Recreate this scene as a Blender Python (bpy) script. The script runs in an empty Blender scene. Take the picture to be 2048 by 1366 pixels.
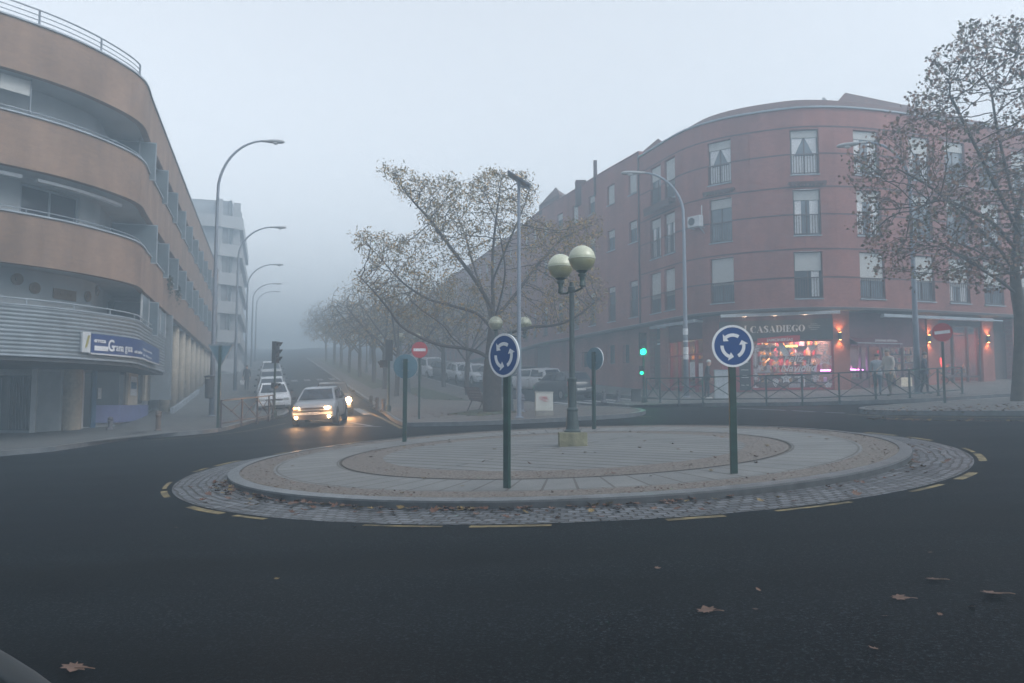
import bpy, bmesh, math, random
import numpy as np
from mathutils import Vector, Matrix, noise
scene = bpy.context.scene
COL = scene.collection
PI = math.pi
# ------------------------------------------------------------------ camera
F, HOR, EYE = 1650.0, 808.0, 1.6            # focal length and level line in photo pixels, eye height
TH = math.atan((HOR-683)/F)
cam_d = bpy.data.cameras.new('camera'); cam = bpy.data.objects.new('camera', cam_d); COL.objects.link(cam)
cam_d.sensor_width = 36.0; cam_d.lens = F/2048*36.0; cam_d.clip_start = 0.1; cam_d.clip_end = 900
cam.location = (0, 0, EYE); cam.rotation_euler = (PI/2+TH, 0, 0)
scene.camera = cam
# ------------------------------------------------------------------ light
SUN_EL, SUN_AZ = math.radians(38), math.radians(118)
world = bpy.data.worlds.new('World'); scene.world = world; world.use_nodes = True
wn = world.node_tree; wn.nodes.clear()
sky = wn.nodes.new('ShaderNodeTexSky'); sky.sky_type = 'NISHITA'; sky.sun_disc = False
sky.sun_elevation = SUN_EL; sky.sun_rotation = SUN_AZ; sky.air_density = 1.0; sky.dust_density = 1.5; sky.ozone_density = 2.0
hs = wn.nodes.new('ShaderNodeHueSaturation'); hs.inputs['Saturation'].default_value = 0.17; hs.inputs['Value'].default_value = 1.0
bg = wn.nodes.new('ShaderNodeBackground'); bg.inputs['Strength'].default_value = 0.15
wo = wn.nodes.new('ShaderNodeOutputWorld')
wn.links.new(sky.outputs[0], hs.inputs['Color']); wn.links.new(hs.outputs[0], bg.inputs['Color']); wn.links.new(bg.outputs[0], wo.inputs['Surface'])
sd = bpy.data.lights.new('sun', 'SUN'); sd.energy = 0.5; sd.angle = math.radians(25); sd.color = (1, .95, .9)
so = bpy.data.objects.new('sun', sd); COL.objects.link(so)
sv = Vector((math.sin(SUN_AZ)*math.cos(SUN_EL), math.cos(SUN_AZ)*math.cos(SUN_EL), math.sin(SUN_EL)))
so.rotation_euler = sv.to_track_quat('Z', 'Y').to_euler(); so.location = (20, 20, 40)
scene.view_settings.view_transform = 'Standard'; scene.view_settings.look = 'None'
scene.view_settings.exposure = 1.32; scene.view_settings.gamma = 1
scene.cycles.volume_bounces = 2; scene.cycles.max_bounces = 7; scene.cycles.use_denoising = True
scene.cycles.sample_clamp_indirect = 6.0
# ------------------------------------------------------------------ terrain
SX, SY = .043, .04
ANG = math.radians(16.3); U = (-math.sin(ANG), math.cos(ANG)); N = (math.cos(ANG), math.sin(ANG))
def gz(x, y):
    x_, y_ = min(max(x, -55), 60), min(max(y, -30), 230)
    t = min(x_*U[0]+y_*U[1], 230); k = t-42
    sp = 3*math.log1p(math.exp(k/3)) if k < 90 else k
    return SX*x_+SY*y_+.055*sp-.13
def S(s, t): return (s*N[0]+t*U[0], s*N[1]+t*U[1])
def ray(px, py):
    u = (px-1024)/F; v = (683-py)/F
    return (u, math.cos(TH)-v*math.sin(TH), math.sin(TH)+v*math.cos(TH))
def at(px, py, off=.13):
    d = ray(px, py); f = lambda t: EYE+d[2]*t-gz(d[0]*t, d[1]*t)-off
    t = 3.0
    while f(t) > 0 and t < 400: t += 1
    a, b = t-1, t
    for _ in range(40):
        m = (a+b)/2
        if f(m) > 0: a = m
        else: b = m
    return (d[0]*a, d[1]*a)
def atr(px, py): return at(px, py, 0)
def atd(px, py, Y):
    r = ray(px, py); k = Y/r[1]; return (r[0]*k, Y, EYE+r[2]*k)
def topx(x, y, z):
    q = z-EYE; zc = y*math.cos(TH)+q*math.sin(TH); yc = -y*math.sin(TH)+q*math.cos(TH)
    return 1024+F*x/zc, 683-F*yc/zc
# ------------------------------------------------------------------ helpers
def tag(o, label=None, cat=None, group=None, kind=None):
    if label: o['label'] = label
    if cat: o['category'] = cat
    if group: o['group'] = group
    if kind: o['kind'] = kind
    return o
def thing(name, label, cat, loc=(0, 0, 0), rz=0, group=None):
    o = bpy.data.objects.new(name, None); COL.objects.link(o); o.empty_display_size = .2
    if len(loc) == 2: loc = (loc[0], loc[1], gz(*loc))
    o.location = loc; o.rotation_euler = (0, 0, rz)
    return tag(o, label, cat, group)
def copy_tree(o, parent=None):
    c = o.copy(); COL.objects.link(c)
    if parent: c.parent = parent
    for ch in list(o.children): copy_tree(ch, c)
    return c
def dup(root, loc, rz=None, label=None, group=None, scale=None):
    r = copy_tree(root)
    if len(loc) == 2: loc = (loc[0], loc[1], gz(*loc))
    r.location = loc
    if rz is not None: r.rotation_euler = (0, 0, rz)
    if label: r['label'] = label
    if group: r['group'] = group
    if scale: r.scale = scale
    return r
def catmull(P, step=.25):
    out = []
    P = [Vector(p) for p in P]
    for i in range(len(P)-1):
        a = P[max(i-1, 0)]; b = P[i]; c = P[i+1]; d = P[min(i+2, len(P)-1)]
        n = max(1, int((c-b).length/step))
        for k in range(n):
            t = k/n
            out.append(.5*((2*b)+(c-a)*t+(2*a-5*b+4*c-d)*t*t+(3*b-a-3*c+d)*t*t*t))
    out.append(P[-1]); return out
class MB:
    def __init__(s): s.v = []; s.f = []; s.uv = []; s.m = []; s.hasuv = False
    def face(s, pts, uv=None, mi=0):
        i = len(s.v); s.v += [tuple(p) for p in pts]; s.f.append(tuple(range(i, i+len(pts)))); s.m.append(mi)
        if uv: s.hasuv = True
        s.uv += uv if uv else [(0, 0)]*len(pts)
    def faces(s, verts, faces, mi=0):
        i = len(s.v); s.v += [tuple(p) for p in verts]
        for f in faces:
            s.f.append(tuple(i+k for k in f)); s.m.append(mi); s.uv += [(0, 0)]*len(f)
    def box(s, c, d, rz=0, mi=0, M=None):
        x, y, z = d[0]/2, d[1]/2, d[2]/2
        V = [(a*x, b*y, e*z) for a in (-1, 1) for b in (-1, 1) for e in (-1, 1)]
        R = M if M else Matrix.Rotation(rz, 3, 'Z')
        V = [R @ Vector(p)+Vector(c) for p in V]
        s.faces(V, [(0, 1, 3, 2), (4, 6, 7, 5), (0, 4, 5, 1), (2, 3, 7, 6), (0, 2, 6, 4), (1, 5, 7, 3)], mi)
    def bar(s, a, b, w, h=None, mi=0):
        a, b = Vector(a), Vector(b); h = h or w; d = (b-a)
        if d.length < 1e-6: return
        q = d.to_track_quat('Y', 'Z').to_matrix()
        s.box((a+b)/2, (w, d.length, h), M=q, mi=mi)
    def tube(s, P, R, n=8, caps=True, mi=0):
        P = [Vector(p) for p in P]
        if not hasattr(R, '__len__'): R = [R]*len(P)
        base = len(s.v); ref = None
        for i, p in enumerate(P):
            d = (P[min(i+1, len(P)-1)]-P[max(i-1, 0)])
            if d.length < 1e-9: d = Vector((0, 0, 1))
            d.normalize()
            if ref is None: ref = Vector((1, 0, 0)) if abs(d.x) < .9 else Vector((0, 1, 0))
            x = (ref-d*ref.dot(d)).normalized(); y = d.cross(x); ref = x
            for k in range(n):
                a = 2*PI*k/n; s.v.append(tuple(p+(x*math.cos(a)+y*math.sin(a))*R[i]))
        for i in range(len(P)-1):
            for k in range(n):
                s.f.append((base+i*n+k, base+i*n+(k+1) % n, base+(i+1)*n+(k+1) % n, base+(i+1)*n+k)); s.m.append(mi); s.uv += [(0, 0)]*4
        if caps:
            s.f.append(tuple(base+k for k in range(n-1, -1, -1))); s.m.append(mi); s.uv += [(0, 0)]*n
            e = base+(len(P)-1)*n
            s.f.append(tuple(e+k for k in range(n))); s.m.append(mi); s.uv += [(0, 0)]*n
    def lathe(s, prof, c=(0, 0, 0), n=20, mi=0):
        s.tube([(c[0], c[1], c[2]+z) for r, z in prof], [max(r, .001) for r, z in prof], n, True, mi) if False else None
        base = len(s.v)
        for r, z in prof:
            for k in range(n):
                a = 2*PI*k/n; s.v.append((c[0]+r*math.cos(a), c[1]+r*math.sin(a), c[2]+z))
        for i in range(len(prof)-1):
            for k in range(n):
                s.f.append((base+i*n+k, base+i*n+(k+1) % n, base+(i+1)*n+(k+1) % n, base+(i+1)*n+k)); s.m.append(mi); s.uv += [(0, 0)]*4
        s.f.append(tuple(base+k for k in range(n-1, -1, -1))); s.m.append(mi); s.uv += [(0, 0)]*n
        e = base+(len(prof)-1)*n
        s.f.append(tuple(e+k for k in range(n))); s.m.append(mi); s.uv += [(0, 0)]*n
    def prism(s, poly, T, d0, d1, mi=0):
        """polygon in (u,v), depth w from d0 to d1; T maps (u,v,w) to a point"""
        n = len(poly); A = [T(u, v, d0) for u, v in poly]; B = [T(u, v, d1) for u, v in poly]
        s.faces(A+B, [tuple(range(n)), tuple(range(2*n-1, n-1, -1))]+[(i, i+n, (i+1) % n+n, (i+1) % n) for i in range(n)], mi)
    def build(s, name, mat, parent=None, smooth=False, off=None, bevel=0, sub=0):
        me = bpy.data.meshes.new(name)
        v = s.v
        if off is not None: v = [(p[0]-off[0], p[1]-off[1], p[2]-off[2]) for p in v]
        me.from_pydata(v, [], s.f)
        for m in (mat if isinstance(mat, (list, tuple)) else [mat]): me.materials.append(m)
        me.polygons.foreach_set('material_index', s.m)
        if s.hasuv:
            u = me.uv_layers.new(name='UVMap'); u.data.foreach_set('uv', [c for p in s.uv for c in p])
        if smooth: me.polygons.foreach_set('use_smooth', [True]*len(me.polygons))
        me.update()
        bm = bmesh.new(); bm.from_mesh(me)
        if not s.hasuv and (bevel or sub or smooth): bmesh.ops.remove_doubles(bm, verts=bm.verts, dist=1e-5)
        if not s.hasuv or True: bmesh.ops.recalc_face_normals(bm, faces=bm.faces) if (bevel or sub or smooth) else None
        bm.to_mesh(me); bm.free()
        o = bpy.data.objects.new(name, me); COL.objects.link(o)
        if parent: o.parent = parent
        if bevel:
            b = o.modifiers.new('bevel', 'BEVEL'); b.width = bevel; b.segments = 2; b.limit_method = 'ANGLE'
        if sub:
            b = o.modifiers.new('sub', 'SUBSURF'); b.levels = sub; b.render_levels = sub
        return o
def text_obj(name, body, size, mat, M, parent=None, extrude=.004, bold=0, shear=0, align='LEFT', off=None, sx=1.0):
    cu = bpy.data.curves.new(name, 'FONT'); cu.body = body; cu.size = size; cu.extrude = extrude; cu.offset = bold; cu.shear = shear; cu.align_x = align; cu.resolution_u = 3
    to = bpy.data.objects.new('tmp', cu); COL.objects.link(to); bpy.context.view_layer.update()
    dg = bpy.context.evaluated_depsgraph_get(); me = bpy.data.meshes.new_from_object(to.evaluated_get(dg))
    bpy.data.objects.remove(to); me.name = name
    me.transform(Matrix.Diagonal((sx, 1, 1, 1))); me.transform(M)
    if off is not None: me.transform(Matrix.Translation((-off[0], -off[1], -off[2])))
    me.materials.clear(); me.materials.append(mat)
    o = bpy.data.objects.new(name, me); COL.objects.link(o)
    if parent: o.parent = parent
    return o
# ------------------------------------------------------------------ materials
MATS = {}
def lin(c):
    return tuple((x/12.92 if x <= .04045 else ((x+.055)/1.055)**2.4) for x in c)
def mat(name, col, rough=.7, metal=0, var=.15, scale=3.0, bump=0, spec=.5, emit=None, estr=0, detail=4, trans=0, coat=0, sheen=0, streak=False):
    if name in MATS: return MATS[name]
    m = bpy.data.materials.new(name); m.use_nodes = True; nt = m.node_tree; b = nt.nodes['Principled BSDF']
    b.inputs['Roughness'].default_value = rough; b.inputs['Metallic'].default_value = metal
    b.inputs['Specular IOR Level'].default_value = spec
    if trans: b.inputs['Transmission Weight'].default_value = trans
    if coat: b.inputs['Coat Weight'].default_value = coat
    tc = nt.nodes.new('ShaderNodeTexCoord'); nz = nt.nodes.new('ShaderNodeTexNoise'); nz.inputs['Scale'].default_value = scale; nz.inputs['Detail'].default_value = detail
    if streak:
        mp = nt.nodes.new('ShaderNodeMapping'); mp.inputs['Scale'].default_value = (1, 1, .12); nt.links.new(tc.outputs['Object'], mp.inputs[0]); nt.links.new(mp.outputs[0], nz.inputs['Vector'])
    else: nt.links.new(tc.outputs['Object'], nz.inputs['Vector'])
    rp = nt.nodes.new('ShaderNodeValToRGB'); rp.color_ramp.elements[0].position = .3; rp.color_ramp.elements[1].position = .7
    c0 = tuple(max(0, x*(1-var)) for x in col); c1 = tuple(min(1, x*(1+var)) for x in col)
    rp.color_ramp.elements[0].color = (*c0, 1); rp.color_ramp.elements[1].color = (*c1, 1)
    nt.links.new(nz.outputs['Fac'], rp.inputs[0]); nt.links.new(rp.outputs[0], b.inputs['Base Color'])
    if bump:
        bp = nt.nodes.new('ShaderNodeBump'); bp.inputs['Strength'].default_value = bump; bp.inputs['Distance'].default_value = .02
        n2 = nt.nodes.new('ShaderNodeTexNoise'); n2.inputs['Scale'].default_value = scale*6; nt.links.new(tc.outputs['Object'], n2.inputs['Vector'])
        nt.links.new(n2.outputs['Fac'], bp.inputs['Height']); nt.links.new(bp.outputs[0], b.inputs['Normal'])
    if emit:
        b.inputs['Emission Color'].default_value = (*emit, 1); b.inputs['Emission Strength'].default_value = estr
    MATS[name] = m; return m
def brick_mat(name, c1, c2, mortar, bw=.24, bh=.065, stain=.25, rough=.85):
    m = bpy.data.materials.new(name); m.use_nodes = True; nt = m.node_tree; b = nt.nodes['Principled BSDF']; b.inputs['Roughness'].default_value = rough
    uv = nt.nodes.new('ShaderNodeUVMap'); br = nt.nodes.new('ShaderNodeTexBrick')
    br.inputs['Color1'].default_value = (*c1, 1); br.inputs['Color2'].default_value = (*c2, 1); br.inputs['Mortar'].default_value = (*mortar, 1)
    br.inputs['Scale'].default_value = 1; br.inputs['Brick Width'].default_value = bw; br.inputs['Row Height'].default_value = bh; br.inputs['Mortar Size'].default_value = .008
    nt.links.new(uv.outputs[0], br.inputs['Vector'])
    nz = nt.nodes.new('ShaderNodeTexNoise'); nz.inputs['Scale'].default_value = .45; nz.inputs['Detail'].default_value = 6; nz.inputs['Roughness'].default_value = .65
    mp = nt.nodes.new('ShaderNodeMapping'); mp.inputs['Scale'].default_value = (1.6, .5, 1); nt.links.new(uv.outputs[0], mp.inputs[0]); nt.links.new(mp.outputs[0], nz.inputs['Vector'])
    mr = nt.nodes.new('ShaderNodeMapRange'); mr.inputs['From Min'].default_value = .35; mr.inputs['From Max'].default_value = .7; mr.inputs['To Min'].default_value = 1+stain*.4; mr.inputs['To Max'].default_value = 1-stain
    nt.links.new(nz.outputs['Fac'], mr.inputs[0])
    mx = nt.nodes.new('ShaderNodeMix'); mx.data_type = 'RGBA'; mx.blend_type = 'MULTIPLY'; mx.inputs['Factor'].default_value = 1
    nt.links.new(br.outputs[0], mx.inputs['A']); nt.links.new(mr.outputs[0], mx.inputs['B']); nt.links.new(mx.outputs['Result'], b.inputs['Base Color'])
    bp = nt.nodes.new('ShaderNodeBump'); bp.inputs['Strength'].default_value = .3; bp.inputs['Distance'].default_value = .01; bp.invert = True
    nt.links.new(br.outputs['Fac'], bp.inputs['Height']); nt.links.new(bp.outputs[0], b.inputs['Normal'])
    MATS[name] = m; return m
m_ochre = brick_mat('ochre_brick', (.26, .165, .112), (.215, .137, .095), (.225, .15, .11), stain=.38)
m_red = brick_mat('red_brick', (.285, .092, .073), (.23, .070, .057), (.26, .13, .11), stain=.36)
m_white = mat('white_render', (.38, .40, .41), .8, scale=1.2, var=.12, streak=True)
m_rail = mat('grey_rail', (.20, .22, .25), .45, metal=.4, var=.1)
m_coping = mat('pale_coping', (.27, .31, .35), .6, scale=2)
m_dglass = mat('dark_glass', (.03, .04, .05), .06, var=.3, scale=1, spec=.6)
m_wglass = mat('window_glass', (.10, .13, .16), .05, var=.35, scale=1.5, spec=.7)
m_curt = mat('curtain', (.62, .63, .64), .8, scale=14, var=.15)
m_blind = mat('roller_blind', (.42, .43, .42), .7, scale=4, var=.07)
m_frame = mat('brown_frame', (.055, .03, .025), .5, var=.2)
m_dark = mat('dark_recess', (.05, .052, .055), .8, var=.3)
m_black = mat('black_metal', (.02, .022, .025), .45, var=.3)
m_groove = mat('joint', (.06, .025, .025), .8)
m_dgreen = mat('dark_green_paint', (.004, .030, .023), .4, var=.35, scale=9, coat=.2)
m_galv = mat('galvanised', (.22, .24, .27), .5, metal=.5, scale=6)
m_greypaint = mat('grey_paint', (.17, .20, .23), .5, scale=5, var=.2)
m_concrete = mat('concrete', (.22, .21, .19), .9, scale=4, var=.25, bump=.3)
m_shutter = mat('roll_shutter', (.26, .28, .29), .55, scale=3, var=.15)
m_corr = mat('corrugated', (.22, .25, .275), .45, metal=.3, scale=2, var=.12)
m_tile = mat('roof_tile', (.09, .045, .04), .9, scale=3, var=.25)
m_bark = mat('bark', (.05, .038, .034), .95, scale=8, var=.35, bump=.6)
m_pbark = mat('plane_bark', (.055, .045, .035), .95, scale=5, var=.45, bump=.5)
m_white_p = mat('white_paint', (.50, .52, .54), .4, scale=3, var=.1)
m_skin = mat('skin', (.45, .26, .19), .6)
# ------------------------------------------------------------------ ground surfaces
def asphalt():
    m = bpy.data.materials.new('asphalt'); m.use_nodes = True; nt = m.node_tree; b = nt.nodes['Principled BSDF']
    tc = nt.nodes.new('ShaderNodeTexCoord')
    def nz(sc, det=5, mp=None, ro=.5):
        n = nt.nodes.new('ShaderNodeTexNoise'); n.inputs['Scale'].default_value = sc; n.inputs['Detail'].default_value = det; n.inputs['Roughness'].default_value = ro
        if mp:
            q = nt.nodes.new('ShaderNodeMapping'); q.inputs['Scale'].default_value = mp; nt.links.new(tc.outputs['Object'], q.inputs[0]); nt.links.new(q.outputs[0], n.inputs['Vector'])
        else: nt.links.new(tc.outputs['Object'], n.inputs['Vector'])
        return n
    fine = nz(38, 6, ro=.85); patch = nz(.35, 5, (.5, 1.6, 1)); track = nz(.9, 3, (.15, 1.2, 1))
    r = nt.nodes.new('ShaderNodeValToRGB'); e = r.color_ramp.elements
    e[0].position = .52; e[0].color = (.0004, .0010, .0016, 1); e[1].position = .80; e[1].color = (.075, .092, .105, 1)
    nt.links.new(fine.outputs['Fac'], r.inputs[0])
    ad = nt.nodes.new('ShaderNodeMath'); ad.operation = 'ADD'; nt.links.new(patch.outputs['Fac'], ad.inputs[0]); nt.links.new(track.outputs['Fac'], ad.inputs[1])
    mr = nt.nodes.new('ShaderNodeMapRange'); mr.inputs['From Min'].default_value = .75; mr.inputs['From Max'].default_value = 1.25; mr.inputs['To Min'].default_value = .45; mr.inputs['To Max'].default_value = 1.6
    nt.links.new(ad.outputs[0], mr.inputs[0])
    mx = nt.nodes.new('ShaderNodeMix'); mx.data_type = 'RGBA'; mx.blend_type = 'MULTIPLY'; mx.inputs['Factor'].default_value = 1
    nt.links.new(r.outputs[0], mx.inputs['A']); nt.links.new(mr.outputs[0], mx.inputs['B']); nt.links.new(mx.outputs['Result'], b.inputs['Base Color'])
    rr = nt.nodes.new('ShaderNodeMapRange'); rr.inputs['To Min'].default_value = .50; rr.inputs['To Max'].default_value = .72; nt.links.new(patch.outputs['Fac'], rr.inputs[0]); nt.links.new(rr.outputs[0], b.inputs['Roughness'])
    b.inputs['Specular IOR Level'].default_value = .04
    bp = nt.nodes.new('ShaderNodeBump'); bp.inputs['Strength'].default_value = .5; bp.inputs['Distance'].default_value = .008
    nt.links.new(fine.outputs['Fac'], bp.inputs['Height']); nt.links.new(bp.outputs[0], b.inputs['Normal'])
    return m
m_asphalt = asphalt()
def paving(name, col, tile=(.4, .4), rot=0, grit=True, joint=.55):
    m = bpy.data.materials.new(name); m.use_nodes = True; nt = m.node_tree; b = nt.nodes['Principled BSDF']; b.inputs['Roughness'].default_value = .8
    tc = nt.nodes.new('ShaderNodeTexCoord'); mp = nt.nodes.new('ShaderNodeMapping'); mp.inputs['Rotation'].default_value = (0, 0, rot); nt.links.new(tc.outputs['Object'], mp.inputs[0])
    br = nt.nodes.new('ShaderNodeTexBrick'); br.inputs['Scale'].default_value = 1; br.inputs['Brick Width'].default_value = tile[0]; br.inputs['Row Height'].default_value = tile[1]; br.inputs['Mortar Size'].default_value = .012; br.offset = 0
    br.inputs['Color1'].default_value = (*col, 1); br.inputs['Color2'].default_value = (*[c*.88 for c in col], 1); br.inputs['Mortar'].default_value = (*[c*joint for c in col], 1)
    nt.links.new(mp.outputs[0], br.inputs['Vector'])
    n = nt.nodes.new('ShaderNodeTexNoise'); n.inputs['Scale'].default_value = 1.1; n.inputs['Detail'].default_value = 8; n.inputs['Roughness'].default_value = .7; nt.links.new(tc.outputs['Object'], n.inputs['Vector'])
    mr = nt.nodes.new('ShaderNodeMapRange'); mr.inputs['From Min'].default_value = .3; mr.inputs['From Max'].default_value = .7; mr.inputs['To Min'].default_value = .72; mr.inputs['To Max'].default_value = 1.2; nt.links.new(n.outputs['Fac'], mr.inputs[0])
    mx = nt.nodes.new('ShaderNodeMix'); mx.data_type = 'RGBA'; mx.blend_type = 'MULTIPLY'; mx.inputs['Factor'].default_value = 1
    nt.links.new(br.outputs[0], mx.inputs['A']); nt.links.new(mr.outputs[0], mx.inputs['B']); nt.links.new(mx.outputs['Result'], b.inputs['Base Color'])
    bp = nt.nodes.new('ShaderNodeBump'); bp.inputs['Strength'].default_value = .4; bp.inputs['Distance'].default_value = .01; nt.links.new(n.outputs['Fac'], bp.inputs['Height']); nt.links.new(bp.outputs[0], b.inputs['Normal'])
    return m
m_pave = paving('pavement_tiles', (.115, .118, .118), rot=.28)
m_pave2 = paving('boulevard_paving', (.115, .105, .10), (.5, .5), rot=.3)
m_kerb = mat('kerb_stone', (.10, .108, .115), .38, scale=5, var=.3, bump=.3)
m_yellow = mat('yellow_road_paint', (.14, .108, .045), .8, scale=5, var=.75)
m_roadwhite = mat('white_road_paint', (.24, .26, .28), .8, scale=6, var=.35)
m_grass = mat('grass', (.035, .05, .018), .95, scale=9, var=.5)
m_earth = mat('earth', (.07, .06, .045), .95, scale=3, var=.4)

def sheet(name, poly, off, mat_, kind='structure', side=.35, cutx=None, parent=None):
    """closed polygon laid on the terrain; sides go down by 'side'"""
    bm = bmesh.new()
    f = bm.faces.new([bm.verts.new((p[0], p[1], 0)) for p in poly])
    if f.normal.z < 0: f.normal_flip()
    bmesh.ops.triangulate(bm, faces=bm.faces[:])
    ts = [p[0]*U[0]+p[1]*U[1] for p in poly]
    t = 34.0
    while t < max(ts) and t < 140:
        if t > min(ts):
            bmesh.ops.bisect_plane(bm, geom=bm.verts[:]+bm.edges[:]+bm.faces[:], plane_co=(t*U[0], t*U[1], 0), plane_no=(U[0], U[1], 0))
        t += 2 if t < 56 else 12
    for v in bm.verts: v.co.z = gz(v.co.x, v.co.y)+off
    if side:
        be = [e for e in bm.edges if len(e.link_faces) == 1]
        r = bmesh.ops.extrude_edge_only(bm, edges=be)
        for v in [g for g in r['geom'] if isinstance(g, bmesh.types.BMVert)]: v.co.z -= side
    bmesh.ops.recalc_face_normals(bm, faces=bm.faces)
    me = bpy.data.meshes.new(name); bm.to_mesh(me); bm.free(); me.materials.append(mat_)
    o = bpy.data.objects.new(name, me); COL.objects.link(o); tag(o, kind=kind)
    if parent: o.parent = parent
    return o
def strip(mb, path, w, off, h=.3, closed=False, step=1.0, side=0):
    """box-section strip (kerb, painted line) following a path of xy points; side: shift of the centre line to the left"""
    P = [Vector((p[0], p[1])) for p in path]
    if closed: P.append(P[0])
    Q = []
    for a, b in zip(P, P[1:]):
        n = max(1, int((b-a).length/step)); Q += [a.lerp(b, k/n) for k in range(n)]
    Q.append(P[-1])
    L = []
    for i, p in enumerate(Q):
        if closed: d = Q[(i+1) % (len(Q)-1)]-Q[(i-1) % (len(Q)-1)]
        else: d = Q[min(i+1, len(Q)-1)]-Q[max(i-1, 0)]
        d.normalize(); n = Vector((-d.y, d.x)); L.append((p+n*(side+w/2), p+n*(side-w/2)))
    base = len(mb.v)
    for a, b in L:
        za, zb = gz(a.x, a.y)+off, gz(b.x, b.y)+off
        mb.v += [(a.x, a.y, za), (b.x, b.y, zb), (b.x, b.y, zb-h), (a.x, a.y, za-h)]
    for i in range(len(L)-1):
        o = base+4*i
        fs = [(o, o+4, o+5, o+1)] if h < .006 else [(o, o+4, o+5, o+1), (o+1, o+5, o+6, o+2), (o+3, o+7, o+4, o)]
        for f in fs: mb.f.append(f); mb.m.append(0); mb.uv += [(0, 0)]*4
    for o in ((base,) if closed else (base, base+4*(len(L)-1))):
        if h >= .006: mb.f.append((o, o+1, o+2, o+3)); mb.m.append(0); mb.uv += [(0, 0)]*4
def smooth_path(pts, step=.5):
    return [(p.x, p.y) for p in catmull([Vector((a, b, 0)) for a, b in pts], step)]
# ground and road sheets (grids that follow the slope)
def grid_sheet(name, xs, ys, off, m):
    mb = MB(); V = [(x, y, gz(x, y)+off) for y in ys for x in xs]; nx = len(xs)
    mb.faces(V, [(j*nx+i, j*nx+i+1, (j+1)*nx+i+1, (j+1)*nx+i) for j in range(len(ys)-1) for i in range(nx-1)])
    return tag(mb.build(name, m), kind='structure')
gx = [-260, -160, -100, -75, -55, -40, -30]+list(range(-26, 40, 2))+[45, 60, 90, 140, 260]
gy = [-120, -60, -30]+list(range(-20, 36, 4))+list(range(36, 64, 1))+list(range(64, 240, 4))+[260, 300]
grid_sheet('ground', gx, gy, -.30, m_earth)
rx = [-55, -45, -35]+list(range(-30, 40, 2))+[50, 60]
grid_sheet('road', rx, [y for y in gy if -30 <= y <= 236], 0, m_asphalt)

KH = .13
# left pavement: kerb line from the left frame edge round the built-out corner and up the street
lk = smooth_path([(-40, 14.5), (-22, 16.2), atr(0, 912), atr(120, 900), atr(250, 881), atr(400, 868), atr(444, 862), atr(473, 854), atr(517, 842), atr(561, 835), atr(572, 826), atr(560, 821), S(.1, 41.5), S(-.75, 43.0)])
lk += [S(-.75, t) for t in range(46, 135, 6)]
sheet('pavement', lk+[(-54, 120), (-54, 14.5)], KH, m_pave)
mb = MB(); strip(mb, lk, .16, KH+.006, side=-.05); tag(mb.build('kerb', m_kerb), kind='structure')
# boulevard between the two carriageways
CB = [atr(740, 815), atr(765, 826), atr(785, 842), atr(803, 851), atr(830, 853), atr(1000, 849), atr(1200, 839), atr(1262, 834.5), atr(1283, 831), atr(1290, 828), atr(1275, 823.5), atr(1235, 820)]
sR = 11.6
bk = [S(5.35, t) for t in range(134, 42, -6)]+smooth_path([S(5.35, 44)]+CB+[S(12.9, 31.5), S(12.4, 34), S(12.2, 38)])+[S(12.2, t) for t in range(42, 135, 6)]
sheet('boulevard_pavement', bk, KH, m_pave2)
mb = MB(); strip(mb, bk, .16, KH+.006, side=.05); tag(mb.build('kerb', m_kerb), kind='structure')
# right pavement in front of the brick building
rk = [S(17.9, t) for t in range(134, 36, -6)]+smooth_path([S(17.9, 36), S(17.2, 35.2), S(15.2, 34.6), S(14.3, 33.6), S(14.1, 31), atr(1255, 814), atr(1290, 812.5), atr(1400, 813), atr(1600, 811), atr(1800, 806), atr(1930, 800), atr(2048, 793), (24, 29), (34, 32), (52, 38)])
sheet('pavement', rk+[(58, 40), (58, 128), S(30, 134)], KH, m_pave)
mb = MB(); strip(mb, rk, .16, KH+.006, side=.05); tag(mb.build('kerb', m_kerb), kind='structure')
# traffic island with the plane tree
ik = smooth_path([(30, 28.5), (22, 27.6), atr(2048, 800.5), atr(1960, 806), atr(1850, 813), atr(1760, 819), atr(1722, 823), atr(1735, 828), atr(1850, 830.5), atr(2048, 831.5), (15.5, 18.8), (20, 18.6), (30, 20)])
sheet('traffic_island', ik, KH, m_pave)
mb = MB(); strip(mb, ik, .16, KH+.006, side=.05, closed=True); tag(mb.build('kerb', m_kerb), kind='structure')
# grass and tree pit on the boulevard
def bed(poly, m=m_grass): sheet('grass_bed', poly, KH+.012, m, side=.05)
bed([at(800, 778), at(842, 774), at(900, 790), at(938, 801), at(850, 798)])
bed([at(895, 828), at(960, 818), at(1010, 817), at(1040, 824), at(960, 832)])
bed([S(6.6, t) for t in range(56, 126, 5)]+[S(8.4, t) for t in range(125, 55, -5)])
# roundabout island
RC = (.99, 16.5)
def ring_pts(r, n=160, a0=0, a1=2*PI): return [(RC[0]+r*math.cos(a0+(a1-a0)*k/n), RC[1]+r*math.sin(a0+(a1-a0)*k/n)) for k in range(n+(0 if a1-a0 > 6.28 else 1))]
def ring_mesh(name, r0, r1, off0, off1, m, n=160, rings=4, side=0):
    mb = MB(); V = []
    for j in range(rings+1):
        r = r0+(r1-r0)*j/rings; o = off0+(off1-off0)*j/rings
        for x, y in ring_pts(r, n): V.append((x, y, gz(x, y)+o))
    fs = [(j*n+i, j*n+(i+1) % n, (j+1)*n+(i+1) % n, (j+1)*n+i) for j in range(rings) for i in range(n)]
    if side:
        b = len(V)
        V += [(v[0], v[1], v[2]-side) for v in V[rings*n:(rings+1)*n]]
        fs += [(rings*n+i, rings*n+(i+1) % n, b+(i+1) % n, b+i) for i in range(n)]
    mb.faces(V, fs); return tag(mb.build(name, m), kind='structure')
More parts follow.
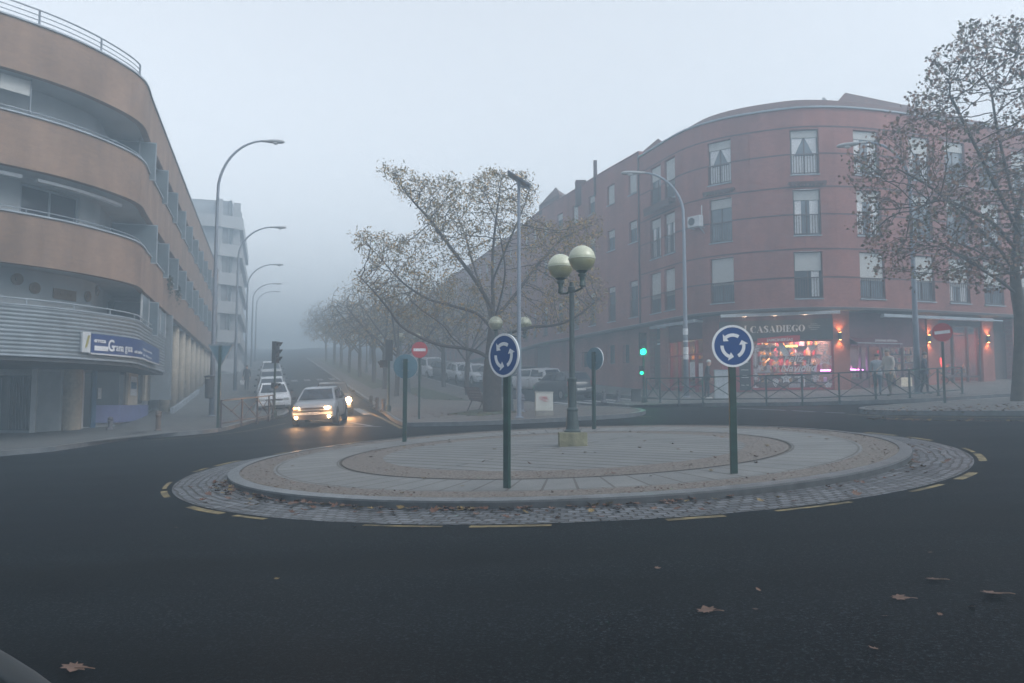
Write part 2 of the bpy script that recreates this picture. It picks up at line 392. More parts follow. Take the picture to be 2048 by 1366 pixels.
def polar_mat(name, kind):
    m = bpy.data.materials.new(name); m.use_nodes = True; nt = m.node_tree; b = nt.nodes['Principled BSDF']; b.inputs['Roughness'].default_value = .8
    L = nt.links.new; tc = nt.nodes.new('ShaderNodeTexCoord')
    def M(op, a, b_=None):
        n = nt.nodes.new('ShaderNodeMath'); n.operation = op
        for i, q in enumerate((a, b_)):
            if q is None: continue
            if isinstance(q, (int, float)): n.inputs[i].default_value = q
            else: L(q, n.inputs[i])
        return n.outputs[0]
    sp = nt.nodes.new('ShaderNodeSeparateXYZ'); L(tc.outputs['Object'], sp.inputs[0])
    x = M('SUBTRACT', sp.outputs[0], RC[0]); y = M('SUBTRACT', sp.outputs[1], RC[1])
    r = M('SQRT', M('ADD', M('MULTIPLY', x, x), M('MULTIPLY', y, y))); a = M('ARCTAN2', y, x)
    nz = nt.nodes.new('ShaderNodeTexNoise'); nz.inputs['Scale'].default_value = 1.3; nz.inputs['Detail'].default_value = 8; nz.inputs['Roughness'].default_value = .72; L(tc.outputs['Object'], nz.inputs['Vector'])
    cb = nt.nodes.new('ShaderNodeCombineXYZ')
    br = nt.nodes.new('ShaderNodeTexBrick'); br.inputs['Scale'].default_value = 1
    bp = nt.nodes.new('ShaderNodeBump'); bp.inputs['Distance'].default_value = .03
    mr = nt.nodes.new('ShaderNodeMapRange'); L(nz.outputs['Fac'], mr.inputs[0]); mr.inputs['From Min'].default_value = .3; mr.inputs['From Max'].default_value = .7
    if kind == 'cobble':
        wob = M('MULTIPLY', nz.outputs['Fac'], .28)
        L(M('MULTIPLY', a, 6.6), cb.inputs[0]); L(M('ADD', r, wob), cb.inputs[1]); L(cb.outputs[0], br.inputs['Vector'])
        br.inputs['Brick Width'].default_value = .17; br.inputs['Row Height'].default_value = .125; br.inputs['Mortar Size'].default_value = .022; br.inputs['Mortar Smooth'].default_value = .8
        br.inputs['Color1'].default_value = (.13, .14, .155, 1); br.inputs['Color2'].default_value = (.045, .05, .058, 1); br.inputs['Mortar'].default_value = (.03, .028, .024, 1)
        mr.inputs['To Min'].default_value = .7; mr.inputs['To Max'].default_value = 1.3; bp.inputs['Strength'].default_value = 1.0; bp.invert = True; L(br.outputs['Fac'], bp.inputs['Height']); b.inputs['Roughness'].default_value = .5
        bc = br.outputs[0]
    elif kind == 'slab':
        L(M('MULTIPLY', a, 4.75), cb.inputs[0]); L(M('SUBTRACT', r, 4.36), cb.inputs[1]); L(cb.outputs[0], br.inputs['Vector']); br.offset = 0
        br.inputs['Brick Width'].default_value = .42; br.inputs['Row Height'].default_value = 1.08; br.inputs['Mortar Size'].default_value = .018
        br.inputs['Color1'].default_value = (.165, .17, .168, 1); br.inputs['Color2'].default_value = (.14, .145, .145, 1); br.inputs['Mortar'].default_value = (.07, .065, .06, 1)
        mr.inputs['To Min'].default_value = .75; mr.inputs['To Max'].default_value = 1.15; bp.inputs['Strength'].default_value = .2; L(nz.outputs['Fac'], bp.inputs['Height'])
        bc = br.outputs[0]
    else:
        # diagonal joints inside the disc
        d = M('ADD', M('MULTIPLY', x, .64), M('MULTIPLY', y, .77)); e = M('ADD', M('MULTIPLY', x, -.77), M('MULTIPLY', y, .64))
        L(e, cb.inputs[0]); L(d, cb.inputs[1]); L(cb.outputs[0], br.inputs['Vector']); br.offset = .5
        br.inputs['Brick Width'].default_value = 9.0; br.inputs['Row Height'].default_value = .34; br.inputs['Mortar Size'].default_value = .03
        br.inputs['Color1'].default_value = (.165, .17, .168, 1); br.inputs['Color2'].default_value = (.14, .145, .145, 1); br.inputs['Mortar'].default_value = (.04, .037, .034, 1)
        mr.inputs['To Min'].default_value = .8; mr.inputs['To Max'].default_value = 1.15; bp.inputs['Strength'].default_value = .2; L(nz.outputs['Fac'], bp.inputs['Height'])
        bc = br.outputs[0]
    mx = nt.nodes.new('ShaderNodeMix'); mx.data_type = 'RGBA'; mx.blend_type = 'MULTIPLY'; mx.inputs['Factor'].default_value = 1
    L(bc, mx.inputs['A']); L(mr.outputs[0], mx.inputs['B']); L(mx.outputs['Result'], b.inputs['Base Color']); L(bp.outputs[0], b.inputs['Normal'])
    return m
m_gravel = mat('gravel_band', (.15, .132, .118), .95, scale=28, var=.45, bump=.6, detail=2)
IH = .13
ring_mesh('cobbled_apron', 6.2, 7.15, .03, .006, polar_mat('cobbles', 'cobble'), rings=6)
ring_mesh('kerb', 6.08, 6.27, IH+.012, IH, m_kerb, rings=2, side=.2)
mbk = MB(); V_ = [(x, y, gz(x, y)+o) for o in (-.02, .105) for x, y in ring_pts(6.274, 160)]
mbk.faces(V_, [(i, (i+1) % 160, 160+(i+1) % 160, 160+i) for i in range(160)]); tag(mbk.build('kerb_face', mat('shaded_kerb_face', (.045, .05, .055), .7, scale=4, var=.45, bump=.3)), kind='structure')  # thin ring over the kerb side, its shade put into the darker colour
ring_mesh('gravel_band', 5.5, 6.085, IH, IH, m_gravel)
ring_mesh('island_paving', 4.33, 5.505, IH, IH, polar_mat('radial_slabs', 'slab'))
ring_mesh('paving_joint', 4.25, 4.335, IH-.015, IH-.015, m_earth, rings=1)
ring_mesh('gravel_band', 3.5, 4.275, IH+.02, IH, m_gravel)
ring_mesh('island_paving', .01, 3.505, IH+.05, IH+.02, polar_mat('diagonal_pavers', 'diag'), rings=8)
# painted markings
mb = MB()
for k in range(26):
    a = -2.72+k*2*PI/26+(.04 if k % 2 else -.02)
    strip(mb, ring_pts(7.27, 6, a, a+.12+.03*math.sin(k*2.3)), .10+.03*math.sin(k*1.7), .007, h=.001)
tag(mb.build('yellow_marking', m_yellow), kind='structure')
mb = MB()
off = lambda pts, d: pts
strip(mb, smooth_path([atr(300, 881), atr(444, 869), atr(517, 858), atr(573, 846.5)]), .10, .007, h=.001)
strip(mb, smooth_path([atr(725, 818), atr(762, 836), atr(803, 857)]), .14, .007, h=.001)
strip(mb, smooth_path([atr(1278, 833.5), atr(1290, 834), atr(1303, 833)]), .12, .007, h=.001)
strip(mb, smooth_path([atr(1695, 828.5), atr(1740, 831.5), atr(1850, 834), atr(2048, 835.5)]), .10, .007, h=.001)
tag(mb.build('yellow_marking', m_yellow), kind='structure')
mb = MB()
strip(mb, [atr(640, 853.5), atr(762, 853.5)], .16, .007, h=.001)
strip(mb, [atr(700, 845.5), atr(745, 852.5)], .14, .007, h=.001)
strip(mb, [atr(712, 817), atr(735, 829)], .35, .007, h=.001)
strip(mb, [atr(1477, 817), atr(1572, 821)], .13, .007, h=.001); strip(mb, [atr(1584, 821.5), atr(1630, 824)], .13, .007, h=.001); strip(mb, [atr(1650, 825), atr(1690, 826.6)], .13, .007, h=.001)
strip(mb, [atr(1752, 816.5), atr(1800, 813.5), atr(1888, 809)], .13, .007, h=.001)
for k in range(8):
    s_ = 6.1-k*1.05
    if s_ > -.4: strip(mb, [S(s_-1.0, 71.3), S(s_-1.0, 74)], .5, .009, h=.001)
for k in range(6):
    s_ = 12.8+k*.9; strip(mb, [S(s_, 36.2), S(s_, 39.4)], .45, .009, h=.001)
tag(mb.build('white_marking', m_roadwhite), kind='structure')
# manhole covers and dark patches
mb = MB()
for (px, py, r) in ((272, 866, .42), (1340, 1072, .0)):
    if r:
        x, y = at(px, py); mb.faces([(x+r*math.cos(a), y+r*math.sin(a), gz(x+r*math.cos(a), y+r*math.sin(a))+KH+.005) for a in [k*PI/10 for k in range(20)]], [tuple(range(20))])
mb.build('manhole_cover', m_black); tag(bpy.context.scene.objects['manhole_cover'], kind='structure')
# ------------------------------------------------------------------ facades
class Curve:
    def __init__(s, pts, step=.4, smooth=True):
        P = [Vector((a, b, 0)) for a, b in pts]
        s.P = catmull(P, step) if smooth else P
        s.L = [0]
        for a, b in zip(s.P, s.P[1:]): s.L.append(s.L[-1]+(b-a).length)
        s.len = s.L[-1]
    def pos(s, a):
        a = min(max(a, 0), s.len-1e-6)
        lo, hi = 0, len(s.L)-1
        while hi-lo > 1:
            m = (lo+hi)//2
            if s.L[m] <= a: lo = m
            else: hi = m
        k = (a-s.L[lo])/(s.L[lo+1]-s.L[lo]); return s.P[lo].lerp(s.P[lo+1], k), lo, k
    def nrm(s, a):
        d = s.pos(min(a+.3, s.len))[0]-s.pos(max(a-.3, 0))[0]; d.normalize(); return Vector((d.y, -d.x, 0))
    def pt(s, a, z, out=0):
        p = s.pos(a)[0]+s.nrm(a)*out if out else s.pos(a)[0].copy()
        p.z = z; return p
    def afor(s, px, z=5, out=0):
        best = None
        for i in range(int(s.len/.1)):
            a = i*.1; p = s.pt(a, z, out)
            if p.y < 1: continue
            d = abs(topx(p.x, p.y, z)[0]-px)
            if best is None or d < best[0]: best = (d, a)
        a0 = best[1]; return min((abs(topx(*s.pt(a0+j*.01, z, out))[0]-px), a0+j*.01) for j in range(-10, 11))[1]
def sweep(mb, C, a0, a1, z0, z1, o0, o1, step=.5, ends=True, zf=None, mi=0):
    """box section (outer offset o1, inner o0) swept along the curve; uv = (arc length, height)"""
    n = max(1, int((a1-a0)/step)); A = [a0+(a1-a0)*k/n for k in range(n+1)]
    R = []
    for a in A:
        zb = zf(a) if zf else z0
        R.append([C.pt(a, zb, o1), C.pt(a, z1, o1), C.pt(a, z1, o0), C.pt(a, zb, o0)])
    for i in range(n):
        for j in range(4):
            k = (j+1) % 4
            z_a, z_b = R[i][j].z, R[i][k].z
            if j == 0: uv = [(A[i], R[i][0].z), (A[i+1], R[i+1][0].z), (A[i+1], z1), (A[i], z1)]; f = [R[i][0], R[i+1][0], R[i+1][1], R[i][1]]
            else: f = [R[i][j], R[i+1][j], R[i+1][k], R[i][k]]; uv = [(A[i], j*3.), (A[i+1], j*3.), (A[i+1], j*3.+.3), (A[i], j*3.+.3)]
            mb.face(f, uv, mi)
    if ends:
        mb.face(R[0], [(0, 0), (0, 1), (1, 1), (1, 0)], mi); mb.face(R[-1][::-1], [(0, 0), (0, 1), (1, 1), (1, 0)], mi)
def wall(mb, C, a0, a1, z0, z1, holes, out=0, rev=.22, step=.5, zf=None):
    """wall skin with rectangular openings (a0,a1,z0,z1) and reveals"""
    A = {round(a0, 4), round(a1, 4)}; Z = {z0, z1}
    n = int((a1-a0)/step)
    for k in range(1, n): A.add(round(a0+(a1-a0)*k/n, 4))
    for h in holes: A.add(round(h[0], 4)); A.add(round(h[1], 4)); Z.add(h[2]); Z.add(h[3])
    A = sorted(a for a in A if a0-1e-4 <= a <= a1+1e-4); Z = sorted(Z)
    for i in range(len(A)-1):
        if A[i+1]-A[i] < 1e-4: continue
        for j in range(len(Z)-1):
            am, zm = (A[i]+A[i+1])/2, (Z[j]+Z[j+1])/2
            if any(h[0] < am < h[1] and h[2] < zm < h[3] for h in holes): continue
            za, zb = Z[j], Z[j]
            if zf and j == 0: za, zb = zf(A[i]), zf(A[i+1])
            mb.face([C.pt(A[i], za, out), C.pt(A[i+1], zb, out), C.pt(A[i+1], Z[j+1], out), C.pt(A[i], Z[j+1], out)],
                    [(A[i], za), (A[i+1], zb), (A[i+1], Z[j+1]), (A[i], Z[j+1])])
    for h in holes:
        q = [(h[0], h[2]), (h[1], h[2]), (h[1], h[3]), (h[0], h[3])]
        for k in range(4):
            (a, z), (b, y) = q[k], q[(k+1) % 4]
            mb.face([C.pt(a, z, out), C.pt(a, z, out-rev), C.pt(b, y, out-rev), C.pt(b, y, out)], [(a, z), (a+rev, z), (b+rev, y), (b, y)])
class Fr:
    """flat frame on a facade: u along, z up, w outwards"""
    def __init__(s, p0, p1):
        s.o = Vector((p0[0], p0[1], 0)); d = Vector((p1[0]-p0[0], p1[1]-p0[1], 0)); s.len = d.length; s.x = d.normalized(); s.n = Vector((s.x.y, -s.x.x, 0))
    def pt(s, u, z, w=0): p = s.o+s.x*u+s.n*w; p.z = z; return p
    def box(s, mb, u0, u1, z0, z1, w0, w1, mi=0):
        mb.faces([s.pt(u, z, w) for u in (u0, u1) for z in (z0, z1) for w in (w0, w1)], [(0, 1, 3, 2), (4, 6, 7, 5), (0, 4, 5, 1), (2, 3, 7, 6), (0, 2, 6, 4), (1, 5, 7, 3)], mi)
    def prism(s, mb, poly, w0, w1, mi=0): mb.prism(poly, lambda u, v, w: s.pt(u, v, w), w0, w1, mi)
    def M(s, u, z, w): # matrix for text
        return Matrix(((s.x.x, 0, s.n.x, 0), (s.x.y, 0, s.n.y, 0), (0, 1, 0, 0), (0, 0, 0, 1))).copy() if False else Matrix.Translation(s.pt(u, z, w)) @ Matrix(((s.x.x, 0, s.n.x, 0), (s.x.y, 0, s.n.y, 0), (0, 1, 0, 0), (0, 0, 0, 1)))
def cfr(C, a0, a1, out=0): return Fr(C.pt(a0, 0, out), C.pt(a1, 0, out))
def tagp(o, label): o['label'] = label; return o

# ================================================================== LEFT: curved ochre brick block
LC = Curve([(-30, 15.6), (-26, 17.3), (-22.5, 19.2), (-19.3, 21.8), (-17.6, 23.3), (-16.05, 25.0), (-14.85, 26.75), (-14.15, 28.7), (-13.98, 30.5)]+[S(-4.84, t) for t in (35.2, 38, 44, 52, 60, 70, 80)])
LB = (-22, 30, gz(-22, 30))
left = thing('apartment_building', 'curved ochre brick apartment block with recessed balconies at the left edge', 'building', LB)
bands = [(12.15, 13.83), (9.08, 10.78), (6.0, 7.6)]
def lpart(mb, name, m, parent=left, **k): return mb.build(name, m, parent, off=LB if parent is left else None, **k)
for z0, z1 in bands:
    mb = MB(); sweep(mb, LC, 0, LC.len, z0, z1, -.25, 0); lpart(mb, 'brick_band', m_ochre)
    mb = MB(); sweep(mb, LC, 0, LC.len, z1, z1+.05, -.30, .06); lpart(mb, 'coping', m_coping)
    mb = MB(); sweep(mb, LC, 0, LC.len, z0+.12, z0+.32, -7.5, -.253); lpart(mb, 'balcony_slab', m_white)
mb = MB()
a = LC.afor(286, 13.9); 
for h in (.22, .38, .56): mb.tube([LC.pt(a*k/60, 13.86+h, -.12) for k in range(61)], .028 if h > .5 else .018, 5)
k = a
while k > 1: mb.bar(LC.pt(k, 13.86, -.12), LC.pt(k, 14.42, -.12), .05); k -= 2.35
lpart(mb, 'roof_railing', m_rail)
for z0, z1 in bands[1:]:
    mb = MB(); mb.tube([LC.pt(LC.len*k/160, z1+.2, -.1) for k in range(161)], .022, 5)
    k = .5
    while k < LC.len: mb.bar(LC.pt(k, z1+.04, -.1), LC.pt(k, z1+.2, -.1), .03); k += 1.6
    lpart(mb, 'balcony_railing', m_rail)
aB = LC.afor(331, 4.5)
# corrugated balcony front
mb = MB(); n = int(aB/.5); zs = []
z = 3.16
while z < 4.6: zs += [(z, 0), (z+.055, .03), (z+.085, .03), (z+.115, 0)]; z += .13
zs.append((4.70, 0))
for i in range(n):
    a0, a1 = aB*i/n, aB*(i+1)/n
    for (za, oa), (zb, ob) in zip(zs, zs[1:]): mb.face([LC.pt(a0, za, oa), LC.pt(a1, za, oa), LC.pt(a1, zb, ob), LC.pt(a0, zb, ob)])
mb.face([LC.pt(aB, 3.16, 0), LC.pt(aB, 4.70, 0), LC.pt(aB, 4.70, -1.2), LC.pt(aB, 3.16, -1.2)])
lpart(mb, 'corrugated_balcony_front', m_corr)
mb = MB(); sweep(mb, LC, 0, aB, 4.70, 4.74, -.12, .04); sweep(mb, LC, 0, aB, 3.10, 3.16, -.06, .03)
mb.tube([LC.pt(aB*k/60, 4.92, -.03) for k in range(61)], .024, 5)
k = .6
while k < aB: mb.bar(LC.pt(k, 4.72, -.03), LC.pt(k, 4.92, -.03), .03); k += 1.6
lpart(mb, 'balcony_railing', m_coping)
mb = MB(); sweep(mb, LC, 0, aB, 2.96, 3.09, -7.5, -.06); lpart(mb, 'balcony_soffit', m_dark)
# recessed back walls with their openings
def lwin(h, blind=0., curt=False, out=-1.6, mullion=True):
    f = cfr(LC, h[0], h[1], out-.12); w = f.len; z0, z1 = h[2], h[3]
    mb = MB()
    for u0, u1, a, b in ((0, w, z0, z0+.07), (0, w, z1-.07, z1), (0, .07, z0+.07, z1-.07), (w-.07, w, z0+.07, z1-.07)): f.box(mb, u0, u1, a, b, 0, .07)
    if mullion: f.box(mb, w/2-.04, w/2+.04, z0+.07, z1-.07, 0, .06)
    fo = lpart(mb, 'window', m_coping)
    mb = MB(); f.box(mb, .07, w-.07, z0+.07, z1-.07, .01, .03); p = mb.build('pane', m_dglass, fo, off=LB)
    if blind:
        mb = MB(); f.box(mb, .08, w-.08, z1-.07-(z1-z0)*blind, z1-.07, .035, .055); mb.build('roller_blind', m_blind, fo, off=LB)
rowpx = [([(222, 300), (318, 332), (350, 362)], 10.83, 12.2), ([(40, 158), (222, 262), (300, 330), (350, 365)], 7.65, 9.13), ([(214, 282)], 4.4, 6.0)]
for ri, (op, z0, z1) in enumerate(rowpx):
    holes = []
    for x0, x1 in op:
        a0, a1 = LC.afor(x0, (z0+z1)/2, -1.6), LC.afor(x1, (z0+z1)/2, -1.6)
        holes.append((a0, a1, z0-.9 if ri < 2 else z0-.6, z1-.12))
    k = (holes[-1][1] if holes else 0)+1.5
    while ri < 2 and k < LC.len-3: holes.append((k, k+1.9, z0-.9, z1-.12)); k += 3.1
    mb = MB(); wall(mb, LC, 0, LC.len, z0-1.2, z1+.13, holes, -1.6, .12); lpart(mb, 'back_wall', m_white)
    for i, h in enumerate(holes): lwin(h, blind=(0, .3, 0, .5, .2)[(i+ri) % 5] if i > 1 else 0)
# flat wooden ornaments on the first-floor wall
m_wood = mat('old_wood', (.19, .12, .06), .8, scale=6)
for px, py in ((33, 557), (68, 575), (174, 592), (192, 580)):
    mb = MB(); a = LC.afor(px, 5.4, -1.58); z = 1.6+(808-py)*LC.pt(a, 0, -1.6).y/1650; f = cfr(LC, a-.3, a+.3, -1.58)
    f.prism(mb, [(f.len/2+.2*math.cos(t*PI/6), z+.2*math.sin(t*PI/6)) for t in range(12)], 0, .05)
    f.prism(mb, [(f.len/2+.09*math.cos(t*PI/4), z+.09*math.sin(t*PI/4)) for t in range(8)], .05, .09)
    lpart(mb, 'round_ornament', m_wood)
a0, a1 = LC.afor(105, 5.2, -1.58), LC.afor(150, 5.2, -1.58); f = cfr(LC, a0, a1, -1.58); z = 1.6+(808-585)*LC.pt(a0, 0, -1.6).y/1650
mb = MB(); f.box(mb, 0, f.len, z-.18, z+.18, 0, .05); f.box(mb, .05, f.len-.05, z-.13, z-.1, .05, .065); f.box(mb, .05, f.len-.05, z+.1, z+.13, .05, .065)
for k in range(5): f.box(mb, .12+k*(f.len-.24)/5, .12+(k+.6)*(f.len-.24)/5, z-.06+.02*(k % 2), z+.06, .05, .07)
lpart(mb, 'wall_plaque', m_wood)
# awning cassettes and hanging blinds in the recesses
def lbox(px0, px1, z0, z1, o0, o1, name, m):
    a0, a1 = LC.afor(px0, z0, o1), LC.afor(px1, z0, o1)
    mb = MB(); sweep(mb, LC, a0, a1, z0, z1, o0, o1); return lpart(mb, name, m)
lbox(0, 45, 8.85, 8.97, -.62, -.42, 'awning_cassette', m_white_p); lbox(76, 243, 8.85, 8.95, -.62, -.42, 'awning_cassette', m_white_p)
lbox(0, 62, 11.6, 12.1, -.50, -.44, 'hanging_awning', m_blind); lbox(281, 307, 11.45, 12.1, -.42, -.36, 'hanging_awning', m_blind)
mb = MB()
a = LC.afor(60, 11, -.4); mb.tube([LC.pt(a, 10.8, -.4), LC.pt(a, 12.15, -.4)], .02, 6); a = LC.afor(278, 11, -.35); mb.tube([LC.pt(a+.1, 10.8, -.35), LC.pt(a, 12.15, -.35)], .02, 6)
lpart(mb, 'awning_pole', m_rail)
# wired-glass party screens that stick out over the parapet
m_screen = mat('screen_glass', (.10, .13, .15), .3, scale=2, var=.2)
for zi, (z0, z1) in enumerate(((10.83, 12.2), (7.65, 9.08), (4.75, 6.0))):
    a = LC.afor(300, z0+.7)+.4*zi
    while a < LC.len-1:
        p, q, r = LC.pt(a, 0, -1.5), LC.pt(a, 0, .24), None
        f = Fr(p, q); mb = MB(); f.box(mb, 0, f.len, z0-.25, z1-.15, -.015, .015); o = lpart(mb, 'party_screen', m_screen)
        mb = MB()
        for u0, u1, a_, b_ in ((0, f.len, z1-.15, z1-.11), (0, f.len, z0-.29, z0-.25), (f.len-.04, f.len, z0-.25, z1-.15)): f.box(mb, u0, u1, a_, b_, -.025, .025)
        mb.build('screen_frame', m_coping, o, off=LB)
        a += 4.1 if zi < 2 else 99
# glazed porch at the end of the first floor
a0 = LC.afor(284, 5.2, -.1); a1 = LC.afor(331, 5.2, -.1)
mb = MB(); f = cfr(LC, a0, a1, -.15)
for k in range(4): f.box(mb, k*f.len/4+.03, (k+1)*f.len/4-.03, 4.78, 5.95, 0, .04)
lpart(mb, 'porch_glazing', m_screen)
mb = MB()
for k in range(5): f.box(mb, k*f.len/4-.03, k*f.len/4+.03, 4.74, 6.0, -.01, .06)
lpart(mb, 'porch_frame', m_white_p)
# hanging plants over the parapets
m_plant = mat('balcony_plant', (.04, .055, .03), .9, scale=20, var=.5)
rnd = random.Random(5)
for px, z0, w in ((336, 7.6, 1.2), (352, 7.6, 1.6)):
    a = LC.afor(px, z0); mb = MB()
    for k in range(260):
        p = LC.pt(a+rnd.uniform(-w/2, w/2), z0+.15-abs(rnd.gauss(0, .38)), .08+rnd.uniform(-.05, .1)); r = rnd.uniform(.03, .06); q = Vector([rnd.gauss(0, 1) for _ in range(3)]).normalized(); s_ = q.cross(Vector((0, 0, 1))).normalized()
        mb.face([p-q*r, p+s_*r, p+q*r, p-s_*r])
    o = mb.build('hanging_plant', m_plant, off=LB); o.location = LB; tag(o, 'dark trailing plant hanging over the second brick band, %s' % ('nearer the street corner' if px == 336 else 'farther up the street'), 'plant', 'trailing plants on the left block')
# ground floor wall
gp = [(-33, 23), (-27, 26.5), at(0, 867), at(60, 866), at(125, 862), at(166, 857), at(240, 851.5), at(297, 830), S(-5.75, 46), S(-5.75, 49)]
GC = Curve(gp, smooth=False)
def gseg(px0, px1, y=800): return GC.afor(px0, 1.2), GC.afor(px1, 1.2)
def gpanel(name, px0, px1, h0, h1, o0, o1, m, parent=None):
    a0, a1 = gseg(px0, px1); mb = MB()
    p = GC.pt((a0+a1)/2, 0); g = gz(p.x, p.y)+KH
    sweep(mb, GC, a0, a1, g+h0, g+h1, o0, o1, step=.3); o = mb.build(name, m, parent or left, off=LB); return o
mb = MB(); sweep(mb, GC, 0, GC.len, 0, 2.96, -.4, -.25, zf=lambda a: gz(*GC.pt(a, 0)[:2])-.3); lpart(mb, 'ground_floor_wall', m_white)
m_cream = mat('cream_tile', (.38, .33, .26), .75, scale=7, var=.2, bump=.2)
m_blue = mat('blue_paint', (.02, .09, .19), .5, var=.2)
m_violet = mat('violet_blue_panel', (.12, .14, .30), .6, var=.2, scale=2)
gpanel('shop_window', -60, 58, .12, 2.25, -.24, -.16, m_dglass)
mb = MB(); a0, a1 = gseg(-60, 58); k = a0+.1
while k < a1-.1:
    p = GC.pt(k, 0, -.14); g = gz(p.x, p.y)+KH; mb.box((p.x, p.y, g+1.15), (.03, .02, 2.0), math.atan2(GC.nrm(k).x, -GC.nrm(k).y)); k += .17
lpart(mb, 'window_grille', m_rail)
gpanel('window_sill', -60, 60, .02, .12, -.24, -.08, m_coping)
gpanel('door_post', 58, 70, .0, 2.5, -.24, -.05, m_white_p)
o = None
mb = MB(); a0, a1 = gseg(71, 122); p = GC.pt((a0+a1)/2, 0); g = gz(p.x, p.y)+KH; z = g+.05
while z < g+2.3: sweep(mb, GC, a0, a1, z, z+.07, -.24, -.17, step=2); sweep(mb, GC, a0, a1, z+.07, z+.095, -.24, -.195, step=2); z += .095
lpart(mb, 'roller_shutter', m_shutter)
a0, a1 = gseg(128, 162); p = GC.pt((a0+a1)/2, 0, -.05); g = gz(p.x, p.y)
mb = MB(); mb.lathe([(.36, g-.2), (.36, 2.96)], (p.x, p.y, 0), 20); o = lpart(mb, 'round_column', m_cream, smooth=False)
gpanel('door_post', 163, 167, 0, 2.3, -.2, 0, m_white_p)
gpanel('shop_door', 168, 183, .05, 2.25, -.24, -.18, m_dglass)
gpanel('blue_post', 183, 192, 0, 2.35, -.24, -.02, m_blue)
gpanel('low_panel', 192, 298, 0, .72, -.24, -.03, m_violet)
gpanel('shop_window', 192, 256, .73, 2.3, -.24, -.12, m_dglass)
gpanel('pillar', 256, 275, .73, 2.32, -.24, -.02, m_cream)
gpanel('poster', 260, 272, 1.15, 2.0, -.015, .0, m_white_p); gpanel('poster', 260.5, 271, 1.45, 1.75, .001, .006, m_blue); gpanel('poster', 196, 203, 1.15, 1.6, -.115, -.10, m_white_p)
gpanel('shop_window', 275, 289, .73, 2.3, -.24, -.12, m_dglass)
gpanel('pillar', 289, 299, .73, 2.32, -.24, -.02, m_cream)
gpanel('shop_door', 305, 319, .05, 1.75, -.24, -.10, m_black)
gpanel('fascia', -60, 330, 2.36, 2.62, -.24, -.1, m_dark)
# arcade of double-height columns up the street, wall behind it
m_shopd = mat('arcade_shutter', (.09, .10, .11), .7, scale=1.5, var=.4)
AC = Curve([S(-8.6, 45), S(-8.6, 82)], smooth=False)
mb = MB(); sweep(mb, AC, 0, AC.len, 0, 6.05, -.3, 0, step=2, zf=lambda a: gz(*AC.pt(a, 0)[:2])-.2); lpart(mb, 'arcade_wall', m_shopd)
k = 1.2; i = 0
while k < AC.len-3:
    p = AC.pt(k, 0); g = gz(p.x, p.y)+.1
    mb = MB(); sweep(mb, AC, k, k+2.9, g, g+2.9, 0, .06, step=3); lpart(mb, 'arcade_shopfront', m_dglass if i % 2 else m_shopd); k += 3.6; i += 1
t = 46.2
while t < 82:
    x, y = S(-5.25, t); mb = MB(); mb.lathe([(.27, gz(x, y)-.1), (.25, 5.98)], (x, y, 0), 14); lpart(mb, 'round_column', m_cream, smooth=True); t += 3.6
mb = MB(); strip(mb, [S(-4.7, 44.5), S(-4.7, 60)], .15, KH+.28, h=.35); lpart(mb, 'low_kerb', m_coping)
mb = MB()
x, y = S(-5.2, 44.1); mb.box((x, y, 3.9), (.9, .5, 4.2), ANG); lpart(mb, 'ribbed_pier', m_corr)
# body behind, flat roof
mb = MB(); sweep(mb, LC, 0, LC.len, .0, 12.9, -7.6, -7.5, step=2); sweep(mb, LC, 0, LC.len, 12.75, 12.95, -7.5, -.26, step=1); lpart(mb, 'roof_slab', m_concrete)
# blue shop sign on the balcony front
a0, a1 = LC.afor(163, 3.9, .1), LC.afor(316, 3.9, .1)
f0 = LC.pt(a0, 0, .1)
sg = thing('shop_sign', 'long dark blue shop sign with white lettering on the corrugated balcony front', 'shop sign', (f0.x, f0.y, 3.3))
SO = sg.location[:]
mb = MB(); aw = LC.afor(180, 3.9, .1)
sweep(mb, LC, aw, a1, 3.33, 3.98, .06, .16, step=.3); mb.build('sign_board', mat('sign_blue', (.018, .045, .16), .4, var=.1), sg, off=SO)
mb = MB(); sweep(mb, LC, a0, aw-.01, 3.33, 4.02, .06, .15, step=.3); sweep(mb, LC, aw, a1+.02, 3.28, 3.33, .06, .17, step=.3)
mb.build('sign_panel', m_white_p, sg, off=SO)
f = cfr(LC, a0+.05, aw-.03, .16); mb = MB(); f.prism(mb, [(f.len*.18, 3.48), (f.len*.5, 3.52), (f.len*.92, 3.92), (f.len*.6, 3.90)], 0, .012)
mb.build('sign_emblem', mat('emblem_olive', (.30, .27, .06), .6), sg, off=SO)
m_letter = mat('letter_white', (.62, .64, .66), .5, var=.05)
def ltext(body, px0, px1, z, size, bold=0, sx=1.0):
    n = len(body)
    for i, ch in enumerate(body):
        if ch == ' ': continue
        a = LC.afor(px0+(px1-px0)*i/n, z, .17); f = cfr(LC, a, a+size*.6, .175)
        text_obj('lettering', ch, size, m_letter, f.M(0, z, 0), sg, extrude=.006, bold=bold, off=SO, sx=sx)
ltext('G', 215.5, 227, 3.44, .56, .012, .8); ltext('rana', 226.5, 247.5, 3.46, .38, .004, .86); ltext('gua', 250, 266, 3.48, .38, .004, .86)
ltext('erroca', 188, 211, 3.70, .2, .006, 1.2); ltext('calzados', 269, 285, 3.46, .17, .004, .9); ltext('reparacion', 286, 304, 3.62, .15, .003, .8); ltext('de llaves', 287, 304, 3.40, .15, .003, .8)
mb = MB(); a = LC.afor(189, 3.5, .17); f = cfr(LC, a, a+.62, .165); f.box(mb, 0, f.len, 3.42, 3.58, 0, .01); mb.build('lettering', m_letter, sg, off=SO)
